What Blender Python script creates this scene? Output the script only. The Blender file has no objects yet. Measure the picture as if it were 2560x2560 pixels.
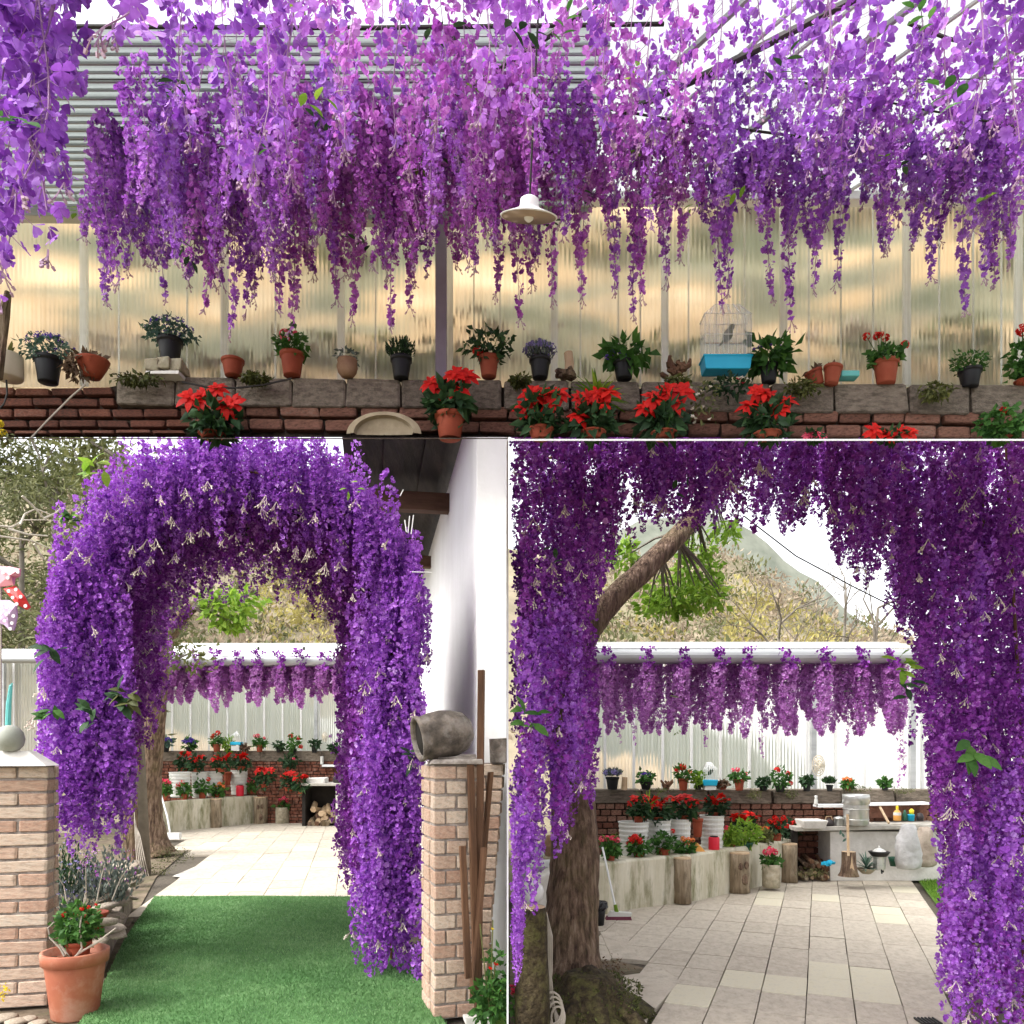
import bpy, math, random
import numpy as np
from mathutils import Vector, Matrix, Euler

# ------------------------------------------------------------------ camera, light, exposure
S = bpy.context.scene
COL = S.collection
F, CX, HY, CAMZ = 2000.0, 1280.0, 1870.0, 1.5          # lens in photo pixels, principal column, eye level row, eye height
cam_d = bpy.data.cameras.new("camera")
cam = bpy.data.objects.new("camera", cam_d)
COL.objects.link(cam)
cam.location = (0, 0, CAMZ)
cam.rotation_euler = (math.radians(90), 0, 0)
cam_d.sensor_width = 36.0
cam_d.lens = 36.0 * F / 2560.0
cam_d.shift_y = (HY - 1280.0) / 2560.0
cam_d.clip_start = 0.05
cam_d.clip_end = 1000.0
S.camera = cam

SUN_EL, SUN_AZ = 50.0, 246.0                            # degrees; azimuth from +Y clockwise
world = bpy.data.worlds.new("World")
S.world = world
world.use_nodes = True
wn, wl = world.node_tree.nodes, world.node_tree.links
wn.clear()
sky = wn.new("ShaderNodeTexSky")
sky.sky_type = 'NISHITA'
sky.sun_disc = False
sky.sun_elevation = math.radians(SUN_EL)
sky.sun_rotation = math.radians(SUN_AZ)
sky.air_density = 1.0
sky.dust_density = 4.0
hs = wn.new("ShaderNodeHueSaturation")                  # overcast: a nearly colourless sky
hs.inputs["Saturation"].default_value = 0.12
bg = wn.new("ShaderNodeBackground")
bg.inputs["Strength"].default_value = 0.15
wo = wn.new("ShaderNodeOutputWorld")
wl.new(sky.outputs[0], hs.inputs["Color"])
wl.new(hs.outputs[0], bg.inputs["Color"])
wl.new(bg.outputs[0], wo.inputs["Surface"])

sun_d = bpy.data.lights.new("sun", 'SUN')
sun_d.energy = 0.55
sun_d.angle = math.radians(28)
sun_d.color = (1.0, 0.96, 0.9)
sun = bpy.data.objects.new("sun", sun_d)
COL.objects.link(sun)
az, el = math.radians(SUN_AZ), math.radians(SUN_EL)
sdir = Vector((math.sin(az) * math.cos(el), math.cos(az) * math.cos(el), math.sin(el)))
sun.rotation_euler = sdir.to_track_quat('Z', 'Y').to_euler()
sun.location = sdir * 30

S.view_settings.view_transform = 'Standard'
S.view_settings.look = 'None'
S.view_settings.gamma = 1.0
S.view_settings.use_curve_mapping = False
S.view_settings.exposure = 1.88

random.seed(7)
R = np.random.default_rng(7)
PI = math.pi


def P(px, py, D):
    return Vector(((px - CX) / F * D, D, CAMZ - (py - HY) / F * D))


def G(px, py, z=0.0):
    D = F * (CAMZ - z) / (py - HY)
    return P(px, py, D)


# ------------------------------------------------------------------ materials
MATS = {}


def _ramp(nt, cols, x=-200):
    n = nt.nodes.new("ShaderNodeValToRGB")
    els = n.color_ramp.elements
    while len(els) > 1:
        els.remove(els[-1])
    for i, c in enumerate(cols):
        pos = i / (len(cols) - 1)
        if len(c) == 4:
            pos = c[3]
        e = els[0] if i == 0 else els.new(pos)
        e.position = pos
        e.color = (c[0], c[1], c[2], 1)
    return n


def mat(name, cols, scale=8.0, rough=0.8, bump=0.0, bscale=None, stretch=(1, 1, 1), rnd=0.0, detail=6.0,
        metal=0.0, spec=0.3, coords='Object', dirt=None, dscale=2.0, damt=0.5, dstretch=(1, 1, 1)):
    """noise between colours + per-object variation + bump + optional dirt patches"""
    m = bpy.data.materials.new(name)
    m.use_nodes = True
    nt = m.node_tree
    b = nt.nodes["Principled BSDF"]
    tc = nt.nodes.new("ShaderNodeTexCoord")
    mp = nt.nodes.new("ShaderNodeMapping")
    mp.inputs["Scale"].default_value = stretch
    nt.links.new(tc.outputs[coords], mp.inputs[0])
    vec = mp.outputs[0]
    if rnd:
        oi = nt.nodes.new("ShaderNodeObjectInfo")
        ad = nt.nodes.new("ShaderNodeVectorMath")
        ad.operation = 'MULTIPLY_ADD'
        cb = nt.nodes.new("ShaderNodeCombineXYZ")
        for k in range(3):
            nt.links.new(oi.outputs["Random"], cb.inputs[k])
        nt.links.new(cb.outputs[0], ad.inputs[0])
        ad.inputs[1].default_value = (37, 53, 71)
        nt.links.new(vec, ad.inputs[2])
        vec = ad.outputs[0]
    n = nt.nodes.new("ShaderNodeTexNoise")
    n.inputs["Scale"].default_value = scale
    n.inputs["Detail"].default_value = detail
    n.inputs["Roughness"].default_value = 0.65
    nt.links.new(vec, n.inputs["Vector"])
    val = n.outputs["Fac"]
    mr = nt.nodes.new("ShaderNodeMapRange")
    mr.inputs[1].default_value = 0.3
    mr.inputs[2].default_value = 0.7
    nt.links.new(val, mr.inputs[0])
    val = mr.outputs[0]
    if rnd:
        mx = nt.nodes.new("ShaderNodeMix")
        mx.inputs[0].default_value = rnd
        nt.links.new(val, mx.inputs[2])
        nt.links.new(oi.outputs["Random"], mx.inputs[3])
        val = mx.outputs[0]
    rp = _ramp(nt, cols)
    nt.links.new(val, rp.inputs[0])
    col = rp.outputs[0]
    if dirt:
        mp2 = nt.nodes.new("ShaderNodeMapping")
        mp2.inputs["Scale"].default_value = dstretch
        nt.links.new(tc.outputs[coords], mp2.inputs[0])
        n2 = nt.nodes.new("ShaderNodeTexNoise")
        n2.inputs["Scale"].default_value = dscale
        n2.inputs["Detail"].default_value = 8
        n2.inputs["Roughness"].default_value = 0.7
        nt.links.new(mp2.outputs[0], n2.inputs["Vector"])
        m2 = nt.nodes.new("ShaderNodeMapRange")
        m2.inputs[1].default_value = 0.48
        m2.inputs[2].default_value = 0.66
        m2.inputs[4].default_value = damt
        nt.links.new(n2.outputs["Fac"], m2.inputs[0])
        mc = nt.nodes.new("ShaderNodeMix")
        mc.data_type = 'RGBA'
        nt.links.new(m2.outputs[0], mc.inputs[0])
        nt.links.new(col, mc.inputs[6])
        mc.inputs[7].default_value = (*dirt, 1)
        col = mc.outputs[2]
    nt.links.new(col, b.inputs["Base Color"])
    b.inputs["Roughness"].default_value = rough
    b.inputs["Metallic"].default_value = metal
    b.inputs["Specular IOR Level"].default_value = spec
    if bump:
        nb = nt.nodes.new("ShaderNodeTexNoise")
        nb.inputs["Scale"].default_value = bscale or scale * 3
        nb.inputs["Detail"].default_value = 8
        nt.links.new(vec, nb.inputs["Vector"])
        bp = nt.nodes.new("ShaderNodeBump")
        bp.inputs["Strength"].default_value = bump
        bp.inputs["Distance"].default_value = 0.02
        nt.links.new(nb.outputs["Fac"], bp.inputs["Height"])
        nt.links.new(bp.outputs[0], b.inputs["Normal"])
    MATS[name] = m
    return m


def leafmat(name, cols, trans=0.35, rnd=0.25, rough=0.6, sat_trans=1.15):
    """thin leaf or petal: reflects and lets light through; colour varies from piece to piece (tint) and thing to thing"""
    m = bpy.data.materials.new(name)
    m.use_nodes = True
    nt = m.node_tree
    nt.nodes.clear()
    at = nt.nodes.new("ShaderNodeAttribute")
    at.attribute_name = "tint"
    oi = nt.nodes.new("ShaderNodeObjectInfo")
    mx = nt.nodes.new("ShaderNodeMix")
    mx.inputs[0].default_value = rnd
    nt.links.new(at.outputs["Fac"], mx.inputs[2])
    nt.links.new(oi.outputs["Random"], mx.inputs[3])
    rp = _ramp(nt, cols)
    ge = nt.nodes.new("ShaderNodeNewGeometry")
    nz = nt.nodes.new("ShaderNodeTexNoise")
    nz.inputs["Scale"].default_value = 95.0
    nz.inputs["Detail"].default_value = 2.0
    nt.links.new(ge.outputs["Position"], nz.inputs["Vector"])
    ma = nt.nodes.new("ShaderNodeMath")
    ma.operation = 'MULTIPLY_ADD'
    ma.inputs[1].default_value = 0.55
    nt.links.new(nz.outputs["Fac"], ma.inputs[0])
    sb_ = nt.nodes.new("ShaderNodeMath")
    sb_.operation = 'SUBTRACT'
    sb_.inputs[1].default_value = 0.275
    nt.links.new(mx.outputs[0], sb_.inputs[0])
    nt.links.new(sb_.outputs[0], ma.inputs[2])
    nt.links.new(ma.outputs[0], rp.inputs[0])
    pr = nt.nodes.new("ShaderNodeBsdfPrincipled")
    pr.inputs["Roughness"].default_value = rough
    pr.inputs["Specular IOR Level"].default_value = 0.25
    tr = nt.nodes.new("ShaderNodeBsdfTranslucent")
    nt.links.new(rp.outputs[0], pr.inputs["Base Color"])
    gm = nt.nodes.new("ShaderNodeHueSaturation")
    gm.inputs["Value"].default_value = sat_trans
    nt.links.new(rp.outputs[0], gm.inputs["Color"])
    nt.links.new(gm.outputs[0], tr.inputs["Color"])
    ms = nt.nodes.new("ShaderNodeMixShader")
    ms.inputs[0].default_value = trans
    nt.links.new(pr.outputs[0], ms.inputs[1])
    nt.links.new(tr.outputs[0], ms.inputs[2])
    o = nt.nodes.new("ShaderNodeOutputMaterial")
    nt.links.new(ms.outputs[0], o.inputs[0])
    MATS[name] = m
    return m


def sheetmat(name, tint=(0.9, 0.92, 0.86), clear=0.45, streak=70.0, dirty=(0.45, 0.42, 0.3), blur=0.0):
    """ribbed polycarbonate sheet: part clear, part milky"""
    m = bpy.data.materials.new(name)
    m.use_nodes = True
    nt = m.node_tree
    nt.nodes.clear()
    tc = nt.nodes.new("ShaderNodeTexCoord")
    mp = nt.nodes.new("ShaderNodeMapping")
    mp.inputs["Scale"].default_value = (1, 0.02, 0.02)
    nt.links.new(tc.outputs["Object"], mp.inputs[0])
    n = nt.nodes.new("ShaderNodeTexNoise")
    n.inputs["Scale"].default_value = streak
    n.inputs["Detail"].default_value = 5
    n.inputs["Roughness"].default_value = 0.7
    nt.links.new(mp.outputs[0], n.inputs["Vector"])
    mr = nt.nodes.new("ShaderNodeMapRange")
    mr.inputs[1].default_value = 0.3
    mr.inputs[2].default_value = 0.75
    mr.inputs[3].default_value = max(0.0, clear - 0.14)
    mr.inputs[4].default_value = min(1.0, clear + 0.14)
    nt.links.new(n.outputs["Fac"], mr.inputs[0])
    mp2 = nt.nodes.new("ShaderNodeMapping")
    mp2.inputs["Scale"].default_value = (1, 0.1, 0.06)
    nt.links.new(tc.outputs["Object"], mp2.inputs[0])
    n2 = nt.nodes.new("ShaderNodeTexNoise")
    n2.inputs["Scale"].default_value = streak * 0.5
    n2.inputs["Detail"].default_value = 6
    nt.links.new(mp2.outputs[0], n2.inputs["Vector"])
    rp = _ramp(nt, [(*dirty, 0.30), (*tint, 0.55)])
    nt.links.new(n2.outputs["Fac"], rp.inputs[0])
    tr = nt.nodes.new("ShaderNodeBsdfTranslucent")
    nt.links.new(rp.outputs[0], tr.inputs["Color"])
    df = nt.nodes.new("ShaderNodeBsdfPrincipled")
    df.inputs["Roughness"].default_value = 0.35
    nt.links.new(rp.outputs[0], df.inputs["Base Color"])
    mm = nt.nodes.new("ShaderNodeMixShader")
    mm.inputs[0].default_value = 0.35
    nt.links.new(tr.outputs[0], mm.inputs[1])
    nt.links.new(df.outputs[0], mm.inputs[2])
    if blur:
        tp = nt.nodes.new("ShaderNodeBsdfRefraction")
        tp.inputs["Roughness"].default_value = blur
        tp.inputs["IOR"].default_value = 1.18
    else:
        tp = nt.nodes.new("ShaderNodeBsdfTransparent")
    ms = nt.nodes.new("ShaderNodeMixShader")
    nt.links.new(mr.outputs[0], ms.inputs[0])
    nt.links.new(mm.outputs[0], ms.inputs[1])
    nt.links.new(tp.outputs[0], ms.inputs[2])
    o = nt.nodes.new("ShaderNodeOutputMaterial")
    nt.links.new(ms.outputs[0], o.inputs[0])
    MATS[name] = m
    return m


# petals
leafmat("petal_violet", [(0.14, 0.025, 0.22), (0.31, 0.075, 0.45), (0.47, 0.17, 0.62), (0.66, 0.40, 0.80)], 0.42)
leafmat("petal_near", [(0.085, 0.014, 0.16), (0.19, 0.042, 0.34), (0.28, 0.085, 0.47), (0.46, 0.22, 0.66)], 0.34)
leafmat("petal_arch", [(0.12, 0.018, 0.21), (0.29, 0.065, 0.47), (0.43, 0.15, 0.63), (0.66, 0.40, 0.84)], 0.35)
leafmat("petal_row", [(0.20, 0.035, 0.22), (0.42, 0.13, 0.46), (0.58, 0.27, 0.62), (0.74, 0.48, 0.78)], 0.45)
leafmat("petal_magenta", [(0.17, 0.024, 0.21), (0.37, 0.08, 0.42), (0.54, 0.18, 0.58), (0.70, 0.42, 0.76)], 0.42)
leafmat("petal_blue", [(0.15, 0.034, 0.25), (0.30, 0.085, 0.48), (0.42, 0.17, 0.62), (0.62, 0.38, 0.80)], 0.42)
leafmat("petal_deep_shade", [(0.06, 0.006, 0.10), (0.18, 0.02, 0.25), (0.31, 0.055, 0.42), (0.55, 0.24, 0.66)], 0.3)  # darker petals: shade inside the arches is put into the colour; also gutter twists
leafmat("sprig", [(0.42, 0.30, 0.30), (0.65, 0.55, 0.48), (0.8, 0.74, 0.62)], 0.2, 0.2)
leafmat("stalk", [(0.24, 0.12, 0.26), (0.36, 0.20, 0.34), (0.5, 0.36, 0.42)], 0.2, 0.2)
leafmat("leaf_dark", [(0.008, 0.022, 0.010), (0.022, 0.055, 0.020), (0.05, 0.11, 0.035)], 0.2)
leafmat("leaf_green", [(0.02, 0.06, 0.015), (0.05, 0.14, 0.025), (0.11, 0.24, 0.05)], 0.35)
leafmat("leaf_lime", [(0.08, 0.17, 0.015), (0.17, 0.30, 0.03), (0.33, 0.45, 0.06)], 0.4)
leafmat("leaf_olive", [(0.05, 0.06, 0.018), (0.11, 0.12, 0.04), (0.22, 0.22, 0.08)], 0.3)
leafmat("leaf_teal", [(0.03, 0.07, 0.06), (0.07, 0.14, 0.10), (0.18, 0.26, 0.20)], 0.25)
leafmat("leaf_silver", [(0.05, 0.07, 0.06), (0.11, 0.14, 0.12), (0.24, 0.27, 0.23)], 0.25)
leafmat("leaf_dry", [(0.05, 0.03, 0.018), (0.12, 0.075, 0.045), (0.24, 0.17, 0.11)], 0.2)
leafmat("brush", [(0.15, 0.12, 0.08), (0.27, 0.21, 0.15), (0.40, 0.32, 0.24), (0.46, 0.38, 0.24)], 0.3)
leafmat("brush_yellow", [(0.22, 0.19, 0.06), (0.36, 0.31, 0.10), (0.48, 0.42, 0.16)], 0.35)
leafmat("brush_green", [(0.06, 0.07, 0.03), (0.13, 0.14, 0.06), (0.25, 0.255, 0.12)], 0.3)
leafmat("moss", [(0.03, 0.035, 0.01), (0.07, 0.08, 0.02), (0.16, 0.17, 0.045)], 0.15)
leafmat("roof_sheet", [(0.25, 0.28, 0.27), (0.31, 0.34, 0.33), (0.38, 0.41, 0.39)], 0.6, 0.5, sat_trans=1.0)
leafmat("roof_pale", [(0.44, 0.47, 0.46), (0.50, 0.53, 0.52), (0.56, 0.59, 0.57)], 0.6, 0.5, sat_trans=1.0)
leafmat("petal_red", [(0.34, 0.003, 0.003), (0.55, 0.007, 0.004), (0.70, 0.025, 0.012)], 0.25)
leafmat("petal_pink", [(0.62, 0.02, 0.07), (0.80, 0.06, 0.14), (0.85, 0.22, 0.28)], 0.25)
leafmat("petal_orange", [(0.65, 0.10, 0.02), (0.80, 0.20, 0.05), (0.85, 0.35, 0.12)], 0.25)
leafmat("petal_white", [(0.7, 0.62, 0.5), (0.8, 0.74, 0.62), (0.82, 0.8, 0.74)], 0.25)
leafmat("petal_indigo", [(0.03, 0.015, 0.16), (0.08, 0.03, 0.32), (0.16, 0.08, 0.45)], 0.25)
leafmat("petal_lavender", [(0.13, 0.10, 0.28), (0.23, 0.19, 0.42), (0.36, 0.32, 0.54)], 0.25)
leafmat("petal_yellow", [(0.6, 0.45, 0.02), (0.8, 0.62, 0.04)], 0.25)
leafmat("turf_blade", [(0.06, 0.155, 0.045), (0.145, 0.29, 0.105), (0.30, 0.45, 0.22)], 0.25)
leafmat("lawn_blade", [(0.07, 0.16, 0.015), (0.14, 0.28, 0.03), (0.25, 0.40, 0.07)], 0.3)

# hard materials
mat("terracotta", [(0.17, 0.028, 0.012), (0.25, 0.048, 0.02), (0.32, 0.085, 0.042)], 6, 0.7, 0.08, rnd=0.3)
mat("terracotta_dusty", [(0.29, 0.08, 0.045), (0.36, 0.12, 0.065), (0.44, 0.19, 0.12)], 3, 0.6, 0.05, dirt=(0.5, 0.3, 0.22), dscale=5, damt=0.6)
mat("pot_black", [(0.006, 0.006, 0.007), (0.012, 0.012, 0.013)], 5, 0.5)
mat("pot_clay", [(0.16, 0.085, 0.045), (0.26, 0.15, 0.09), (0.34, 0.22, 0.14)], 9, 0.85, 0.15)
mat("pot_cream", [(0.5, 0.42, 0.3), (0.62, 0.55, 0.42)], 6, 0.7)
mat("pot_green", [(0.01, 0.06, 0.035), (0.02, 0.09, 0.05)], 5, 0.45)
mat("stone_pot", [(0.22, 0.19, 0.13), (0.36, 0.31, 0.22), (0.46, 0.41, 0.32)], 14, 0.9, 0.4, dirt=(0.12, 0.12, 0.06), dscale=5)
mat("soil", [(0.03, 0.018, 0.012), (0.07, 0.042, 0.028), (0.14, 0.08, 0.05)], 30, 0.95, 0.6)
mat("brick_dark", [(0.05, 0.026, 0.018), (0.12, 0.045, 0.03), (0.21, 0.075, 0.045), (0.27, 0.17, 0.13)], 11, 0.9, 0.55, rnd=0.42, dirt=(0.025, 0.018, 0.013), dscale=9, damt=0.8)
mat("brick_red", [(0.075, 0.036, 0.024), (0.175, 0.08, 0.053), (0.27, 0.128, 0.088), (0.27, 0.2, 0.15)], 9, 0.9, 0.5, rnd=0.5, dirt=(0.04, 0.022, 0.014), dscale=7, damt=0.75)
mat("brick_pale", [(0.36, 0.19, 0.13), (0.48, 0.32, 0.235), (0.57, 0.44, 0.34), (0.60, 0.53, 0.44)], 7, 0.9, 0.35, rnd=0.55, dirt=(0.16, 0.12, 0.10), dscale=5, damt=0.5)
mat("brick_pier", [(0.30, 0.13, 0.075), (0.43, 0.22, 0.14), (0.50, 0.31, 0.21), (0.52, 0.43, 0.36)], 7, 0.9, 0.35, rnd=0.55, dirt=(0.13, 0.10, 0.09), dscale=5, damt=0.55)
mat("mortar_dark", [(0.02, 0.015, 0.011), (0.05, 0.036, 0.027), (0.10, 0.075, 0.055)], 22, 0.95, 0.6)
mat("mortar_grey", [(0.16, 0.135, 0.12), (0.30, 0.26, 0.23), (0.46, 0.41, 0.37)], 20, 0.95, 0.6)
mat("block_grey", [(0.09, 0.072, 0.055), (0.18, 0.145, 0.112), (0.27, 0.225, 0.175)], 9, 0.95, 0.5, rnd=0.3, dirt=(0.04, 0.035, 0.022), dscale=6, damt=0.7)
mat("cap_mortar", [(0.55, 0.52, 0.47), (0.72, 0.69, 0.64)], 9, 0.9, 0.3)
mat("concrete_mossy", [(0.42, 0.38, 0.27), (0.56, 0.52, 0.40), (0.66, 0.62, 0.52)], 5, 0.9, 0.25, dirt=(0.13, 0.13, 0.045), dscale=2.2, damt=0.85, stretch=(1, 1, 0.3), dstretch=(3.2, 3.2, 0.8))
mat("concrete", [(0.34, 0.32, 0.28), (0.48, 0.45, 0.40), (0.58, 0.55, 0.5)], 7, 0.9, 0.25, dirt=(0.2, 0.18, 0.13), dscale=3)
mat("white_wall", [(0.77, 0.77, 0.76), (0.82, 0.82, 0.81)], 3.0, 0.85, 0.15, 25, dirt=(0.62, 0.61, 0.58), dscale=1.3, damt=0.35, dstretch=(1, 1, 0.4))
mat("white_paint", [(0.76, 0.77, 0.76), (0.82, 0.82, 0.81)], 3, 0.5)
mat("white_plastic", [(0.54, 0.54, 0.50), (0.66, 0.66, 0.62)], 4, 0.45, dirt=(0.55, 0.52, 0.45), dscale=6, damt=0.4)
mat("paver", [(0.38, 0.33, 0.26), (0.46, 0.40, 0.32), (0.52, 0.46, 0.37), (0.55, 0.50, 0.40)], 5, 0.9, 0.3, 60, rnd=0.35, dirt=(0.30, 0.26, 0.21), dscale=7, damt=0.55)
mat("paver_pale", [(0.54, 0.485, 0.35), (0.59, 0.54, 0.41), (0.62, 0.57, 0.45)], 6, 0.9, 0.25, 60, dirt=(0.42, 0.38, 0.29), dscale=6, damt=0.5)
mat("joint_earth", [(0.06, 0.05, 0.038), (0.12, 0.10, 0.075)], 30, 0.95, 0.4)
mat("earth", [(0.055, 0.04, 0.028), (0.12, 0.09, 0.06), (0.22, 0.17, 0.12)], 7, 0.95, 0.6, dirt=(0.08, 0.085, 0.03), dscale=3, damt=0.6)
mat("ground_soil", [(0.12, 0.10, 0.065), (0.2, 0.17, 0.11), (0.27, 0.23, 0.15)], 0.6, 0.95, 0.3)
mat("turf", [(0.045, 0.12, 0.035), (0.085, 0.19, 0.06), (0.155, 0.28, 0.11)], 3.2, 0.85, 0.6, 220, dirt=(0.09, 0.24, 0.07), dscale=1.3, damt=0.5)
mat("lawn", [(0.06, 0.13, 0.015), (0.12, 0.22, 0.03)], 6, 0.9, 0.5)
mat("bark", [(0.03, 0.018, 0.012), (0.10, 0.062, 0.042), (0.21, 0.14, 0.095), (0.31, 0.23, 0.17)], 16, 0.95, 1.6, 34, stretch=(2.2, 2.2, 0.42), dirt=(0.13, 0.115, 0.04), dscale=4, damt=0.4)
mat("bark_moss", [(0.018, 0.012, 0.007), (0.055, 0.04, 0.02), (0.13, 0.10, 0.055)], 18, 0.95, 1.6, 40, dirt=(0.085, 0.085, 0.022), dscale=9, damt=0.85)
mat("bark_pale", [(0.14, 0.10, 0.062), (0.26, 0.20, 0.13), (0.38, 0.31, 0.22)], 8, 0.95, 0.9, 22, stretch=(2, 2, 0.25), dirt=(0.07, 0.05, 0.03), dscale=6, damt=0.8, dstretch=(2, 2, 0.5))
mat("twig", [(0.10, 0.085, 0.065), (0.19, 0.165, 0.135)], 5, 0.9)
mat("twig_pale", [(0.35, 0.31, 0.25), (0.5, 0.45, 0.38)], 5, 0.9)
mat("wood_end", [(0.42, 0.29, 0.17), (0.58, 0.43, 0.28)], 12, 0.85, 0.3)
mat("plank", [(0.045, 0.022, 0.012), (0.115, 0.055, 0.028), (0.20, 0.11, 0.06)], 6, 0.8, 0.5, 20, stretch=(3, 3, 0.25))
mat("wood_dark", [(0.010, 0.007, 0.006), (0.024, 0.017, 0.013), (0.05, 0.036, 0.028)], 5, 0.8, 0.3, stretch=(3, 0.4, 1))
mat("wood_beam", [(0.07, 0.035, 0.02), (0.14, 0.075, 0.045)], 5, 0.8, 0.4, stretch=(0.4, 3, 3))
mat("metal_grey", [(0.30, 0.31, 0.31), (0.48, 0.49, 0.49)], 2, 0.45, 0.03, metal=0.3, stretch=(0.3, 1, 4))
mat("metal_bright", [(0.45, 0.45, 0.43), (0.66, 0.66, 0.63)], 4, 0.3, 0.03, metal=0.7)
mat("metal_dark", [(0.02, 0.016, 0.016), (0.045, 0.036, 0.036)], 4, 0.5)
mat("post_lilac", [(0.26, 0.22, 0.26), (0.38, 0.34, 0.39)], 3, 0.6)
mat("roof_sheet_hard", [(0.36, 0.40, 0.39), (0.56, 0.59, 0.57), (0.70, 0.72, 0.70)], 3, 0.5, stretch=(0.15, 3, 3), dirt=(0.3, 0.31, 0.29), dscale=3, damt=0.5, dstretch=(0.4, 5, 5))
mat("lamp_enamel", [(0.72, 0.70, 0.66), (0.8, 0.79, 0.76)], 4, 0.4)
mat("lamp_inside", [(0.36, 0.26, 0.19), (0.46, 0.34, 0.26)], 4, 0.6)
mat("blue_plastic", [(0.01, 0.34, 0.55), (0.02, 0.42, 0.62)], 4, 0.35)
mat("teal_plastic", [(0.08, 0.36, 0.34), (0.13, 0.45, 0.42)], 4, 0.4)
mat("red_plastic", [(0.52, 0.012, 0.03), (0.62, 0.02, 0.045)], 4, 0.4)
mat("orange_plastic", [(0.62, 0.28, 0.06), (0.7, 0.36, 0.1)], 4, 0.5)
mat("yellow_plastic", [(0.75, 0.55, 0.02), (0.8, 0.6, 0.05)], 4, 0.4)
mat("wire_white", [(0.6, 0.6, 0.58), (0.75, 0.75, 0.73)], 4, 0.4)
mat("cable_dark", [(0.012, 0.01, 0.009), (0.03, 0.026, 0.022)], 4, 0.6)
mat("cable_pale", [(0.28, 0.24, 0.19), (0.42, 0.37, 0.31)], 9, 0.7)
mat("rock", [(0.24, 0.19, 0.14), (0.38, 0.32, 0.25), (0.50, 0.44, 0.37)], 6, 0.9, 0.4, rnd=0.4, dirt=(0.17, 0.13, 0.08), dscale=5)
mat("stoneware", [(0.04, 0.033, 0.027), (0.12, 0.098, 0.08), (0.24, 0.19, 0.155)], 11, 0.75, 0.4, dirt=(0.36, 0.33, 0.3), dscale=7, damt=0.6)
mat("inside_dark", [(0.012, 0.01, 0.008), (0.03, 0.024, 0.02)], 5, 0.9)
mat("urn_grey", [(0.24, 0.25, 0.21), (0.36, 0.37, 0.32)], 4, 0.6, 0.1, dirt=(0.15, 0.15, 0.1), dscale=4)
mat("millstone", [(0.20, 0.155, 0.095), (0.32, 0.26, 0.17), (0.40, 0.34, 0.24)], 8, 0.9, 0.4)
mat("sack_white", [(0.34, 0.33, 0.32), (0.56, 0.55, 0.54)], 6, 0.7, 1.0, 14)
mat("sack_tan", [(0.28, 0.22, 0.17), (0.44, 0.37, 0.3)], 6, 0.8, 1.0, 14)
mat("bag_black", [(0.006, 0.006, 0.008), (0.014, 0.014, 0.018)], 5, 0.3, 0.5)
mat("iron", [(0.012, 0.012, 0.012), (0.03, 0.028, 0.026)], 6, 0.55)
mat("bristle", [(0.10, 0.02, 0.04), (0.16, 0.04, 0.06)], 9, 0.8)
mat("tile_grey", [(0.36, 0.36, 0.35), (0.46, 0.46, 0.45)], 5, 0.6, dirt=(0.28, 0.28, 0.26), dscale=4)
mat("glaze_green", [(0.42, 0.5, 0.44), (0.55, 0.62, 0.56)], 6, 0.35)
mat("lamp_globe", [(0.74, 0.73, 0.70), (0.8, 0.79, 0.77)], 3, 0.3)
mat("ribbon_pink", [(0.66, 0.25, 0.29), (0.74, 0.34, 0.38)], 3, 0.5)
mat("ribbon_red", [(0.62, 0.03, 0.03), (0.7, 0.05, 0.045)], 3, 0.5)
mat("ribbon_lilac", [(0.48, 0.32, 0.50), (0.56, 0.4, 0.58)], 3, 0.5)
mat("dot_white", [(0.78, 0.75, 0.74), (0.82, 0.8, 0.8)], 3, 0.5)
mat("bank_soil", [(0.11, 0.12, 0.07), (0.24, 0.22, 0.135), (0.56, 0.38, 0.20), (0.70, 0.53, 0.32)], 2.6, 0.95, 0.0, detail=1.0, stretch=(0.6, 0.6, 1.9), dirt=(0.10, 0.10, 0.075), dscale=1.9, damt=0.6, dstretch=(1, 1, 1.6))
mat("hill_soil", [(0.17, 0.145, 0.095), (0.25, 0.21, 0.145), (0.33, 0.27, 0.19)], 0.35, 0.95, 0.0, dirt=(0.13, 0.14, 0.06), dscale=0.16, damt=0.7)
mat("hill_far", [(0.13, 0.145, 0.115), (0.24, 0.25, 0.205)], 0.25, 0.95)
sheetmat("polycarbonate", (0.60, 0.61, 0.54), clear=0.72, streak=85, dirty=(0.36, 0.33, 0.24), blur=0.42)
sheetmat("batten_clear", (0.92, 0.94, 0.90), clear=0.25, streak=60, dirty=(0.7, 0.7, 0.62))
sheetmat("polycarbonate_far", (0.93, 0.94, 0.91), 0.58, 26, (0.80, 0.80, 0.74), blur=0.3)
sheetmat("polycarbonate_roof", (0.93, 0.95, 0.92), 0.4, 16, (0.75, 0.77, 0.74))
sheetmat("cage_clear", (0.9, 0.92, 0.93), 0.75, 90, (0.8, 0.8, 0.8))


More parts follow.
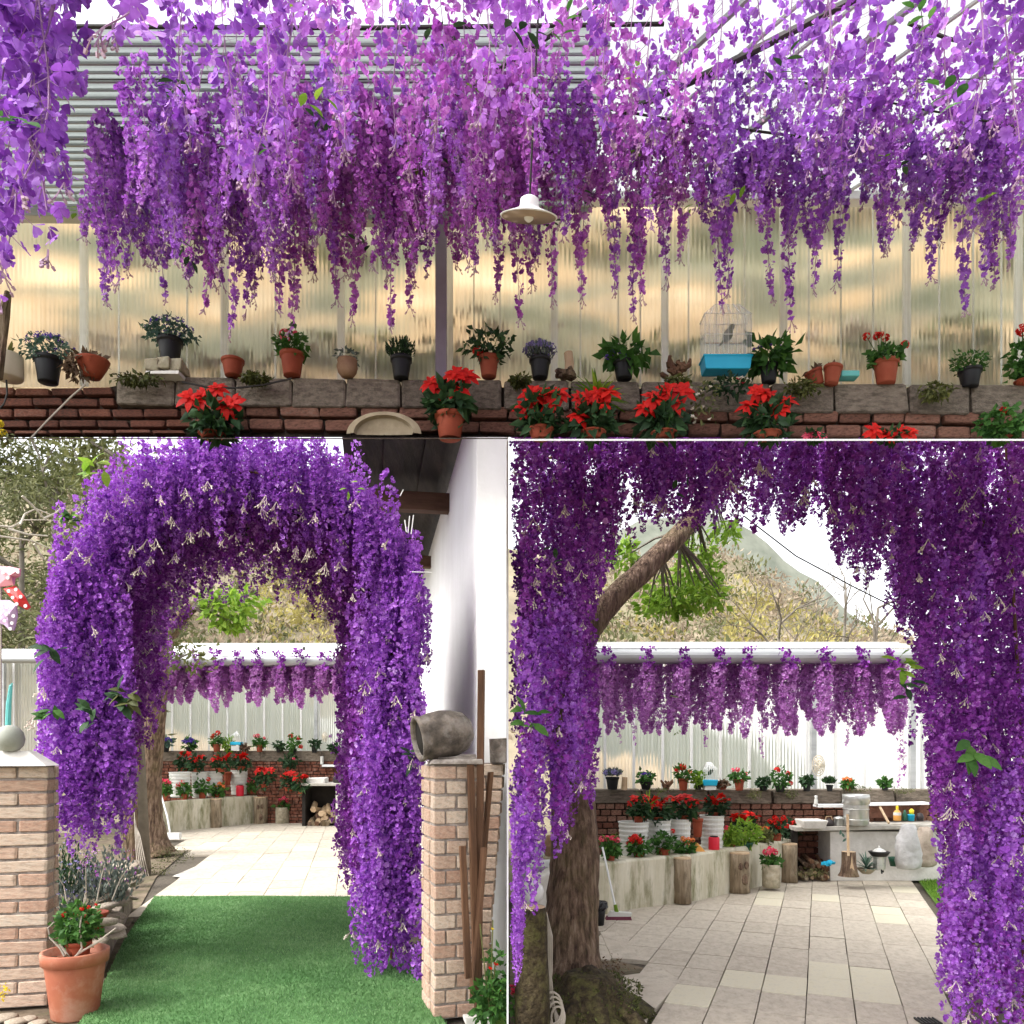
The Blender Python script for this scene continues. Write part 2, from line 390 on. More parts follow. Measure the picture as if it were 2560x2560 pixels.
# ------------------------------------------------------------------ mesh helpers
class MB:
    def __init__(s):
        s.v, s.f, s.t = [], [], []

    def add(s, vs, fs, t=0.5):
        o = len(s.v)
        s.v += [tuple(v) for v in vs]
        s.t += [t] * len(vs)
        s.f += [tuple(o + i for i in f) for f in fs]

    def box(s, c, size, rz=0.0, rx=0.0, ry=0.0, t=0.5, jit=0.0):
        M = Euler((rx, ry, rz)).to_matrix()
        hx, hy, hz = size[0] / 2, size[1] / 2, size[2] / 2
        c = Vector(c)
        vs = [c + M @ Vector((sx * hx, sy * hy, sz * hz)) for sx in (-1, 1) for sy in (-1, 1) for sz in (-1, 1)]
        if jit:
            vs = [v + Vector((random.uniform(-jit, jit), random.uniform(-jit, jit), random.uniform(-jit, jit))) for v in vs]
        s.add(vs, [(0, 1, 3, 2), (4, 6, 7, 5), (0, 4, 5, 1), (2, 3, 7, 6), (0, 2, 6, 4), (1, 5, 7, 3)], t)

    def tube(s, pts, rads, n=8, t=0.5, caps=True, wob=0.0):
        pts = [Vector(p) for p in pts]
        if not hasattr(rads, '__len__'):
            rads = [rads] * len(pts)
        o = len(s.v)
        up = Vector((0.13, 0.21, 1)).normalized()
        for i, p in enumerate(pts):
            d = (pts[min(i + 1, len(pts) - 1)] - pts[max(i - 1, 0)])
            if d.length < 1e-9:
                d = Vector((0, 0, 1))
            d.normalize()
            a = d.cross(up)
            if a.length < 0.05:
                a = d.cross(Vector((1, 0, 0)))
            a.normalize()
            b = d.cross(a)
            for k in range(n):
                an = 2 * PI * k / n
                r = rads[i] * (1 + (random.uniform(-wob, wob) if wob else 0))
                s.v.append(tuple(p + (a * math.cos(an) + b * math.sin(an)) * r))
                s.t.append(t)
        for i in range(len(pts) - 1):
            for k in range(n):
                k2 = (k + 1) % n
                s.f.append((o + i * n + k, o + i * n + k2, o + (i + 1) * n + k2, o + (i + 1) * n + k))
        if caps:
            s.f.append(tuple(o + k for k in reversed(range(n))))
            s.f.append(tuple(o + (len(pts) - 1) * n + k for k in range(n)))

    def lathe(s, prof, c=(0, 0, 0), n=20, t=0.5, M=None, wob=0.0):
        o = len(s.v)
        c = Vector(c)
        for (r, z) in prof:
            for k in range(n):
                an = 2 * PI * k / n
                rr = r * (1 + (random.uniform(-wob, wob) if wob else 0))
                v = Vector((rr * math.cos(an), rr * math.sin(an), z))
                if M:
                    v = M @ v
                s.v.append(tuple(c + v))
                s.t.append(t)
        for i in range(len(prof) - 1):
            for k in range(n):
                k2 = (k + 1) % n
                s.f.append((o + i * n + k, o + i * n + k2, o + (i + 1) * n + k2, o + (i + 1) * n + k))
        s.f.append(tuple(o + k for k in reversed(range(n))))
        s.f.append(tuple(o + (len(prof) - 1) * n + k for k in range(n)))

    def leaf(s, base, d, nrm, L, W, bend=0.25, t=0.5, pts=3):
        base, d, nrm = Vector(base), Vector(d).normalized(), Vector(nrm)
        sd = d.cross(nrm)
        if sd.length < 1e-4:
            sd = d.cross(Vector((0.3, 0.9, 0.2)))
        sd.normalize()
        nn = sd.cross(d)
        vs = [base]
        prof = ((0.3, 0.8), (0.6, 0.9), (0.85, 0.45)) if pts == 3 else ((0.5, 1.0),)
        for (u, w) in prof:
            dz = -bend * L * u * u
            m = base + d * (L * u) + nn * dz
            lift = nn * (W * 0.12 * w)
            vs += [m + sd * (W / 2 * w) + lift, m - sd * (W / 2 * w) + lift]
        vs.append(base + d * L + nn * (-bend * L))
        fs = [(0, 1, 2)]
        k = 1
        for _ in range(len(prof) - 1):
            fs.append((k, k + 2, k + 3, k + 1))
            k += 2
        fs.append((k, k + 2, k + 1))
        s.add(vs, fs, t)

    def build(s, name, m, parent=None, loc=None, smooth=False, kind=None, bevel=0.0):
        me = bpy.data.meshes.new(name)
        me.from_pydata(s.v, [], s.f)
        a = me.attributes.new("tint", 'FLOAT', 'POINT')
        a.data.foreach_set('value', np.array(s.t, dtype=np.float32))
        if smooth:
            me.polygons.foreach_set('use_smooth', np.ones(len(me.polygons), dtype=bool))
        me.materials.append(MATS[m] if isinstance(m, str) else m)
        me.update()
        return link(name, me, parent, loc, kind, bevel)


def link(name, me, parent=None, loc=None, kind=None, bevel=0.0, rot=None, scale=None):
    o = bpy.data.objects.new(name, me)
    COL.objects.link(o)
    if parent is not None:
        o.parent = parent
    if loc is not None:
        o.location = loc
    if rot is not None:
        o.rotation_euler = rot
    if scale is not None:
        o.scale = scale if hasattr(scale, '__len__') else (scale,) * 3
    if kind:
        o["kind"] = kind
    if bevel:
        b = o.modifiers.new("bevel", 'BEVEL')
        b.width = bevel
        b.segments = 2
        b.limit_method = 'ANGLE'
    return o


def mesh_np(name, V, T, tint, m):
    me = bpy.data.meshes.new(name)
    V = np.ascontiguousarray(V, dtype=np.float32)
    T = np.ascontiguousarray(T, dtype=np.int32)
    me.vertices.add(len(V))
    me.vertices.foreach_set('co', V.ravel())
    me.loops.add(3 * len(T))
    me.loops.foreach_set('vertex_index', T.ravel())
    me.polygons.add(len(T))
    me.polygons.foreach_set('loop_start', np.arange(0, 3 * len(T), 3, dtype=np.int32))
    me.update(calc_edges=True)
    a = me.attributes.new("tint", 'FLOAT', 'POINT')
    a.data.foreach_set('value', np.asarray(tint, dtype=np.float32))
    me.materials.append(MATS[m])
    return me


def thing(name, label, cat, loc=(0, 0, 0), rz=0.0, group=None):
    o = bpy.data.objects.new(name, None)
    COL.objects.link(o)
    o.empty_display_size = 0.1
    o.location = loc
    o.rotation_euler = (0, 0, rz)
    o["label"] = label
    o["category"] = cat
    if group:
        o["group"] = group
    return o


def tag(o, label, cat, group=None):
    o["label"] = label
    o["category"] = cat
    if group:
        o["group"] = group
    return o


def struct(name, loc=(0, 0, 0)):
    o = bpy.data.objects.new(name, None)
    COL.objects.link(o)
    o.location = loc
    o["kind"] = "structure"
    return o


def unit_box_meshes(name, m, n=5, jit=0.03, bev=0.05):
    """a few unit boxes with worn edges, shared between alike pieces"""
    import bmesh
    out = []
    for i in range(n):
        bm = bmesh.new()
        bmesh.ops.create_cube(bm, size=1.0)
        for v in bm.verts:
            v.co += Vector([random.uniform(-jit, jit) for _ in range(3)])
        bmesh.ops.bevel(bm, geom=bm.edges[:], offset=bev, segments=1, affect='EDGES')
        me = bpy.data.meshes.new(name)
        bm.to_mesh(me)
        bm.free()
        me.materials.append(MATS[m])
        out.append(me)
    return out


# ------------------------------------------------------------------ florets and strands
def floret_template(npet, spread, cup, tilt, fine=False):
    out = ([(0.0, 0.0), (0.45, 0.34), (0.85, 0.42), (1.0, 0.16), (0.93, 0.0), (1.0, -0.16), (0.85, -0.42), (0.45, -0.34)] if fine else
           [(0.0, 0.0), (0.5, 0.38), (0.95, 0.34), (1.0, -0.2), (0.62, -0.44)])
    V, T = [], []
    for i in range(npet):
        a = i * 2 * PI / npet * spread + random.uniform(-0.2, 0.2)
        tl = tilt + random.uniform(-0.25, 0.25)
        s = random.uniform(0.85, 1.1)
        o = len(V)
        for (u, w) in out:
            x, y, z = u * s, w * s * 1.15, abs(w) * cup + 0.12 * u * u
            x, z = x * math.cos(tl) - z * math.sin(tl), x * math.sin(tl) + z * math.cos(tl)
            V.append((x * math.cos(a) - y * math.sin(a), x * math.sin(a) + y * math.cos(a), z))
        T += [(o, o + k, o + k + 1) for k in range(1, len(out) - 1)]
    return np.array(V, float), np.array(T, int)


def floret_template_low(npet, tilt):
    out = [(0.0, 0.0), (0.6, 0.42), (1.0, 0.22), (1.0, -0.22), (0.6, -0.42)]
    V, T = [], []
    for i in range(npet):
        a = i * 2 * PI / npet + random.uniform(-0.3, 0.3)
        o = len(V)
        for (u, w) in out:
            x, y, z = u, w * 1.1, abs(w) * 0.3
            x, z = x * math.cos(tilt) - z * math.sin(tilt), x * math.sin(tilt) + z * math.cos(tilt)
            V.append((x * math.cos(a) - y * math.sin(a), x * math.sin(a) + y * math.cos(a), z))
        T += [(o, o + 1, o + 2), (o, o + 2, o + 3), (o, o + 3, o + 4)]
    return np.array(V, float), np.array(T, int)


TH = [floret_template(4, 1, 0.25, 0.35), floret_template(3, 1, 0.3, 0.5), floret_template(4, 1, 0.2, 0.1),
      floret_template(2, 0.8, 0.35, 0.6), floret_template(5, 1, 0.2, 0.3)]
TN = [floret_template(4, 1, 0.25, 0.35, True), floret_template(3, 1, 0.3, 0.5, True), floret_template(4, 1, 0.2, 0.1, True), floret_template(2, 0.8, 0.35, 0.6, True)]
TL = [floret_template_low(3, 0.4), floret_template_low(4, 0.3), floret_template_low(2, 0.6), floret_template_low(3, 0.1)]


def basis(N):
    N = N / (np.linalg.norm(N, axis=1, keepdims=True) + 1e-9)
    A = R.normal(size=N.shape)
    U = np.cross(N, A)
    U /= np.linalg.norm(U, axis=1, keepdims=True) + 1e-9
    W = np.cross(N, U)
    return U, W, N


def florets(pos, nrm, size, tint, temps):
    U, W, N = basis(nrm)
    Vs, Ts, Cs = [], [], []
    off = 0
    pick = R.integers(0, len(temps), len(pos))
    for k, (tv, tt) in enumerate(temps):
        ix = np.where(pick == k)[0]
        if len(ix) == 0:
            continue
        v = pos[ix][:, None, :] + size[ix][:, None, None] * (
            tv[None, :, 0:1] * U[ix][:, None, :] + tv[None, :, 1:2] * W[ix][:, None, :] + tv[None, :, 2:3] * N[ix][:, None, :])
        nv = tv.shape[0]
        Vs.append(v.reshape(-1, 3))
        Ts.append((tt[None] + (off + np.arange(len(ix)) * nv)[:, None, None]).reshape(-1, 3))
        Cs.append(np.repeat(tint[ix], nv))
        off += len(ix) * nv
    return np.concatenate(Vs), np.concatenate(Ts), np.concatenate(Cs)


def strand_points(L, r0, n, tail=0.5, wob=0.02):
    """floret positions of one raceme hanging from the origin down to z=-L"""
    t = np.sort(R.random(n))
    r = r0 * np.where(t < tail, 1.0 - 0.35 * t / tail, 0.65 * np.maximum(0.0, (1 - t) / (1 - tail)) ** 0.8 + 0.12)
    r = r * np.minimum(1, 0.35 + t * 6)
    a = R.random(n) * 2 * PI
    q = np.sqrt(R.random(n)) * 0.55 + 0.45
    ph = R.random() * 6
    bx, by = wob * np.sin(t * 4 + ph) * t, wob * np.cos(t * 3.3 + ph) * t
    pos = np.stack([np.cos(a) * r * q + bx, np.sin(a) * r * q + by, -t * L], 1)
    out = np.stack([np.cos(a), np.sin(a), np.full(n, -0.15)], 1)
    nrm = out + R.normal(size=(n, 3)) * 0.55
    return pos, nrm, t, np.stack([bx, by, -t * L], 1)


def sprigs(mb, top, n, L, spread=0.5):
    """pale forked bud stalks at the tip of a raceme"""
    for _ in range(n):
        d = Vector((random.uniform(-spread, spread), random.uniform(-spread, spread), -1)).normalized()
        l = L * random.uniform(0.6, 1.1)
        p0 = Vector(top)
        p1 = p0 + d * l
        w = 0.0013
        mb.tube([p0, p1], [w, w * 0.8], 3, random.random(), False)
        for k in range(3):
            u = 0.4 + 0.2 * k
            q = p0 + d * (l * u)
            e = (d + Vector((random.uniform(-.9, .9), random.uniform(-.9, .9), 0))).normalized()
            q2 = q + e * l * 0.38
            mb.tube([q, q2], [w * 0.8, w * 0.8], 3, random.random(), False)
            mb.tube([q2, q2 + e * 0.006], [w * 2.2, w * 1.6], 4, 0.9, True)


def pedicels(mb, cen, pos, k=1, w=0.0011):
    for i in range(0, len(pos), k):
        a, b = Vector(cen[i]) + Vector((0, 0, 0.02)), Vector(pos[i])
        s = Vector((w, w * 0.5, 0))
        mb.add([a - s, a + s, b + s, b - s], [(0, 1, 2, 3)], random.random())


def leaf_cloud(center, radii, n, L, W, shell=0.5, droop=0.3, seed=None):
    """leaf positions spread through an uneven ellipsoid: arrays for mesh_np"""
    c = np.array(center, float)
    d = R.normal(size=(n, 3))
    d /= np.linalg.norm(d, axis=1, keepdims=True)
    ph = R.random((4, 3)) * 6
    lump = 1 + 0.22 * np.sin(d[:, 0] * 4 + ph[0, 0]) * np.sin(d[:, 2] * 4 + ph[0, 1]) + 0.15 * np.sin(d[:, 0] * 9 + d[:, 2] * 7 + ph[1, 0])
    q = (shell + (1 - shell) * R.random(n) ** 0.6) * lump
    pos = c + d * q[:, None] * np.array(radii)
    ax = d * 0.8 + R.normal(size=(n, 3)) * 0.6
    ax[:, 2] -= droop
    ax /= np.linalg.norm(ax, axis=1, keepdims=True)
    up = np.cross(ax, R.normal(size=(n, 3)))
    up /= np.linalg.norm(up, axis=1, keepdims=True) + 1e-9
    sd = np.cross(ax, up)
    l = L * R.uniform(0.65, 1.25, n)[:, None]
    w = W * R.uniform(0.7, 1.2, n)[:, None]
    v0 = pos
    v1 = pos + ax * l * 0.45 + sd * w * 0.5 + up * w * 0.15
    v2 = pos + ax * l * 0.45 - sd * w * 0.5 + up * w * 0.15
    v3 = pos + ax * l - up * l * 0.15
    V = np.stack([v0, v1, v2, v3], 1).reshape(-1, 3)
    o = np.arange(n)[:, None] * 4
    T = np.concatenate([o + np.array([[0, 1, 3]]), o + np.array([[0, 3, 2]])])
    tint = np.repeat(np.clip(R.normal(0.5, 0.24, n), 0, 1), 4)
    return V, T, tint


def joinclouds(cl):
    V, T, C, o = [], [], [], 0
    for v, t, c in cl:
        V.append(v)
        T.append(t + o)
        C.append(c)
        o += len(v)
    return np.concatenate(V), np.concatenate(T), np.concatenate(C)


def cloud_obj(name, clouds, m, parent=None, loc=None, kind="stuff"):
    V, T, C = joinclouds(clouds)
    return link(name, mesh_np(name, V, T, C, m), parent, loc, kind)


def hang(label, group, px, D, py_bot, ztop, r0, n, fs, m, single=False, lowres=False, tail=0.5, leaves=0, cat="garland", tips=2, wob=0.03):
    """one hanging silk wisteria strand: stem, blossoms, leaves"""
    top = P(px, HY, D)
    top.z = ztop
    zb = CAMZ + (HY - py_bot) / F * D
    L = max(0.15, ztop - zb)
    t = thing("wisteria_garland", label, cat, top, 0, group)
    pos, nrm, u, cen = strand_points(L, r0, n, tail, wob)
    size = fs * (1.12 - 0.45 * u) * R.uniform(0.75, 1.2, n)
    tint = np.clip(R.normal(0.5, 0.2, n), 0, 1)
    if single:
        key = ("blossom", m)
        if key not in SHARED:
            SHARED[key] = []
            for (tv, tt) in TN:
                for q in (0.2, 0.45, 0.7, 0.9):
                    SHARED[key].append(mesh_np("blossom", tv, tt, np.clip(q + R.normal(0, 0.06, len(tv)), 0, 1), m))
        U, W, N = basis(nrm)
        for i in range(n):
            M = Matrix(((U[i][0], W[i][0], N[i][0]), (U[i][1], W[i][1], N[i][1]), (U[i][2], W[i][2], N[i][2])))
            link("blossom", random.choice(SHARED[key]), t, pos[i], rot=M.to_euler(), scale=float(size[i]))
    else:
        V, T, C = florets(pos, nrm, size, tint, TL if lowres else TH)
        link("blossoms", mesh_np("blossoms", V, T, C, m), t, kind="stuff")
    sm = MB()
    cs = cen[::max(1, n // 8)]
    sm.tube([(0, 0, 0)] + [tuple(c) for c in cs], 0.0013, 4, 0.3)
    pedicels(sm, cen, pos, 2 if not lowres else 3, 0.0007 if not lowres else 0.0016)
    if tips:
        sprigs(sm, cen[-1], tips, 0.035 if not lowres else 0.03)
    sm.build("stem", "stalk", t)
    for _ in range(leaves):
        lf = MB()
        c = Vector(cen[random.randrange(n)])
        a = random.uniform(0, 2 * PI)
        d = Vector((math.cos(a), math.sin(a), random.uniform(-0.6, 0.4))).normalized()
        for k in range(5):
            q = c + d * (r0 * 0.7 + 0.016 * k)
            sd = Vector((-d.y, d.x, 0)) * (1 if k % 2 else -1)
            lf.leaf(q, (d * 0.5 + sd * 0.8 if k < 4 else d), (random.uniform(-.5, .5), random.uniform(-1, 0), 1), 0.038, 0.018, 0.2, random.random())
        lf.build("leaf", random.choice(["leaf_lime", "leaf_green", "leaf_lime", "leaf_dark"]), t)
    return t


SHARED = {}


# ------------------------------------------------------------------ plants in pots
def pot_mesh(rw, h, m, kind):
    b = MB()
    if kind == 'bowl':
        prof = [(rw * 0.45, 0), (rw * 0.62, h * 0.25), (rw * 0.86, h * 0.65), (rw, h * 0.93), (rw * 1.03, h), (rw * 0.93, h), (rw * 0.85, h * 0.85)]
    elif kind == 'round':
        prof = [(rw * 0.6, 0), (rw * 0.92, h * 0.25), (rw * 1.05, h * 0.55), (rw * 0.95, h * 0.85), (rw, h * 0.95), (rw * 0.98, h), (rw * 0.86, h), (rw * 0.8, h * 0.85)]
    elif kind == 'cyl':
        prof = [(rw * 0.92, 0), (rw, h * 0.06), (rw * 1.0, h * 0.5), (rw * 0.98, h * 0.97), (rw * 0.95, h), (rw * 0.82, h), (rw * 0.8, h * 0.9)]
    else:
        prof = [(rw * 0.68, 0), (rw * 0.70, h * 0.02), (rw * 0.90, h * 0.80), (rw * 0.90, h * 0.81), (rw * 1.0, h * 0.82), (rw * 1.02, h * 0.99), (rw, h), (rw * 0.9, h), (rw * 0.87, h * 0.88)]
    b.lathe(prof, n=20)
    return b.build("pot", m, smooth=True)


def head_mesh(m, kind):
    key = ("head", m, kind)
    if key in SHARED:
        return random.choice(SHARED[key])
    SHARED[key] = []
    for _ in range(3):
        b = MB()
        if kind == 'star':                                   # poinsettia: two whorls of pointed bracts
            for ring, (nb, L, tl) in enumerate(((7, 1.0, 0.0), (5, 0.7, 0.45))):
                for i in range(nb):
                    a = 2 * PI * i / nb + random.uniform(-.25, .25) + ring
                    d = Vector((math.cos(a), math.sin(a), tl + random.uniform(-.3, .25)))
                    b.leaf((0, 0, 0.05 * ring), d, (0, 0, 1), L * random.uniform(.8, 1.1), 0.55 * L, 0.25, random.random())
            for i in range(5):
                b.box((random.uniform(-.07, .07), random.uniform(-.07, .07), 0.12), (0.07,) * 3, t=0.0)
        elif kind == 'rose':
            for ring, (nb, r, w) in enumerate(((6, 0.75, 0.9), (5, 0.5, 0.75), (4, 0.28, 0.5))):
                for i in range(nb):
                    a = 2 * PI * i / nb + ring * 0.5
                    d = Vector((math.cos(a), math.sin(a), 0.5 + ring * 0.6))
                    b.leaf((0, 0, 0), d, (-d.x * .6, -d.y * .6, 1), r + 0.25, w, -0.25, random.random())
        else:                                                # umbel of small florets
            for i in range(22):
                d = Vector((random.gauss(0, 1), random.gauss(0, 1), random.gauss(0.2, .8))).normalized()
                c = d * 0.72
                tn = random.random()
                for k in range(4):
                    a = k * PI / 2 + random.random()
                    s1 = d.orthogonal().normalized()
                    s2 = d.cross(s1)
                    b.leaf(c, s1 * math.cos(a) + s2 * math.sin(a) + d * .5, d, 0.42, 0.36, 0.2, tn, 2)
        me_o = b.build("flower", m)
        me = me_o.data
        bpy.data.objects.remove(me_o)
        SHARED[key].append(me)
    return random.choice(SHARED[key])


def bract_mesh(m):
    key = ("bract", m)
    if key not in SHARED:
        SHARED[key] = []
        for i in range(5):
            b = MB()
            q = random.uniform(.85, 1.1)
            b.leaf((0, 0, 0), (0, 1, 0.05), (0, 0, 1), q, 0.5, random.uniform(.1, .35), 0.25 + 0.13 * i)
            o = b.build("bract", m)
            SHARED[key].append(o.data)
            bpy.data.objects.remove(o)
    return random.choice(SHARED[key])


def plant(px, py, D, pot, fol, heads=(), label="", cat="potted plant", group=None, potm="terracotta", potk="std",
          folm="leaf_green", nleaf=260, leafL=0.05, leafW=None, kind="bush", headm="petal_red", headk="umbel",
          tiny=None, rise=0.0, name="potted_plant", bracts=False, lean=0.0, stems=True):
    """pot=(width,height) px, fol=(width,height) px above the rim, heads=[(px,py,size px,(material))]"""
    k = D / F
    base = P(px, py, D)
    t = thing(name, label, cat, base, random.uniform(0, .3), group)
    t.rotation_euler = (0, lean, 0)
    rw, h = pot[0] * k / 2, pot[1] * k
    if pot[1] > 0:
        p = pot_mesh(rw, h, potm, potk)
        p.parent = t
        so = MB()
        so.lathe([(0.01, h * 0.87), (rw * 0.86, h * 0.865), (rw * 0.86, h * 0.8)], n=12)
        so.build("soil", "soil", t)
    fw, fh = fol[0] * k / 2, fol[1] * k
    z0 = h * 0.9 + rise * k
    lw = leafW or leafL * 0.5
    if nleaf:
        if kind == "spiky":
            b = MB()
            for i in range(nleaf):
                a = random.uniform(0, 2 * PI)
                e = random.uniform(0.2, 1.4)
                d = Vector((math.cos(a) * math.cos(e), math.sin(a) * math.cos(e), math.sin(e)))
                L = max(fw, fh) * random.uniform(.7, 1.15)
                b.leaf((0, 0, z0), d, (d.x * -.3, d.y * -.3, 1), L, leafL * 0.28, 0.35, random.random())
            b.build("foliage", folm, t, kind="stuff")
        elif kind == "needle":
            b = MB()
            for i in range(nleaf):
                a = random.uniform(0, 2 * PI)
                r = math.sqrt(random.random())
                p0 = Vector((math.cos(a) * r * rw * .8, math.sin(a) * r * rw * .8, z0))
                p1 = Vector((math.cos(a) * r * fw, math.sin(a) * r * fw, z0 + fh * (1.05 - 0.45 * r * r) * random.uniform(.7, 1)))
                d = p1 - p0
                for q in (0.35, 0.55, 0.75, 0.95):
                    c = p0 + d * q
                    e = Vector((random.gauss(0, 1), random.gauss(0, 1), .6))
                    b.leaf(c, d.normalized() + e * .5, e, leafL, leafL * .35, 0.1, random.random(), 2)
            b.build("foliage", folm, t, kind="stuff")
        else:
            cl = [leaf_cloud((0, 0, z0 + fh * .48), (fw, fw * .85, fh * .52), int(nleaf * .8), leafL, lw, 0.45)]
            cl.append(leaf_cloud((0, 0, z0 + fh * .2), (fw * .6, fw * .6, fh * .3), int(nleaf * .25), leafL, lw, 0.2))
            cloud_obj("foliage", cl, folm, t)
    if tiny:
        tm, tn, ts = tiny
        d = R.normal(size=(tn, 3))
        d[:, 2] = np.abs(d[:, 2]) * 0.9 + 0.15
        d /= np.linalg.norm(d, axis=1, keepdims=True)
        pos = np.array([0, 0, z0 + fh * .48]) + d * np.array([fw, fw * .85, fh * .55]) * R.uniform(.85, 1.08, tn)[:, None]
        V, T, C = florets(pos, d + R.normal(size=(tn, 3)) * .3, ts * R.uniform(.7, 1.2, tn), np.clip(R.normal(.5, .25, tn), 0, 1), TL)
        link("blossoms", mesh_np("blossoms", V, T, C, tm), t, kind="stuff")
    inv = t.matrix_basis.inverted()
    sb = MB()
    for hd in heads:
        hx, hy, hs = hd[0], hd[1], hd[2]
        hm = hd[3] if len(hd) > 3 else headm
        w = inv @ P(hx, hy, D - fw * 0.45 * random.uniform(.4, 1.0))
        s = hs * k / 2
        if stems:
            sb.tube([(w.x * .15, w.y * .15, z0), ((w.x * .6), (w.y * .6), (z0 + w.z) / 2), (w.x, w.y, w.z)], max(.0012, s * .09), 5, random.random(), False)
        if bracts:
            n1 = 8
            tilt = Euler((random.uniform(.75, 1.35), random.uniform(-.35, .35), 0))
            for ring, (nb, q, el) in enumerate(((n1, 1.0, -0.1), (5, .66, .4))):
                for i in range(nb):
                    a = 2 * PI * i / nb + random.uniform(-.2, .2) + ring * .4
                    e = Euler((el + random.uniform(-.25, .2), 0, a)).to_matrix()
                    link("bract", bract_mesh(hm), t, w + Vector((0, 0, .004 * ring)), rot=(tilt.to_matrix() @ e).to_euler(), scale=s * q)
        else:
            link("flower", head_mesh(hm, headk), t, w, rot=(random.uniform(.4, 1.0) if headk == "star" else random.uniform(.1, .6), random.uniform(-.3, .3), random.uniform(0, 6)), scale=s)
    if heads and stems:
        sb.build("stem", "leaf_green", t)
    return t


def brick_row(parent, meshes, x0, x1, z, h, y, depth, bw, off=0.0, gap=0.008, var=0.12, slope=0.0, name="brick", rz=0.0):
    x = x0 - off
    while x < x1:
        w = bw * random.uniform(1 - var, 1 + var)
        a, b = max(x, x0), min(x + w, x1)
        if b - a > bw * 0.15:
            xm = (a + b) / 2
            link(name, random.choice(meshes), parent, (xm, y + random.uniform(-.004, .004), z + slope * xm),
                 rot=(random.uniform(-.015, .015), -math.atan(slope) + random.uniform(-.012, .012), random.uniform(-.015, .015) + rz), scale=(b - a - gap, depth, h - gap))
        x += w


def pier(label, loc, rz, w, d, h, rows, meshes, mort, cap=None, group=None, raked=None):
    """brick pier: core of mortar with each brick a piece"""
    t = thing("brick_pier", label, "brick pier", loc, rz, group)
    c = MB()
    if raked:
        wt, wb = raked
        c.add([(0.01, .012, 0), (wb - .012, .012, 0), (wt - .012, .012, h), (.01, .012, h), (0.01, d, 0), (wb - .012, d, 0), (wt - .012, d, h), (.01, d, h)],
              [(0, 1, 2, 3), (5, 4, 7, 6), (1, 5, 6, 2), (4, 0, 3, 7), (3, 2, 6, 7), (4, 5, 1, 0)])
    else:
        c.box((w / 2, d / 2, h / 2), (w - .022, d - .022, h))
    c.build("mortar", mort, t)
    rh = h / rows
    for r in range(rows):
        z = (r + .5) * rh
        ww = w if not raked else raked[1] + (raked[0] - raked[1]) * (z / h)
        if r % 2 == 0:
            splits = [0, ww * .5, ww] if not raked else [0, ww]
        else:
            splits = [0, ww * .27, ww * .73, ww] if ww > .2 else [0, ww * .4, ww]
        dd = .11
        for a, b in zip(splits[:-1], splits[1:]):
            link("brick", random.choice(meshes), t, ((a + b) / 2, dd / 2 - random.uniform(0, .006), z), rot=(0, random.uniform(-.012, .012), random.uniform(-.02, .02)),
                 scale=(b - a - .010, dd, rh - .014))
        yy = dd + .01
        while yy < d - .02:
            e = min(yy + .16, d)
            for xs in (0, 1):
                link("brick", random.choice(meshes), t, ((.05 if xs == 0 else ww - .05), (yy + e) / 2, z), rot=(0, random.uniform(-.012, .012), random.uniform(-.015, .015)),
                     scale=(.105, e - yy - .010, rh - .014))
            yy = e
    return t


def moss_clump(px, py, D, w, h, label, m="moss", n=220):
    k = D / F
    t = thing("moss_clump", label, "moss", P(px, py, D))
    cl = [leaf_cloud((0, 0, 0), (w * k / 2, .04, h * k / 2), n, .022, .012, 0.2, 0.6)]
    cloud_obj("foliage", cl, m, t)
    return t


# ================================================================== UPPER TERRACE (top picture): a balcony wall under a hung canopy
AD = 3.0


def ax(px, D=AD):
    return (px - CX) / F * D


def az_(py, D=AD):
    return CAMZ - (py - HY) / F * D


# earth bank behind the translucent wall
bm_ = MB()
NX, NY = 40, 14
for j in range(NY):
    for i in range(NX):
        u, v = i / (NX - 1), j / (NY - 1)
        x = -3.0 + 6.0 * u
        y = 3.34 + .46 * v
        z = 2.90 + 1.24 * v + .05 * math.sin(i * .9 + j * .6) + .04 * math.sin(i * .37 - j * 1.3)
        bm_.v.append((x, y, z))
        bm_.t.append(.5)
for j in range(NY - 1):
    for i in range(NX - 1):
        a = j * NX + i
        bm_.f.append((a, a + 1, a + NX + 1, a + NX))
bank = bm_.build("bank", "bank_soil", smooth=True)
bank["kind"] = "structure"

for q in range(46):
    u = random.uniform(-2.3, 2.3)
    v = random.choice((.12, .2, .62, .75, .85)) + random.uniform(-.05, .05)
    m_ = random.choice(["brush_green", "brush_green", "leaf_dry", "brush", "leaf_olive"])
    t = thing("dry_shrub", "dry shrub blurred behind the translucent sheets of the upper wall", "shrub", (u, 3.36 + .46 * v, 2.92 + 1.24 * v), 0, "shrubs on the bank behind the sheets")
    cloud_obj("foliage", [leaf_cloud((0, 0, .03), (random.uniform(.12, .3), .05, random.uniform(.05, .11)), 60, .07, .04, .1)], m_, t)

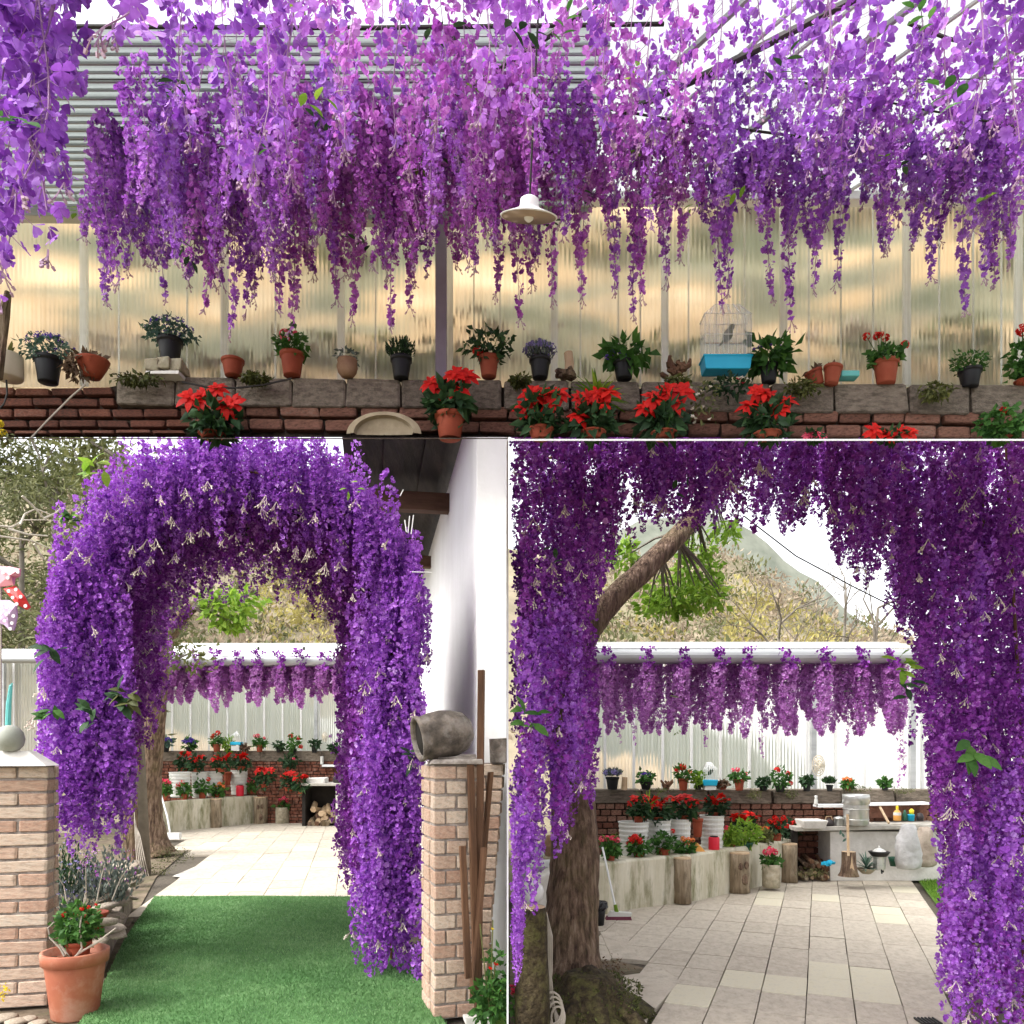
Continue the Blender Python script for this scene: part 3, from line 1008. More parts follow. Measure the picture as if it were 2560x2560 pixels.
# sloping sill beam that carries the terrace wall
sill = MB()
y0, y1 = 2.80, 3.14
for (xa, xb, thick) in ((-0.0155, 2.25, .0066),):
    pts = []
    for (y, s) in ((y0, 0), (y1, 0)):
        zt = CAMZ + .3840 * y
        pts.append((y, zt))
    za, zb = pts[0][1], pts[1][1]
    vs = [(xa, y0, za), (xb, y0, za), (xb, y1, zb), (xa, y1, zb), (xa, y0, za + thick), (xb, y0, za + thick), (xb, y1, zb + thick), (xa, y1, zb + thick)]
    sill.add(vs, [(3, 2, 1, 0), (4, 5, 6, 7), (0, 1, 5, 4), (1, 2, 6, 5), (2, 3, 7, 6), (3, 0, 4, 7)])
so = sill.build("ledge_beam", "white_paint")
tag(so, "thin white metal sill under the right half of the upper brick wall", "beam")
sill = MB()
xa, xb = -2.25, -0.0165
za, zb = CAMZ + .3862 * y0, CAMZ + .3862 * y1
vs = [(xa, y0, za), (xb, y0, za), (xb, y1, zb), (xa, y1, zb), (xa, y0, za + .004), (xb, y0, za + .004), (xb, y1, zb + .004), (xa, y1, zb + .004)]
sill.add(vs, [(3, 2, 1, 0), (4, 5, 6, 7), (0, 1, 5, 4), (1, 2, 6, 5), (2, 3, 7, 6), (3, 0, 4, 7)])
tag(sill.build("ledge_beam", "mortar_dark"), "thin dark sill under the left half of the upper brick wall", "beam")
for sx, nm in ((-2.32, "left"), (2.32, "right")):
    b = MB()
    b.box((sx, 3.0, 2.0), (.12, .12, 4.0))
    tag(b.build("support_post", "metal_grey"), "grey steel post carrying the %s end of the upper brick wall" % nm, "post")

# terrace wall: red bricks, dark old bricks on the left, grey blocks as coping
BR_D = unit_box_meshes("brick", "brick_dark", 6, .04, .07)
BR_R = unit_box_meshes("brick", "brick_red", 6, .05, .08)
BL_G = unit_box_meshes("block", "block_grey", 5, .03, .04)
wall = thing("brick_wall", "old brick wall topped with grey blocks carrying the long row of flower pots", "brick wall", (0, 3.0, 0))


def ledge_py(px):
    if px < 290:
        return 966
    return 943 + (px - 290) * (22.0 / 2270)


wm = MB()
n = 30
for i in range(n):
    a, b = -2.2 + 4.4 * i / n, -2.2 + 4.4 * (i + 1) / n
    za, zb = az_(ledge_py(CX + a / AD * F) + 8), az_(ledge_py(CX + b / AD * F) + 8)
    vs = [(a, .028, 2.678), (b, .028, 2.678), (b, .028, zb), (a, .028, za), (a, .14, 2.72), (b, .14, 2.72), (b, .14, zb), (a, .14, za)]
    wm.add(vs, [(0, 1, 2, 3), (3, 2, 6, 7), (5, 4, 7, 6), (1, 0, 4, 5)])
wm.build("mortar", "mortar_dark", wall)
joints = [290, 440, 590, 732, 866, 1002, 1130, 1256, 1425, 1600, 1760, 1925, 2085, 2268, 2424, 2600]
for a, b in zip(joints[:-1], joints[1:]):
    pt = ledge_py((a + b) / 2)
    zt, zb = az_(pt), az_(pt + 72)
    link("block", random.choice(BL_G), wall, (ax((a + b) / 2), .06, (zt + zb) / 2), rot=(random.uniform(-.02, .02), .0146 + random.uniform(-.006, .006), random.uniform(-.015, .015)),
         scale=(ax(b) - ax(a) - .004, .14, zt - zb))
for r, (p0, p1) in enumerate(((966, 990), (992, 1017), (1019, 1045), (1047, 1070), (1072, 1086))):
    xe = 288 if p0 < 1015 else 470 + (r % 2) * 40
    brick_row(wall, BR_D, ax(-60), ax(xe), (az_(p0) + az_(p1)) / 2, az_(p0) - az_(p1), .02, .04, ax(85) - ax(0), off=.06 * (r % 2), gap=.010)
for r in range(2):
    p0 = 1018 + r * 35
    brick_row(wall, BR_R, ax(515 - (r % 2) * 40), ax(2620), (az_(p0) + az_(p0 + 34)) / 2 + .004, az_(p0) - az_(p0 + 34), .02, .04, ax(92) - ax(0),
              off=.07 * (r % 2), gap=.011, slope=-.0135 * 0.75)

# translucent sheets on battens behind the pots
sheets = thing("sheet_wall", "wall of ribbed translucent plastic sheets behind the long row of pots", "plastic wall", (0, 3.12, 0))
bat = [-60, 215, 565, 855, 1125, 1385, 1660, 1955, 2262, 2540, 2640]
for i, (a, b) in enumerate(zip(bat[:-1], bat[1:])):
    mb = MB()
    xa, xb = ax(a, 3.12) + .004, ax(b, 3.12) - .004
    zt, zb = az_(490, 3.12), az_(968, 3.12)
    nr = max(3, int((xb - xa) / .017))
    for q in range(nr):
        u0, u1 = xa + (xb - xa) * q / nr, xa + (xb - xa) * (q + 1) / nr
        um = (u0 + u1) / 2
        mb.add([(u0, 0, zb), (um, -.0022, zb), (um, -.0022, zt), (u0, 0, zt), (u1, 0, zb), (u1, 0, zt)], [(0, 1, 2, 3), (1, 4, 5, 2)])
    mb.build("panel", "polycarbonate", sheets)
for a in bat[1:-1]:
    mb = MB()
    mb.box((ax(a, 3.12), -.014, (az_(490, 3.12) + az_(968, 3.12)) / 2), (.026, .018, az_(490, 3.12) - az_(968, 3.12)))
    mb.build("batten", "batten_clear", sheets)
for a in (300, 470, 690, 940, 1185, 1250, 1450, 1545, 1600, 1720, 1790, 1860, 2020, 2100, 2180, 2345, 2430, 2500):
    mb = MB()
    mb.box((ax(a, 3.12), -.008, (az_(490, 3.12) + az_(968, 3.12)) / 2), (.005, .006, az_(500, 3.12) - az_(968, 3.12)))
    mb.build("rib", "batten_clear", sheets)
b = MB()
b.box((ax(1103, 3.07), 0, (az_(520, 3.07) + az_(955, 3.07)) / 2), (ax(1120) - ax(1092), .035, az_(520, 3.07) - az_(955, 3.07)))
o = b.build("support_post", "post_lilac", loc=(0, 3.07, 0))
tag(o, "lilac grey square post standing on the wall between two translucent sheets", "post")

# eave rail and roof
b = MB()
b.box((ax(560, 3.08), 0, az_(543, 3.08)), (ax(1120, 3.08) - ax(-120, 3.08), .05, .036), ry=.012)
tag(b.build("eave_rail", "metal_grey", loc=(0, 3.08, 0), bevel=.004), "grey steel eave rail along the left of the corrugated roof", "rail")
b = MB()
b.box((ax(1900, 3.08), 0, az_(497, 3.08)), (ax(2640, 3.08) - ax(1120, 3.08), .05, .034))
tag(b.build("eave_rail", "white_paint", loc=(0, 3.08, 0), bevel=.004), "white eave rail above the right translucent sheets", "rail")

roof = thing("corrugated_roof", "grey corrugated sheet roof sloping over the left of the hanging wisteria", "roof", (0, 0, 0))
zA, zB = az_(528, 3.1), az_(66, 2.4)
for (xa, xb) in ((-2.9, -1.65), (-1.66, -.55), (-.56, .30)):
    mb = MB()
    m_ = 96
    rows = []
    for i in range(m_ + 1):
        v = i / m_
        y = 3.1 - .7 * v
        z = zA + (zB - zA) * v + .0085 * math.sin(v * 2 * PI * 12) + (.002 if xa > -1.7 else 0)
        rows.append((y, z))
    for i in range(m_):
        (ya, z0_), (yb, z1_) = rows[i], rows[i + 1]
        mb.add([(xa, ya, z0_), (xb, ya, z0_), (xb, yb, z1_), (xa, yb, z1_)], [(0, 1, 2, 3)])
    mb.build("sheet", "roof_sheet", roof, smooth=True)
for q in range(24):  # thin grey strips added to stand in for the corrugations' shading lines
    v = (q + .5) / 24
    mb = MB()
    mb.box((-1.3, 3.1 - .7 * v, zA + (zB - zA) * v - .012), (3.2, .004 if q % 2 else .007, .008))
    mb.build("rib", "metal_grey", roof)
roof2 = thing("translucent_roof", "bright translucent roof with slanting ribs over the right of the hanging wisteria", "roof", (0, 0, 0))
mb = MB()
mb.add([(.28, 3.1, zA + .06), (2.7, 3.1, zA + .06), (2.7, 2.3, zB + .04), (.28, 2.3, zB + .04)], [(0, 1, 2, 3)])
mb.build("sheet", "roof_pale", roof2)
for i in range(13):
    mb = MB()
    x = .10 + .17 * i
    p0, p1 = Vector((x, 3.06, zA + .05)), Vector((x + .62, 2.3, zB + .03))
    mb.tube([p0, p1], .007 if i % 3 else .012, 6)
    mb.build("rib", "metal_grey" if i % 3 == 0 else "wire_white", roof2)
for (p, q, r, m, lab) in (
        ((180, 66, 2.38), (1660, 60, 2.38), .006, "cable_dark", "thin dark front beam of the corrugated roof"),
        ((860, 418, 2.9), (1490, 10, 2.2), .009, "metal_dark", "dark slanting rafter under the corrugated roof left of the lamp"),
        ((1540, 292, 2.7), (2150, -10, 2.15), .011, "metal_dark", "dark slanting rafter right of the lamp"),
        ((1330, 240, 2.6), (2020, 345, 2.6), .004, "cable_dark", "thin dark wire crossing behind the right rafter"),
        ((2270, 58, 2.2), (2470, 120, 2.2), .005, "cable_dark", "short dark wire at the upper right of the canopy"),
        ((1980, 200, 2.5), (2560, 320, 2.5), .003, "cable_dark", "thin sagging wire across the right strands"),
        ((2360, 375, 2.7), (2480, 340, 2.7), .005, "cable_dark", "short dark rod near the right end of the canopy")):
    mb = MB()
    a, c = P(*p), P(*q)
    mb.tube([a, a.lerp(c, .5) + Vector((0, 0, -.008)), c], r, 8)
    o = mb.build("roof_beam" if r > .0055 else "wire", m)
    tag(o, lab, "beam" if r > .0055 else "wire")
# wires the strands hang from
for y in (1.05, 1.3, 1.6, 1.9, 2.2, 2.5, 2.75):
    mb = MB()
    z = min(3.58, 1.5 + 1.03 * y) + .01
    mb.tube([(-2.6, y, z), (2.6, y, z)], .002, 4)
    tag(mb.build("wire", "cable_dark"), "thin wire stretched under the canopy for hanging wisteria", "wire", "wires the wisteria hangs from")

# lamp
lp = P(1322, 543, 2.15)
t = thing("hanging_lamp", "wide white enamel lamp shade hanging among the wisteria", "lamp", lp)
t.rotation_euler = (.36, .05, 0)
k = 2.15 / F
mb = MB()
mb.lathe([(70 * k, 0), (72 * k, .002), (58 * k, 7 * k), (36 * k, 15 * k), (26 * k, 20 * k), (24 * k, 24 * k), (22 * k, 40 * k), (14 * k, 45 * k), (5 * k, 48 * k)], n=28)
mb.build("lamp_shade", "lamp_enamel", t, smooth=True)
mb = MB()
mb.lathe([(68 * k, -.0006), (56 * k, 5 * k), (30 * k, 11 * k), (5 * k, 12 * k)], n=28)
mb.build("reflector", "lamp_inside", t, smooth=True)
mb = MB()
mb.lathe([(.004, -.012), (.012, -.006), (.014, .006), (.009, .02)], n=12)
mb.build("bulb", "lamp_globe", t, smooth=True)
mb = MB()
mb.tube([(0, 0, 46 * k), (0, 0, 3.56 - lp.z)], .003, 6)
mb.build("cord", "cable_dark", t)

# ---- pots on the ledge
PD = 2.985
plant(120, 957, PD, (66, 62), (118, 60), label="black pot of blue lobelia near the left end of the upper ledge", potm="pot_black", folm="leaf_teal", nleaf=420, leafL=.022, tiny=("petal_indigo", 70, .008), stems=False)
plant(425, 907, PD, (62, 58), (118, 54), label="black pot of blue lobelia raised on a stone block", potm="pot_black", folm="leaf_teal", nleaf=420, leafL=.022, tiny=("petal_indigo", 90, .008))
plant(730, 940, PD, (60, 56), (74, 58), [(713, 838, 34, "petal_pink"), (738, 832, 14, "petal_pink")], label="terracotta pot of pink geranium on the upper ledge", folm="leaf_green", nleaf=190, leafL=.028, leafW=.024)
plant(1003, 947, PD, (54, 52), (78, 52), label="black pot of plain dark green foliage left of the lilac post", potm="pot_black", folm="leaf_dark", kind="needle", nleaf=110, leafL=.02)
plant(1222, 943, PD, (52, 50), (112, 66), [(1195, 880, 32)] + [(q, w, 7, "leaf_dark") for q, w in ((1160, 855), (1205, 840), (1218, 832), (1245, 838), (1272, 846), (1175, 846))],
      label="terracotta pot of spreading foliage with one round red bloom and dark buds", folm="leaf_dark", nleaf=190, leafL=.034, leafW=.02)
plant(1350, 946, PD, (54, 48), (78, 44), label="black pot of pale lavender flowers on the upper ledge", potm="pot_black", folm="leaf_silver", kind="needle", nleaf=90, leafL=.016, tiny=("petal_lavender", 170, .009))
plant(1560, 948, PD, (56, 42), (100, 52), [(1530, 882, 18), (1552, 876, 20), (1576, 884, 17), (1518, 893, 15), (1582, 900, 16), (1560, 890, 16)], headm="petal_indigo",
      label="black pot of deep purple primroses with bright green leaves", potm="pot_black", folm="leaf_green", nleaf=110, leafL=.05, leafW=.03)
plant(1922, 957, PD, (48, 44), (112, 62), [(1900, 868, 13), (1925, 862, 13), (1948, 866, 12), (1885, 874, 11), (1912, 858, 9)], headm="petal_indigo",
      label="black pot of broad green leaves with dark purple flowers beside the birdcage", potm="pot_black", folm="leaf_green", nleaf=130, leafL=.055, leafW=.032)
plant(2215, 960, PD, (62, 56), (86, 42), [(2166, 841, 22), (2192, 840, 22), (2214, 844, 22), (2262, 862, 24), (2202, 836, 18)],
      label="terracotta pot of tall scarlet geranium on the right of the upper ledge", folm="leaf_green", nleaf=190, leafL=.028, leafW=.024)
plant(2425, 968, PD, (56, 44), (90, 46), label="small black pot of compact green foliage near the right end of the upper ledge", potm="pot_black", folm="leaf_green", nleaf=380, leafL=.018)
plant(2562, 962, PD, (50, 10), (84, 110), [(2556, 825, 34), (2575, 850, 26)], label="red geranium cut off by the right edge of the top picture", folm="leaf_green", nleaf=240, leafL=.03, leafW=.025)
plant(232, 946, PD, (78, 44), (60, 16), label="terracotta bowl of withered leaves on the upper ledge", potk="bowl", folm="leaf_dry", nleaf=60, leafL=.035, cat="bowl", name="terracotta_bowl")
t = thing("dry_plant", "withered brown plant beside the terracotta bowl of leaves", "dead plant", P(193, 925, PD - .02))
cloud_obj("foliage", [leaf_cloud((0, 0, .01), (.05, .04, .035), 120, .035, .018, .3, .8)], "leaf_dry", t)
plant(582, 940, PD, (56, 40), (30, 4), label="small empty terracotta pot on the upper ledge", nleaf=14, folm="leaf_dry", leafL=.012, cat="pot", name="terracotta_pot")
plant(868, 942, PD, (50, 42), (56, 26), label="round brown clay pot with a small grey succulent", potm="pot_clay", potk="round", folm="leaf_silver", nleaf=60, leafL=.02, leafW=.012)
plant(2045, 962, PD, (44, 36), (30, 14), label="tilted terracotta pot of dry stems between two green plants on the upper ledge", nleaf=26, folm="leaf_dry", leafL=.03, lean=-.35, cat="pot", name="terracotta_pot")
plant(2078, 960, PD - .02, (46, 44), (30, 10), label="upright terracotta pot leaning against a tilted one on the upper ledge", nleaf=18, folm="leaf_dry", leafL=.03, lean=.12, cat="pot", name="terracotta_pot")
plant(22, 948, PD, (66, 60), (40, 40), label="cream pot with a grey cactus at the left end of the upper ledge", potm="pot_cream", potk="cyl", kind="spiky", folm="leaf_olive", nleaf=14, leafL=.05)

t = thing("stone_block", "rough stone block under the raised black lobelia pot", "stone", P(420, 925, PD))
mb = MB()
for i in range(3):
    mb.box(((i - 1) * .043, random.uniform(-.006, .006), random.uniform(-.003, .003)), (.047, .09, .045), jit=.006)
mb.build("stone", "stone_pot", t, bevel=.004)
mb = MB()
mb.box((0, 0, -.033), (.125, .1, .012), jit=.003)
mb.build("slab", "cap_mortar", t)

t = thing("wood_block", "upright piece of driftwood with a knotty foot on the ledge", "driftwood", P(1422, 948, PD))
mb = MB()
mb.tube([(0, 0, .02), (.003, 0, .06), (-.002, 0, .1)], [.017, .017, .016], 8, wob=.06)
mb.build("upright", "wood_end", t)
mb = MB()
for i in range(9):
    a = random.uniform(0, 6)
    mb.tube([(random.uniform(-.04, .03), random.uniform(-.02, .02), .01), (random.uniform(-.05, .04), random.uniform(-.03, .03), random.uniform(.015, .05))], [.013, .008], 6, wob=.2)
mb.build("foot", "bark", t)
t = thing("driftwood", "knotted brown driftwood root between the purple primroses and the birdcage", "driftwood", P(1690, 948, PD))
mb = MB()
for i in range(16):
    a = random.uniform(0, 6)
    p0 = Vector((random.uniform(-.03, .03), random.uniform(-.02, .02), random.uniform(.0, .04)))
    p2 = p0 + Vector((random.uniform(-.03, .03), random.uniform(-.015, .015), random.uniform(.005, .05)))
    mb.tube([p0, p0.lerp(p2, .5) + Vector((random.uniform(-.012, .012), 0, random.uniform(-.006, .01))), p2], [.011, .009, .006], 6, wob=.25)
mb.build("root", "plank", t)
mb = MB()
mb.box((0, 0, 0), (.068, .05, .022))
tag(mb.build("tray", "teal_plastic", loc=P(2120, 940, PD), bevel=.004), "small teal plastic tray beside the terracotta pots", "tray")

# birdcage
k = PD / F
t = thing("birdcage", "clear birdcage with a blue base and a small bird on its perch", "birdcage", P(1814, 932, PD))
mb = MB()
w, d = 60 * k, .038
mb.add([(-w, -d, .052), (w, -d, .052), (w, d, .052), (-w, d, .052), (-w * .92, -d * .9, 0), (w * .92, -d * .9, 0), (w * .92, d * .9, 0), (-w * .92, d * .9, 0)],
       [(3, 2, 1, 0), (4, 5, 6, 7), (0, 1, 5, 4), (1, 2, 6, 5), (2, 3, 7, 6), (3, 0, 4, 7)])
mb.box((0, 0, .048), (2.06 * w, 2.1 * d, .009))
mb.build("base", "blue_plastic", t, bevel=.003)
mb = MB()
hb = 135 * k
mb.add([(-w * .95, -d, .055), (w * .95, -d, .055), (w * .95, -d, hb), (-w * .95, -d, hb), (-w * .95, d, .055), (w * .95, d, .055), (w * .95, d, hb), (-w * .95, d, hb)],
       [(0, 1, 2, 3), (5, 4, 7, 6), (1, 5, 6, 2), (4, 0, 3, 7)])
mb.build("panel", "cage_clear", t)
mb = MB()
hr = 172 * k
mb.add([(-w * 1.0, -d * 1.05, hb), (w * .95, -d * 1.05, hb), (w * .55, 0, hr), (-w * .45, 0, hr), (-w * 1.0, d * 1.05, hb), (w * .95, d * 1.05, hb)], [(0, 1, 2, 3), (5, 4, 3, 2), (4, 0, 3), (1, 5, 2)])
mb.build("roof", "cage_clear", t)
mb = MB()
for i in range(11):
    x = -w * .95 + 1.9 * w * i / 10
    for s in (-1, 1):
        mb.tube([(x, s * d, .055), (x, s * d, hb)], .0007, 4)
for z in (hb, hb * .62):
    for s in (-1, 1):
        mb.tube([(-w * .97, s * d, z), (w * .97, s * d, z)], .0018, 4)
    for s in (-1, 1):
        mb.tube([(s * w * .97, -d, z), (s * w * .97, d, z)], .0018, 4)
for q in (-.45, -.2, .05, .3, .55):
    mb.tube([(q * w * 1.6, -d * 1.05, hb), (q * w, 0, hr)], .0018, 4)
mb.build("bars", "wire_white", t)
mb = MB()
mb.tube([(-w * .9, 0, hb * .55), (w * .9, 0, hb * .55)], .003, 6)
mb.build("perch", "wood_end", t)
bird = thing("bird", "small olive brown bird sitting on the birdcage perch", "bird", P(1814, 932, PD) + Vector((w * .1, 0, hb * .55 + .003)))
mb = MB()
mb.lathe([(.001, -.030), (.012, -.022), (.0175, -.006), (.017, .008), (.012, .020), (.010, .026), (.011, .033), (.0085, .040), (.002, .044)], (0, 0, .028), 12, M=Euler((0, .45, 0)).to_matrix(), wob=.03)
mb.tube([(-.014, 0, .006), (-.034, 0, -.014)], [.006, .002], 6)
mb.tube([(.019, 0, .066), (.029, 0, .063)], [.003, .0006], 5)
mb.build("body", "leaf_olive", bird, smooth=True)
mb = MB()
for s in (-1, 1):
    mb.tube([(.002, s * .005, .014), (.004, s * .006, 0)], .0012, 4)
mb.build("leg", "pot_clay", bird)
# faded blossoms wired to the cage's left
t = thing("dried_roses", "stalk of faded white rosebuds hanging under the birdcage", "dried flowers", P(1760, 1000, 2.9))
for i in range(13):
    q = Vector((random.uniform(-.05, .03), random.uniform(-.015, .015), random.uniform(-.08, .07)))
    link("flower", head_mesh("petal_white", "rose"), t, q, rot=(random.uniform(0, 1), random.uniform(-1, 1), 0), scale=.011)
cloud_obj("foliage", [leaf_cloud((0, 0, 0), (.06, .02, .09), 90, .022, .012, .2)], "leaf_olive", t)
t = thing("pink_rosebuds", "pale pink rosebuds tucked under the birdcage's right corner", "flowers", P(1860, 957, 2.93))
for i in range(6):
    link("flower", head_mesh("petal_pink" if i % 3 == 0 else "petal_white", "rose"), t, (random.uniform(-.035, .03), random.uniform(-.01, .01), random.uniform(-.012, .012)), rot=(.6, random.uniform(-1, 1), 0), scale=.013)
cloud_obj("foliage", [leaf_cloud((-.06, 0, -.01), (.09, .02, .04), 110, .026, .016, .2)], "leaf_dark", t)

# ---- poinsettias standing in front of the wall
FD = 2.88
# px, bract centre y, spread, foliage bottom, pot top
for (px, by, wd, fb, pt, pw, lab) in (
        (530, 1000, 130, 1078, 1085, 66, "bushy red poinsettia at the left in front of the dark bricks"),
        (1125, 962, 120, 1040, 1036, 76, "tall red poinsettia below the lilac post"),
        (1352, 990, 122, 1066, 1072, 66, "red poinsettia below the pale lavender pot"),
        (1482, 1010, 116, 1076, 1080, 66, "red poinsettia in front of the spider plant"),
        (1660, 1003, 132, 1076, 1082, 66, "widest red poinsettia left of the faded rosebuds"),
        (1918, 1005, 116, 1070, 1084, 70, "red poinsettia right below the birdcage and its rosebuds")):
    hd = []
    for i in range(6):
        hd.append((px + wd * (-.36 + .145 * i) + random.uniform(-8, 8), by + random.uniform(-20, 22) + (12 if i in (0, 4) else -10), wd * random.uniform(.5, .68)))
    plant(px, 1098, FD, (pw, 1098 - pt), (wd * .86, pt - by), hd, label=lab, folm="leaf_dark", nleaf=150, leafL=.055, leafW=.032, bracts=True, name="poinsettia", cat="poinsettia", rise=2)
for (px, by, wd, m, lab) in ((2035, 1088, 54, "petal_pink", "pink poinsettia just peeping over the lower edge of the top picture"),
                             (2230, 1080, 120, "petal_red", "red poinsettia tops just peeping over the lower right edge of the top picture")):
    plant(px, 1100, FD, (20, 4), (wd * .7, 14), [(px + q * wd, by + random.uniform(-6, 6), wd * .5, m) for q in (-.35, -.1, .15, .38)], label=lab, folm="leaf_dark", nleaf=50, leafL=.03, leafW=.02, bracts=True, name="poinsettia", cat="poinsettia")
plant(2510, 1100, FD, (40, 6), (116, 74), [(2508, 1026, 22)], label="green shrub with one small red flower at the right end of the brick wall", folm="leaf_green", nleaf=420, leafL=.028, leafW=.02, cat="shrub", name="flowering_shrub")
plant(1492, 1040, 2.93, (30, 40), (150, 84), label="striped spider plant arching behind the red poinsettias", folm="leaf_lime", kind="spiky", nleaf=34, leafL=.055, name="spider_plant", cat="spider plant")
t = thing("yellow_flower", "yellow flower at the lower left corner of the top picture", "flower", P(6, 1075, FD))
for i in range(4):
    link("flower", head_mesh("petal_yellow", "umbel"), t, (random.uniform(-.02, .02), 0, random.uniform(-.03, .03)), scale=.016)
cloud_obj("foliage", [leaf_cloud((0, 0, -.02), (.03, .02, .03), 30, .02, .012, .2)], "leaf_olive", t)

# round stone mortar leaning on the wall
t = thing("millstone", "half hidden round stone basin leaning against the brick wall", "stone basin", P(962, 1090, 2.90))
r = 92 * 2.92 / F
mb = MB()
for (ra, rb, yy, yz) in ((1.0, .80, -.02, -.03), (.80, .74, -.03, -.012), (.74, .02, -.012, -.008)):
    nn = 28
    vs = []
    for i in range(nn + 1):
        a = PI * i / nn
        c, s = math.cos(a), math.sin(a) * .60
        vs += [(c * r * ra, yy, s * r * ra), (c * r * rb, yz, s * r * rb)]
    mb.add(vs, [(2 * i, 2 * i + 2, 2 * i + 3, 2 * i + 1) for i in range(nn)])
vs = []
for i in range(29):
    a = PI * i / 28
    c, s = math.cos(a), math.sin(a) * .60
    vs += [(c * r, -.02, s * r), (c * r * .97, .03, s * r * .97 + .012)]
mb.add(vs, [(2 * i + 1, 2 * i + 3, 2 * i + 2, 2 * i) for i in range(28)])
mb.build("basin", "millstone", t, smooth=False)

for (px, py, w, h, lab) in ((345, 948, 110, 16, "yellow green moss clump on the first grey blocks"), (2340, 978, 74, 44, "hanging moss clump on the right grey blocks"),
                            (2005, 966, 84, 34, "dark moss clump below the tilted terracotta pots"), (640, 945, 70, 10, "thin moss between two small terracotta pots"),
                            (1690, 954, 60, 16, "moss at the foot of the knotted driftwood"), (1300, 950, 50, 8, "sparse moss left of the pale lavender pot")):
    moss_clump(px, py, 2.93, w, h, lab)
for (pts, m, lab) in ((((455, 955), (520, 968), (590, 970), (660, 962), (730, 946)), "cable_dark", "dark cable sagging along the grey blocks"),
                      (((75, 1098), (120, 1050), (180, 990), (215, 960)), "cable_pale", "pale stick leaning over the dark bricks"),
                      (((16, 950), (18, 985), (10, 1010), (-5, 1025)), "cable_dark", "short black cord hanging at the wall's left end")):
    mb = MB()
    mb.tube([P(x, y, 2.925) for x, y in pts], .0035, 6)
    tag(mb.build("cable", m), lab, "cable")
mb = MB()
mb.tube([P(-8, 945, 2.9), P(4, 860, 2.9), P(10, 790, 2.9), P(20, 730, 2.9)], [.02, .018, .02, .012], 8, wob=.15)
tag(mb.build("bare_sapling", "bark"), "dark bare stem at the left edge of the top picture", "stem")

# ---- hanging wisteria
ZT = 3.575


def top_of(D):
    return min(ZT, 1.5 + 1.02 * D)


near = [(5, 1.25, 770, 'v'), (28, 1.2, 690, 'v'), (55, 1.15, 620, 'b'), (85, 1.1, 500, 'v'), (112, 1.12, 430, 'b'), (135, 1.15, 340, 'v'), (40, 1.35, 720, 'v'), (80, 1.4, 580, 'v')]
for i, (px, D, pb, c) in enumerate(near):
    hang("large blossomed violet wisteria strand in the near bunch at the top left", "near wisteria strands at the top left", px, D, pb, top_of(D), .06, 76, .0185, "petal_near",
         single=True, leaves=1 if i % 3 == 0 else 0)
for i, (px, D, pb) in enumerate(((345, 1.25, 120), (300, 1.05, 30))):
    hang("sparse drooping violet wisteria tip beside the near left bunch", "sparse near wisteria tips", px, D, pb, top_of(D), .045, 12, .024, "petal_blue", single=True, tail=.9)
midnear = [(470, 1.7, 330, 'b'), (560, 1.6, 400, 'v'), (650, 1.5, 420, 'v'), (740, 1.55, 380, 'm'), (830, 1.7, 330, 'v'), (1010, 1.75, 300, 'b'),
           (1205, 1.6, 330, 'm'), (1310, 1.8, 300, 'm'), (1530, 1.7, 300, 'v'), (1640, 1.8, 260, 'v'),
           (2060, 1.5, 330, 'b'), (2190, 1.45, 300, 'v'), (2440, 1.4, 380, 'b'), (2520, 1.45, 420, 'v')]
MM = {'v': "petal_near", 'm': "petal_violet", 'b': "petal_near"}
for i, (px, D, pb, c) in enumerate(midnear):
    side = "left" if px < 900 else ("middle" if px < 1500 else "right")
    hang("wide petalled violet wisteria strand hanging high in the %s of the canopy" % side, "high wisteria strands in the %s of the canopy" % side,
         px, D, pb + random.uniform(0, 60), top_of(D), .052, 50, .0185, MM[c], single=True, leaves=1 if i % 3 == 0 else 0, tail=.6)


def envelope(px):
    xs = [220, 280, 340, 400, 480, 560, 640, 720, 800, 880, 1000, 1100, 1200, 1320, 1400, 1500, 1600, 1700, 1800, 1900, 2000, 2100, 2200, 2300, 2400, 2560]
    ys = [740, 670, 680, 700, 690, 720, 680, 720, 650, 640, 700, 660, 640, 640, 560, 600, 610, 560, 600, 590, 600, 570, 580, 570, 590, 580]
    return float(np.interp(px, xs, ys))


def zone(px):
    return ("left of the first pots" if px < 420 else "above the lobelia and pink geranium" if px < 800 else "left of the white lamp" if px < 1180 else
            "around the white lamp" if px < 1440 else "between the lamp and the birdcage" if px < 1760 else "above the birdcage" if px < 2020 else "at the right end")


def colour(px):
    u = random.random()
    if 800 < px < 1750:
        return "petal_magenta" if u < .75 else "petal_violet"
    if px < 480:
        return "petal_blue" if u < .5 else "petal_violet"
    if px < 800:
        return "petal_violet" if u < .6 else "petal_magenta"
    return "petal_blue" if u < .45 else "petal_violet"


# body of the canopy: many strands, thinner to the right
def lab_(px, m, pb, lv):
    return "%s %s strand%s in the curtain %s" % ("short" if pb < 420 else "mid length" if pb < 560 else "low",
                                                      {"petal_magenta": "magenta", "petal_violet": "violet", "petal_blue": "bluish violet"}[m], " with a leaf" if lv else "", zone(px))


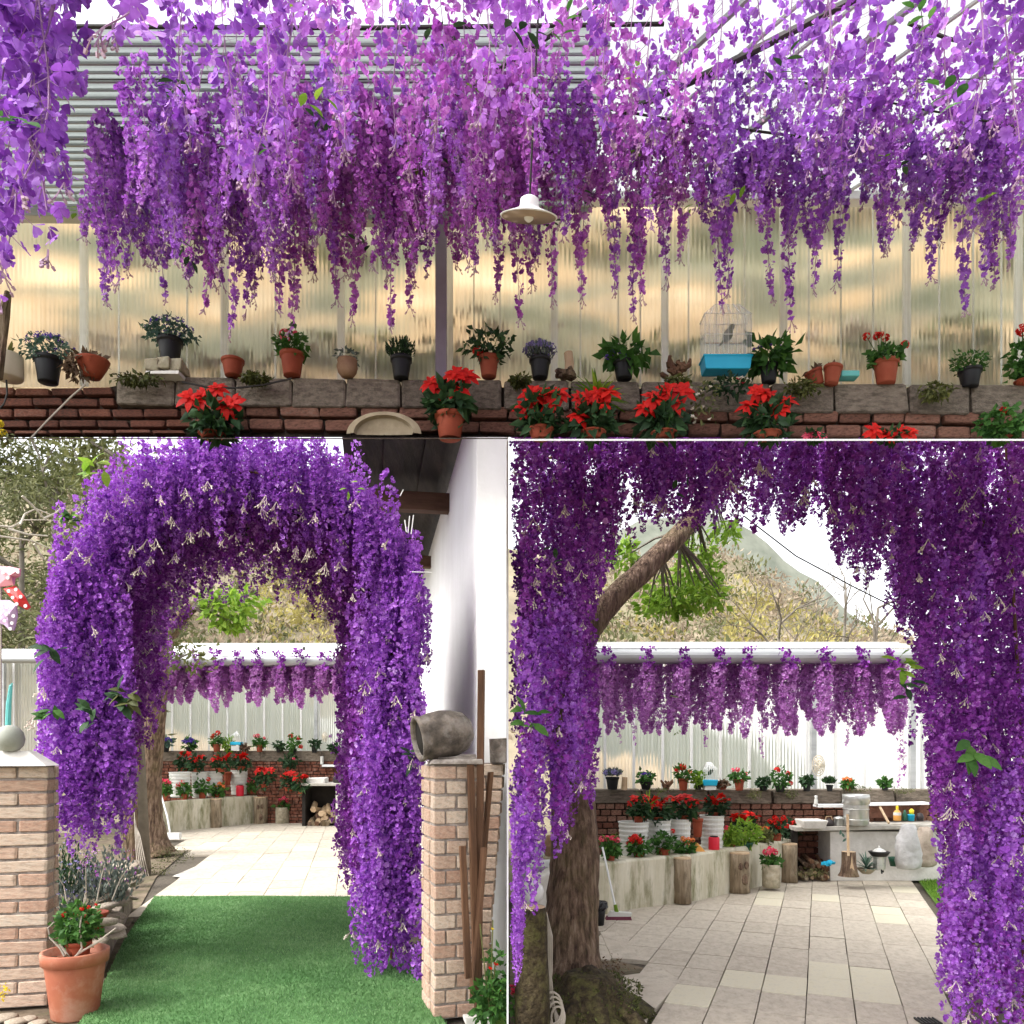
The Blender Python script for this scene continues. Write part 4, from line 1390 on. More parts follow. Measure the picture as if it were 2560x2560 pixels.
rows = []
px = 238.0
while px < 2590:                                             # back rank, hung under the eave
    rows.append((px, random.uniform(2.55, 2.85), envelope(px) + random.uniform(-130, 30)))
    px += 15.5 if px < 1330 else 31.0
px = 320.0
while px < 2590:                                             # second rank
    rows.append((px, random.uniform(2.3, 2.6), envelope(px) - random.uniform(40, 190)))
    px += 30.0 if px < 1330 else 60.0
px = 440.0
while px < 2590:                                             # third rank, closer and higher
    rows.append((px + random.uniform(-12, 12), random.uniform(1.85, 2.2), envelope(px) - random.uniform(200, 380)))
    px += 74.0 if px < 1330 else 98.0
for i, (px, D, pb) in enumerate(rows):
    m, lv = colour(px), i % 5 == 0
    lb = lab_(px, m, pb, lv)
    near_ = D < 2.25
    if near_ and 1190 < px < 1450:
        pb = min(pb, 430)
    hang(lb, lb[:-0 or None].replace("strand", "strands"), px, D, pb, ZT if D > 2.05 else top_of(D), .05 if near_ else random.uniform(.032, .05), 76 if near_ else 180, .0165 if near_ else .0122, m,
         leaves=1 if lv else 0, tail=.6 if near_ else random.uniform(.45, .8))
# long thin tips
for i, (px, pb) in enumerate(((405, 735), (580, 832), (522, 765), (628, 770), (645, 740), (730, 822), (882, 790), (985, 815), (1034, 760), (1290, 785), (1372, 742), (1320, 700), (1462, 745), (1530, 730), (1590, 780),
                              (1600, 720), (1798, 755), (1815, 720), (1922, 735), (1978, 790), (2042, 720), (2100, 700), (2335, 690), (2412, 765), (2458, 700), (2480, 690), (2520, 640), (1240, 720), (830, 730), (290, 700), (250, 735), (690, 760),
                              (1700, 640), (1440, 640), (1660, 690), (2210, 620), (2290, 610))):
    D = 2.72 + random.uniform(-.06, .06)
    m = colour(px)
    hang("long thin %s wisteria tip dangling lowest %s" % ({"petal_magenta": "magenta", "petal_violet": "violet", "petal_blue": "bluish violet"}[m], zone(px)), "longest %s tips %s" % (m[6:], zone(px)), px, D, pb + random.uniform(-5, 15), ZT, .030, 125, .0148, m, tail=.42, wob=.014)


# ================================================================== GROUND, HILLS, TREES (both lower pictures)
mb = MB()
mb.add([(-300, -3, -.06), (300, -3, -.06), (300, 500, -.06), (-300, 500, -.06)], [(0, 1, 2, 3)])
g = mb.build("ground", "ground_soil")
g["kind"] = "structure"

SK = ([-700, -200, 0, 140, 260, 420, 600, 800, 1000, 1200, 1440, 1600, 1750, 1850, 1950, 2050, 2150, 2250, 2400, 2700, 3300],
      [1180, 1180, 1190, 1170, 1150, 1200, 1260, 1330, 1330, 1360, 1400, 1390, 1390, 1415, 1455, 1505, 1555, 1595, 1650, 1720, 1760])


def ridge(px):
    return float(np.interp(px, *SK))


def hill_pt(px, t, rough=True):
    D = 19 + 27 * t
    zr = CAMZ + (HY - ridge(px)) / F * 46
    z = zr * (t ** 1.15) - .05
    if rough:
        z += .35 * math.sin(px * .013 + t * 9) * t + .2 * math.sin(px * .031 - t * 17) * t
    return Vector(((px - CX) / F * D, D, z))


mb = MB()
nx, nt_ = 90, 16
for j in range(nt_):
    for i in range(nx):
        v = hill_pt(-700 + 4000 * i / (nx - 1), j / (nt_ - 1))
        mb.v.append(tuple(v))
        mb.t.append(.5)
for j in range(nt_ - 1):
    for i in range(nx - 1):
        a = j * nx + i
        mb.f.append((a, a + 1, a + nx + 1, a + nx))
h = mb.build("hillside", "hill_soil", smooth=True)
h["kind"] = "structure"
mb = MB()
for i in range(41):
    px = 1200 + 40 * i
    top = float(np.interp(px, [1200, 1700, 1830, 1900, 1980, 2080, 2200, 2400, 2800], [1420, 1280, 1290, 1350, 1410, 1490, 1590, 1700, 1800])) + 8 * math.sin(i * 1.7)
    mb.v += [tuple(P(px, 1900, 110)), tuple(P(px, top, 130))]
    mb.t += [.5, .5]
mb.f = [(2 * i, 2 * i + 2, 2 * i + 3, 2 * i + 1) for i in range(40)]
h = mb.build("far_hill", "hill_far", smooth=True)
h["kind"] = "structure"

# undergrowth that reads as one mass
def brush(n, pxa, pxb, ta, tb, m, L=.24, W=.10, rad=(.75, .6, .55), per=36):
    cl = []
    for _ in range(n):
        px, t = random.uniform(pxa, pxb), random.uniform(ta, tb)
        c = hill_pt(px, t, False)
        q = random.uniform(.6, 1.5)
        cl.append(leaf_cloud((c.x, c.y, c.z + rad[2] * q * .5), tuple(r * q for r in rad), per, L * q, W * q, .15, -.5))
    return cl


for (nm, m, args) in (("hillside_brush", "brush", [(420, -250, 950, .05, 1.0), (460, 1350, 2300, .05, 1.0)]),
                      ("hillside_shrubs", "brush_green", [(240, -250, 420, .1, 1.0), (80, 420, 900, .1, .8), (150, 1350, 1800, .1, 1.0), (60, 1800, 2250, .3, 1.0)]),
                      ("hillside_broom", "brush_yellow", [(110, 640, 860, .2, .9), (170, 1780, 2180, .05, .8), (20, 1450, 1700, .5, .9)])):
    cl = []
    for a in args:
        cl += brush(*a, m)
    cloud_obj(nm, cl, m)


def branch_tree(label, base, path, r0, m="twig", depth=3, spread=.6, seed=1, cat="tree", name="bare_tree", crown=None, L0=1.0, nb=5, group=None):
    """trunk along a path, forking limbs, optional crown of leaves"""
    rs = random.Random(seed)
    t = thing(name, label, cat, base, 0, group)
    pts = [Vector(p) - Vector(base) for p in path]
    tr = MB()
    tr.tube(pts, [r0 * (1 - .6 * i / (len(pts) - 1)) for i in range(len(pts))], 8, wob=.08)
    tr.build("trunk", m, t, smooth=True)
    br = MB()
    tips = []

    def grow(p, d, L, r, k):
        mid = p + d * (L * .5) + Vector((rs.uniform(-.08, .08), rs.uniform(-.08, .08), rs.uniform(-.02, .08))) * L
        e = p + d * L
        br.tube([p, mid, e], [r, r * .75, r * .5], 5 if k > 1 else 4)
        tips.append(e)
        if k > 0:
            for _ in range(rs.choice((2, 3))):
                nd = (d + Vector((rs.gauss(0, spread), rs.gauss(0, spread), rs.gauss(.12, spread * .6)))).normalized()
                grow(e if rs.random() < .6 else mid, nd, L * rs.uniform(.55, .8), r * .55, k - 1)

    for i in range(nb):
        q = .35 + .65 * i / max(1, nb - 1)
        j = min(len(pts) - 2, int(q * (len(pts) - 1)))
        p = pts[j].lerp(pts[j + 1], q * (len(pts) - 1) - j)
        d = Vector((rs.gauss(0, spread * 1.3), rs.gauss(0, spread), .7)).normalized()
        grow(p, d, L0 * rs.uniform(.7, 1.1), r0 * .42, depth)
    br.build("limbs", m, t)
    if crown:
        cm, per, L, W, rad = crown
        cl = [leaf_cloud(tuple(e), (rad, rad * .8, rad * .7), per, L, W, .1, .1) for e in tips[::1]]
        cloud_obj("crown", cl, cm, t)
    return t


for (px, D, top, sd, cm, lab, r0, L0) in (
        (40, 15, 1200, 3, "brush_green", "twiggy olive tree at the far left behind the pale roof edge", .09, .9),
        (120, 17, 1150, 5, "leaf_olive", "taller grey green tree left of the flower arch's shoulder", .11, 1.1),
        (210, 14, 1200, 8, "brush_green", "yellowish thin leaved tree right behind the arch's left shoulder", .08, .9),
        (-60, 18, 1160, 12, "leaf_olive", "half cut off bushy tree at the left edge of the arch picture", .1, 1.1)):
    b0 = G(px, 1870 + 3000 / D)
    branch_tree(lab, b0, [b0, b0 + Vector((.1, 0, (CAMZ + (HY - top) / F * D) * .45)), P(px + 15, top + 90, D)], r0, "twig", 3, .75, sd, name="tree", crown=(cm, 20, .17, .05, .5), L0=L0, nb=8)
b0 = G(360, 1870 + 3000 / 9.5)
branch_tree("leafy green tree crown above the left shoulder of the flower arch", b0, [b0, P(330, 1500, 9.5), P(300, 1150, 9.5)], .08, "twig", 2, .6, 21, name="tree", crown=("leaf_olive", 26, .10, .05, .38), L0=.5, nb=5)
b0 = G(980, 1870 + 3000 / 13.0)
branch_tree("dark leaved tree peeping between the arch and the black eaves", b0, [b0, P(950, 1500, 13.0), P(920, 1190, 13.0)], .1, "twig", 2, .6, 22, name="tree", crown=("leaf_olive", 30, .14, .07, .42), L0=.7, nb=5)
# pale bare branches reaching in from the left
t = thing("bare_branches", "pale bare branches reaching in from the left edge below the olive trees", "branch", P(-40, 1335, 9.0))
mb = MB()
o = P(-40, 1335, 9.0)
for pts in (((-40, 1310), (30, 1318), (60, 1300), (110, 1300), (160, 1302)), ((-40, 1335), (30, 1345), (80, 1352), (122, 1370)), ((50, 1312), (62, 1285), (90, 1272), (140, 1292)),
            ((55, 1240), (80, 1262), (110, 1295)), ((20, 1322), (70, 1336), (120, 1340)), ((85, 1360), (100, 1385), (112, 1400)), ((110, 1296), (140, 1282), (160, 1262))):
    mb.tube([P(x, y, 9.0 + .1 * i) - o for i, (x, y) in enumerate(pts)], [.014 - .0028 * i for i in range(len(pts))], 6, wob=.1)
mb.build("limbs", "twig_pale", t)

# bare trees on the right of the hill (right picture)
for (px, D, sd, top, lab) in ((1945, 22, 31, 1560, "spreading bare tree in front of the yellow brush on the hill"), (2110, 24, 33, 1520, "bare forked tree against the white sky right of the hill"),
                              (2190, 21, 37, 1520, "bare tree nearest the right column of flowers, against the white sky")):
    b0 = G(px, 1870 + 3000 / D)
    b0.z = .2
    branch_tree(lab, b0, [b0, P(px - 8, 1700, D), P(px + 5, top, D)], .085, "twig", 3, .5, sd, L0=1.15, nb=6)
mb = MB()
mb.tube([P(1860, 1290, 6.5), P(1990, 1390, 6.6), P(2130, 1465, 6.7), P(2280, 1540, 6.8)], .006, 5)
tag(mb.build("wire", "cable_dark"), "dark power line crossing the white sky in the right picture", "wire")


def row_garlands(pxs, y0, y1, D, label, group, r0, fs, n, m_list, off):
    names = ("first", "second", "third", "fourth", "fifth", "sixth", "seventh", "eighth", "ninth", "tenth", "eleventh", "twelfth", "thirteenth", "fourteenth", "fifteenth", "sixteenth", "seventeenth", "eighteenth", "nineteenth", "twentieth", "twenty first", "twenty second")
    for i, px in enumerate(pxs):
        hang("%s wisteria garland from the left %s" % (names[min(i, 21)], label), group, px, D, y1 + random.uniform(-40, 34), CAMZ + (HY - y0) / F * D, r0, n, fs, random.choice(m_list),
             lowres=True, tail=.72, tips=0, leaves=1 if i % 5 == 2 else 0)
        # the twist of blossoms looped over the gutter
        if off < 0:
            continue
        k = D / F
        nn = 26
        tt = R.random(nn)
        base = P(px + 8, y0 + 6, D - off)
        pos = np.stack([base.x + (R.normal(0, 8, nn) - 14 * (tt - .3)) * k, base.y + R.normal(0, .02, nn), base.z + (tt * 48 - 6) * k], 1) - np.array(base)
        V, T, C = florets(pos, R.normal(size=(nn, 3)) + np.array([0, -.8, .2]), fs * R.uniform(.9, 1.3, nn), np.clip(R.normal(.3, .2, nn), 0, 1), TL)
        o = link("wisteria_twist", mesh_np("wisteria_twist", V, T, C, "petal_deep_shade"), None, base)
        tag(o, "%s purple twist from the left looped %s" % (names[min(i, 21)], label), "garland", group + " loops")


def thin_row(name, pxs, D, y0, y1, jit, r0, n, fs, m):
    """many slim racemes filling the row between the looped garlands, joined as one"""
    Vs, Ts, Cs, o = [], [], [], 0
    for px in pxs:
        d = D + random.uniform(-.08, .08)
        top = P(px + random.uniform(-4, 4), y0, d)
        L = (y1 + random.uniform(-jit, jit) - y0) / F * d
        pos, nrm, u, cen = strand_points(L, r0, n, random.uniform(.5, .8), .02)
        V, T, C = florets(pos + np.array(top), nrm, fs * R.uniform(.75, 1.2, n), np.clip(R.normal(.5, .2, n), 0, 1), TL)
        Vs.append(V)
        Ts.append(T + o)
        Cs.append(C)
        o += len(V)
    return link(name, mesh_np(name, np.concatenate(Vs), np.concatenate(Ts), np.concatenate(Cs), m), None, kind="stuff")


def gutter(pxa, pxb, y_top, y_mid, y_bot, D, label, brackets=()):
    k = D / F
    t = thing("gutter", label, "gutter", P(pxa, y_bot, D))
    W = (pxb - pxa) * k
    mb = MB()
    r = (y_bot - y_mid) * k / 2
    prof = []
    for i in range(9):
        a = -PI / 2 + PI * i / 8
        prof.append((-math.cos(a) * r * .9, r + math.sin(a) * r))
    prof += [(.12, 2 * r), (.12, 0)]
    n = len(prof)
    vs = [(0, y, z) for y, z in prof] + [(W, y, z) for y, z in prof]
    mb.add(vs, [(i, (i + 1) % n, n + (i + 1) % n, n + i) for i in range(n)] + [tuple(range(n))[::-1], tuple(range(n, 2 * n))])
    mb.build("channel", "metal_grey", t, smooth=False)
    mb = MB()
    h = (y_mid - y_top) * k
    mb.add([(0, -.02, 2 * r + .004), (W, -.02, 2 * r + .004), (W, .5, 2 * r + h + .06), (0, .5, 2 * r + h + .06), (0, .5, 2 * r), (W, .5, 2 * r)], [(0, 1, 2, 3), (3, 2, 5, 4)])
    mb.build("roof_edge", "white_paint", t)
    for q in (.25, .55, .85):
        mb = MB()
        mb.box((W / 2, -.02 + .52 * q, 2 * r + .008 + (h + .056) * q), (W, .03, .012))
        mb.build("lath", "white_plastic", t)
    for bx in brackets:
        mb = MB()
        mb.box(((bx - pxa) * k, .12, 2 * r + h * .65), (5 * k, .02, 9 * k))
        mb.build("bracket", "iron", t)
    return t


def far_sheets(pxa, pxb, y_top, y_bot, D, label, step, posts=()):
    t = thing("sheet_wall", label, "plastic wall", (0, D, 0))
    k = D / F
    x = pxa
    while x < pxb - 2:
        e = min(x + step, pxb)
        mb = MB()
        xa, xb = ax(x, D) + .012, ax(e, D) - .012
        nr = 8
        for q in range(nr):
            u0, u1 = xa + (xb - xa) * q / nr, xa + (xb - xa) * (q + 1) / nr
            um = (u0 + u1) / 2
            mb.add([(u0, 0, az_(y_bot, D)), (um, -.01, az_(y_bot, D)), (um, -.01, az_(y_top, D)), (u0, 0, az_(y_top, D)), (u1, 0, az_(y_bot, D)), (u1, 0, az_(y_top, D))], [(0, 1, 2, 3), (1, 4, 5, 2)])
        mb.build("panel", "polycarbonate_far", t)
        mb = MB()
        mb.box((ax(e, D), -.012, (az_(y_bot, D) + az_(y_top, D)) / 2), (.03, .03, az_(y_top, D) - az_(y_bot, D)))
        mb.build("batten", "wire_white", t)
        x = e
    for px in posts:
        mb = MB()
        mb.box((ax(px, D), -.10, (az_(y_bot, D) + az_(y_top, D)) / 2), (16 * k * 7.5 / D, .07, az_(y_top, D) - az_(y_bot, D)))
        mb.build("post", "metal_grey", t)
    return t


def bucket(px, y0, y1, w, D, label, group="white ribbed buckets"):
    k = D / F
    t = thing("bucket", label, "bucket", P(px, y1, D), 0, group)
    h, r = (y1 - y0) * k, w * k / 2
    prof = [(r * .84, 0)]
    for i in range(7):
        z = h * (i + .15) / 7.4
        q = r * (.85 + .13 * z / h)
        prof += [(q, z), (q * 1.035, z + h * .03), (q * 1.035, z + h * .06), (q, z + h * .09)]
    prof += [(r, h * .97), (r * 1.03, h * .98), (r * 1.03, h), (r * .9, h), (r * .88, h * .9)]
    mb = MB()
    mb.lathe(prof, n=24)
    mb.build("body", "white_plastic", t, smooth=False)
    mb = MB()
    mb.lathe([(.005, h * .9), (r * .88, h * .89)], n=14)
    mb.build("soil", "soil", t)
    return t


def log_thing(px, y0, y1, w, D, label, m="bark_pale", hollow=False):
    k = D / F
    t = thing("log", label, "log", P(px, y1, D))
    h, r = (y1 - y0) * k, w * k / 2
    mb = MB()
    mb.lathe([(r * 1.02, 0), (r * .97, h * .2), (r, h * .45), (r * .94, h * .7), (r * .99, h * .97)], n=16, wob=.05)
    mb.build("trunk", m, t, smooth=True)
    mb = MB()
    mb.lathe([(r * .98, h * .968), (r * .97, h), (r * .4, h * 1.003)], n=16)
    mb.build("cut_end", "wood_end", t)
    if hollow:
        mb = MB()
        for (dx, dz, q) in ((.25, .35, .3), (-.1, .68, .22), (.45, .7, .2)):
            mb.lathe([(r * q, 0), (r * q * .7, .012)], (dx * r, -r * .93, h * dz), 10, M=Euler((PI / 2, 0, 0)).to_matrix() @ Matrix.Diagonal((1, 1.9, 1)), wob=.2)
        mb.build("knot_hole", "bark", t)
    return t


def can_thing(px, y0, y1, w, D, label):
    k = D / F
    t = thing("canister", label, "canister", P(px, y1, D))
    h, r = (y1 - y0) * k, w * k / 2
    mb = MB()
    mb.lathe([(r * .95, 0), (r, h * .04), (r, h * .88), (r * .92, h * .93), (r * .7, h * .94)], n=20)
    mb.build("body", "red_plastic", t, smooth=True)
    mb = MB()
    mb.lathe([(r * .72, h * .94), (r * .74, h), (r * .3, h * 1.01)], n=16)
    mb.build("lid", "pot_black", t)
    return t


def low_wall(pts, ztop, depth, label):
    """curved planter wall: pts=(px, base y)"""
    t = thing("planter_wall", label, "low wall", (0, 0, 0))
    mb = MB()
    W = [G(*p) for p in pts]
    fine = []
    for a, b in zip(W[:-1], W[1:]):
        for i in range(8):
            fine.append(a.lerp(b, i / 8))
    fine.append(W[-1])
    for i, p in enumerate(fine):
        bul = .012 * math.sin(i * 1.9) + .01 * math.sin(i * .83)
        for (dy, z) in ((bul * .5, -.03), (bul, ztop * .5), (bul * .7, ztop - .02), (.02, ztop), (depth, ztop), (depth, -.03)):
            mb.v.append((p.x, p.y + dy, z))
            mb.t.append(.5)
    for i in range(len(fine) - 1):
        for k in range(5):
            a = i * 6 + k
            mb.f.append((a, a + 6, a + 7, a + 1))
    mb.f += [tuple(range(6)), tuple(len(fine) * 6 - 6 + q for q in reversed(range(6)))]
    mb.build("body", "concrete_mossy", t)
    return t


def brick_band(pxa, pxb, y0, y1, D, bw_px, rows, label, block_h, y_ledge, joined=False, depth=.25, blk=150):
    """far brick wall with a coping of grey blocks"""
    k = D / F
    t = thing("brick_wall", label, "brick wall", (0, D, 0))
    c = MB()
    za, zb = az_(y1, D), az_(y_ledge, D)
    c.box(((ax(pxa, D) + ax(pxb, D)) / 2, depth / 2 + .03, (za + zb - .02) / 2), (ax(pxb, D) - ax(pxa, D), depth, zb - za - .02))
    c.build("mortar", "mortar_dark", t)
    x = pxa
    while x < pxb:
        e = min(x + blk * random.uniform(.8, 1.2), pxb)
        link("block", random.choice(BL_G), t, ((ax(x, D) + ax(e, D)) / 2, depth / 2, zb - block_h * k / 2), rot=(0, random.uniform(-.008, .008), 0), scale=(ax(e, D) - ax(x, D) - .012, depth + .05, block_h * k))
        x = e
    h = (zb - block_h * k - za) / rows
    if not joined:
        for r in range(rows):
            brick_row(t, BR_D if random.random() < .45 else BR_R, ax(pxa, D), ax(pxb, D), za + (r + .5) * h, h, .035, .1, bw_px * k, off=bw_px * k * .5 * (r % 2), gap=.012)
    else:
        mb = MB()
        for r in range(rows):
            x = ax(pxa, D) - bw_px * k * .5 * (r % 2)
            while x < ax(pxb, D):
                w = bw_px * k * random.uniform(.9, 1.1)
                mb.box((x + w / 2, .035, za + (r + .5) * h), (w - .014, .1, h - .014), jit=.004)
                x += w
        mb.build("bricks", "brick_dark", t, kind="stuff")
    return t


def arch_variants(key, m, L, r0, n, fs, temps, count=7):
    out = []
    for _ in range(count):
        pos, nrm, u, cen = strand_points(L, r0, n, .6, .02)
        size = fs * (1.1 - .35 * u) * R.uniform(.75, 1.2, n)
        V, T, C = florets(pos, nrm, size, np.clip(R.normal(.5, .22, n), 0, 1), temps)
        out.append((V, T, C, mesh_np("strand", V, T, C, m)))
    return out


def sprig_meshes(n=5, L=.05, k=3):
    out = []
    for _ in range(n):
        mb = MB()
        sprigs(mb, (0, 0, 0), k, L, .7)
        o = mb.build("bud_sprig", "sprig")
        out.append(o.data)
        bpy.data.objects.remove(o)
    return out


def merged(name, items, m, parent):
    """items: (variant, location, angle, scale) joined into one part"""
    Vs, Ts, Cs, o = [], [], [], 0
    for (var, loc, a, s) in items:
        V = var[0] * s
        c, sn = math.cos(a), math.sin(a)
        W = np.stack([V[:, 0] * c - V[:, 1] * sn + loc[0], V[:, 0] * sn + V[:, 1] * c + loc[1], V[:, 2] + loc[2]], 1)
        Vs.append(W)
        Ts.append(var[1] + o)
        Cs.append(np.clip(var[2] + random.uniform(-.12, .12), 0, 1))
        o += len(V)
    return link(name, mesh_np(name, np.concatenate(Vs), np.concatenate(Ts), np.concatenate(Cs), m), parent, kind="stuff")


def leaf_spray(parent, at, n=7, L=.07, m="leaf_green", spread=.07):
    mb = MB()
    for _ in range(n):
        d = Vector((random.gauss(0, 1), -abs(random.gauss(.4, .5)), random.gauss(0, .7))).normalized()
        p = Vector((random.uniform(-1, 1), random.uniform(-.6, .2), random.uniform(-1, 1))) * spread * .5
        mb.leaf(p, d, (random.gauss(0, .4), -.6, .8), L * random.uniform(.7, 1.1), L * .45, .25, random.random())
    return mb.build("leaf_spray", m, parent, at)


def behind(px0, px1, ytop, D, m, label, name, cat, slope=0.0):
    """low bank or hedge standing behind the far sheets, seen blurred through them"""
    mb = MB()
    n = 24
    for j in range(3):
        for i in range(n):
            u = i / (n - 1)
            px = px0 + (px1 - px0) * u
            z = max(.05, (az_(ytop + slope * u, D) + .06 * math.sin(i * 1.3) + .05 * math.sin(i * .6)) * (1 if u < .85 else 1 - (u - .85) * 2.5))
            mb.v.append((ax(px, D), D + (.0, .5, 1.6)[j], (-.06, z * .8, z)[j]))
            mb.t.append(.5)
    for j in range(2):
        for i in range(n - 1):
            a = j * n + i
            mb.f.append((a, a + 1, a + n + 1, a + n))
    tag(mb.build(name, m, smooth=True), label, cat)


mat("tan_earth", [(0.40, 0.28, 0.15), (0.52, 0.39, 0.23)], 0.8, 0.95)
mat("hedge_blur", [(0.06, 0.075, 0.05), (0.12, 0.135, 0.09)], 2.0, 0.95)
behind(330, 720, 1825, 18.0, "tan_earth", "tan earth bank showing through the sheets seen through the arch", "earth_bank", "earth bank", 60)
behind(330, 860, 1700, 20.0, "hedge_blur", "grey green hedge showing through the sheets seen through the arch", "hedge", "hedge", 40)
behind(1380, 1760, 1872, 10.6, "tan_earth", "tan earth bank showing through the sheets in the right picture", "earth_bank", "earth bank", 40)
behind(1380, 2000, 1700, 12.5, "hedge_blur", "grey green hedge showing through the sheets in the right picture", "hedge", "hedge", 110)
mat("white_sky_panel", [(0.74, 0.74, 0.70), (0.80, 0.80, 0.77)], 1.0, 0.9)  # white panels added in place of bright sky behind the far sheets
mb = MB()
mb.box((ax(2200, 13.5), 13.5, 1.3), (7.0, .2, 2.7))
tag(mb.build("sky_panel", "white_sky_panel"), "pale wall showing through the right half of the sheets in the right picture", "wall")
mb = MB()
mb.box((ax(860, 21.0), 21.0, 1.1), (4.6, .2, 2.3))
tag(mb.build("sky_panel", "white_sky_panel"), "added pale panel standing in for white sky through the sheets behind the arch", "wall")


# ================================================================== LOWER LEFT: the flower arch over the green carpet
YW = math.radians(11)
# partition between the two courtyards: a thin white board seen edge on
mb = MB()
th = .0088
pa, pb = Vector((-.0052 * 4.02 - .0012, 4.02, 0)), Vector((-.0052 * 8.0, 8.0, 0))
mb.add([(pa.x - th / 2, pa.y, -.05), (pa.x + th / 2, pa.y, -.05), (pb.x + th / 2, pb.y, -.05), (pb.x - th / 2, pb.y, -.05),
        (pa.x - th / 2, pa.y, 3.12), (pa.x + th / 2, pa.y, 3.12), (pb.x + th / 2, pb.y, 3.12), (pb.x - th / 2, pb.y, 3.12)],
       [(3, 2, 1, 0), (4, 5, 6, 7), (0, 1, 5, 4), (1, 2, 6, 5), (2, 3, 7, 6), (3, 0, 4, 7)])
tag(mb.build("partition_board", "white_paint"), "thin white board standing on edge between the two lower courtyards", "partition")

# carpet of artificial turf
cp = [G(150, 2640), G(249, 2488), G(311, 2354), G(386, 2246), G(640, 2244), G(886, 2247), G(960, 2337), G(1042, 2440), G(1115, 2570), G(1140, 2640)]
t = thing("turf_carpet", "green artificial turf carpet running under the flower arch", "carpet", (0, 0, 0))
mb = MB()
n = len(cp)
vs = [(p.x, p.y, .022) for p in cp] + [(p.x, p.y, -.03) for p in cp]
mb.add(vs, [tuple(range(n))[::-1]] + [(i, (i + 1) % n, n + (i + 1) % n, n + i) for i in range(n)])
mb.build("backing", "turf", t)
NB = 70000
u = R.random(NB) ** 1.0
ys = 4.0 + u * 3.97
lft = np.interp(ys, [G(150, 2640).y, G(249, 2488).y, G(311, 2354).y, G(386, 2246).y], [G(150, 2640).x, G(249, 2488).x, G(311, 2354).x, G(386, 2246).x])
rgt = np.interp(ys, [G(1140, 2640).y, G(1115, 2570).y, G(1042, 2440).y, G(960, 2337).y, G(886, 2247).y], [G(1140, 2640).x, G(1115, 2570).x, G(1042, 2440).x, G(960, 2337).x, G(886, 2247).x])
xs_ = lft + (rgt - lft) * R.random(NB)
hh = R.uniform(.008, .018, NB)
an = R.random(NB) * PI
wd = .0032
b0 = np.stack([xs_, ys, np.full(NB, .0215)], 1)
e = np.stack([np.cos(an), np.sin(an), np.zeros(NB)], 1) * wd
tp = b0 + np.stack([R.normal(0, .006, NB), R.normal(0, .006, NB), hh], 1)
V = np.stack([b0 - e, b0 + e, tp], 1).reshape(-1, 3)
patch = .5 + .22 * np.sin(xs_ * 2.3 + np.sin(ys * 1.7) * 2) + .18 * np.sin(ys * 4.1 + xs_ * 3.2)
C = np.repeat(np.clip(patch + R.normal(0, .25, NB), 0, 1), 3)
link("pile", mesh_np("pile", V, np.arange(NB * 3).reshape(-1, 3), C, "turf_blade"), t, kind="stuff")

# courtyard paving
def paving(name, origin, yaw, tw, tl, umin, umax, vmin, vmax, test, pale_p, stagger=.5, zt=.0):
    base = struct(name)
    mb = MB()
    cy, sy = math.cos(yaw), math.sin(yaw)

    def W(u, v):
        return Vector((origin[0] + u * cy - v * sy, origin[1] + u * sy + v * cy, 0))
    cs = [W(umin, vmin), W(umax, vmin), W(umax, vmax), W(umin, vmax)]
    mb.add([(c.x, c.y, zt - .028) for c in cs], [(0, 1, 2, 3)])
    mb.build("bedding", "joint_earth", base)
    ms = unit_box_meshes("paver", "paver", 6, .006, .012)
    mp = unit_box_meshes("paver", "paver_pale", 3, .006, .012)
    iu = 0
    cnt = 0
    u = umin
    while u < umax:
        v = vmin - tl * stagger * ((iu * .37) % 1.0)
        while v < vmax:
            c = W(u + tw / 2, v + tl / 2)
            px, py = CX + c.x / c.y * F if c.y > 1 else -9999, HY + F * CAMZ / max(c.y, .5)
            if test(px, py, c):
                l = tl
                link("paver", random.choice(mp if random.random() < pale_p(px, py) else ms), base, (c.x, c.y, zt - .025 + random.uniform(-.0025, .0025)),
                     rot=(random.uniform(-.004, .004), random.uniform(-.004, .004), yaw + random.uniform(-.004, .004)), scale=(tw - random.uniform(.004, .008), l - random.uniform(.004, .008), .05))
                cnt += 1
            v += tl
        u += tw
        iu += 1
    print("pavers", name, cnt)
    return base


def testB(px, py, c):
    if not (330 < px < 930 and 2030 < py < 2330):
        return False
    if px < np.interp(py, [2040, 2110, 2160, 2215, 2260], [380, 440, 530, 400, 340]) - 6:
        return False
    return True


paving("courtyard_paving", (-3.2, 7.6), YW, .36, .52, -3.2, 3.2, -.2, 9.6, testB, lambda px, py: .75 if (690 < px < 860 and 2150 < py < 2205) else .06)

# ---- the arch
def arch_path(n):
    """centre line of the arch front in x,z; returns points, outward normals and fraction"""
    xc, hw, zs = -1.79, 1.02, 2.34
    out = []
    Lleg, Larc = zs, PI * hw
    tot = 2 * Lleg + Larc
    for i in range(n):
        s = tot * (i + .5) / n
        if s < Lleg:
            out.append((xc - hw, s, -1.0, 0.0, 'L'))
        elif s < Lleg + Larc:
            a = PI - (s - Lleg) / hw
            sq = 1.0
            out.append((xc + hw * sq * math.cos(a), zs + hw * sq * .98 * math.sin(a), math.cos(a), math.sin(a), 'A'))
        else:
            out.append((xc + hw, zs - (s - Lleg - Larc), 1.0, 0.0, 'R'))
    return out


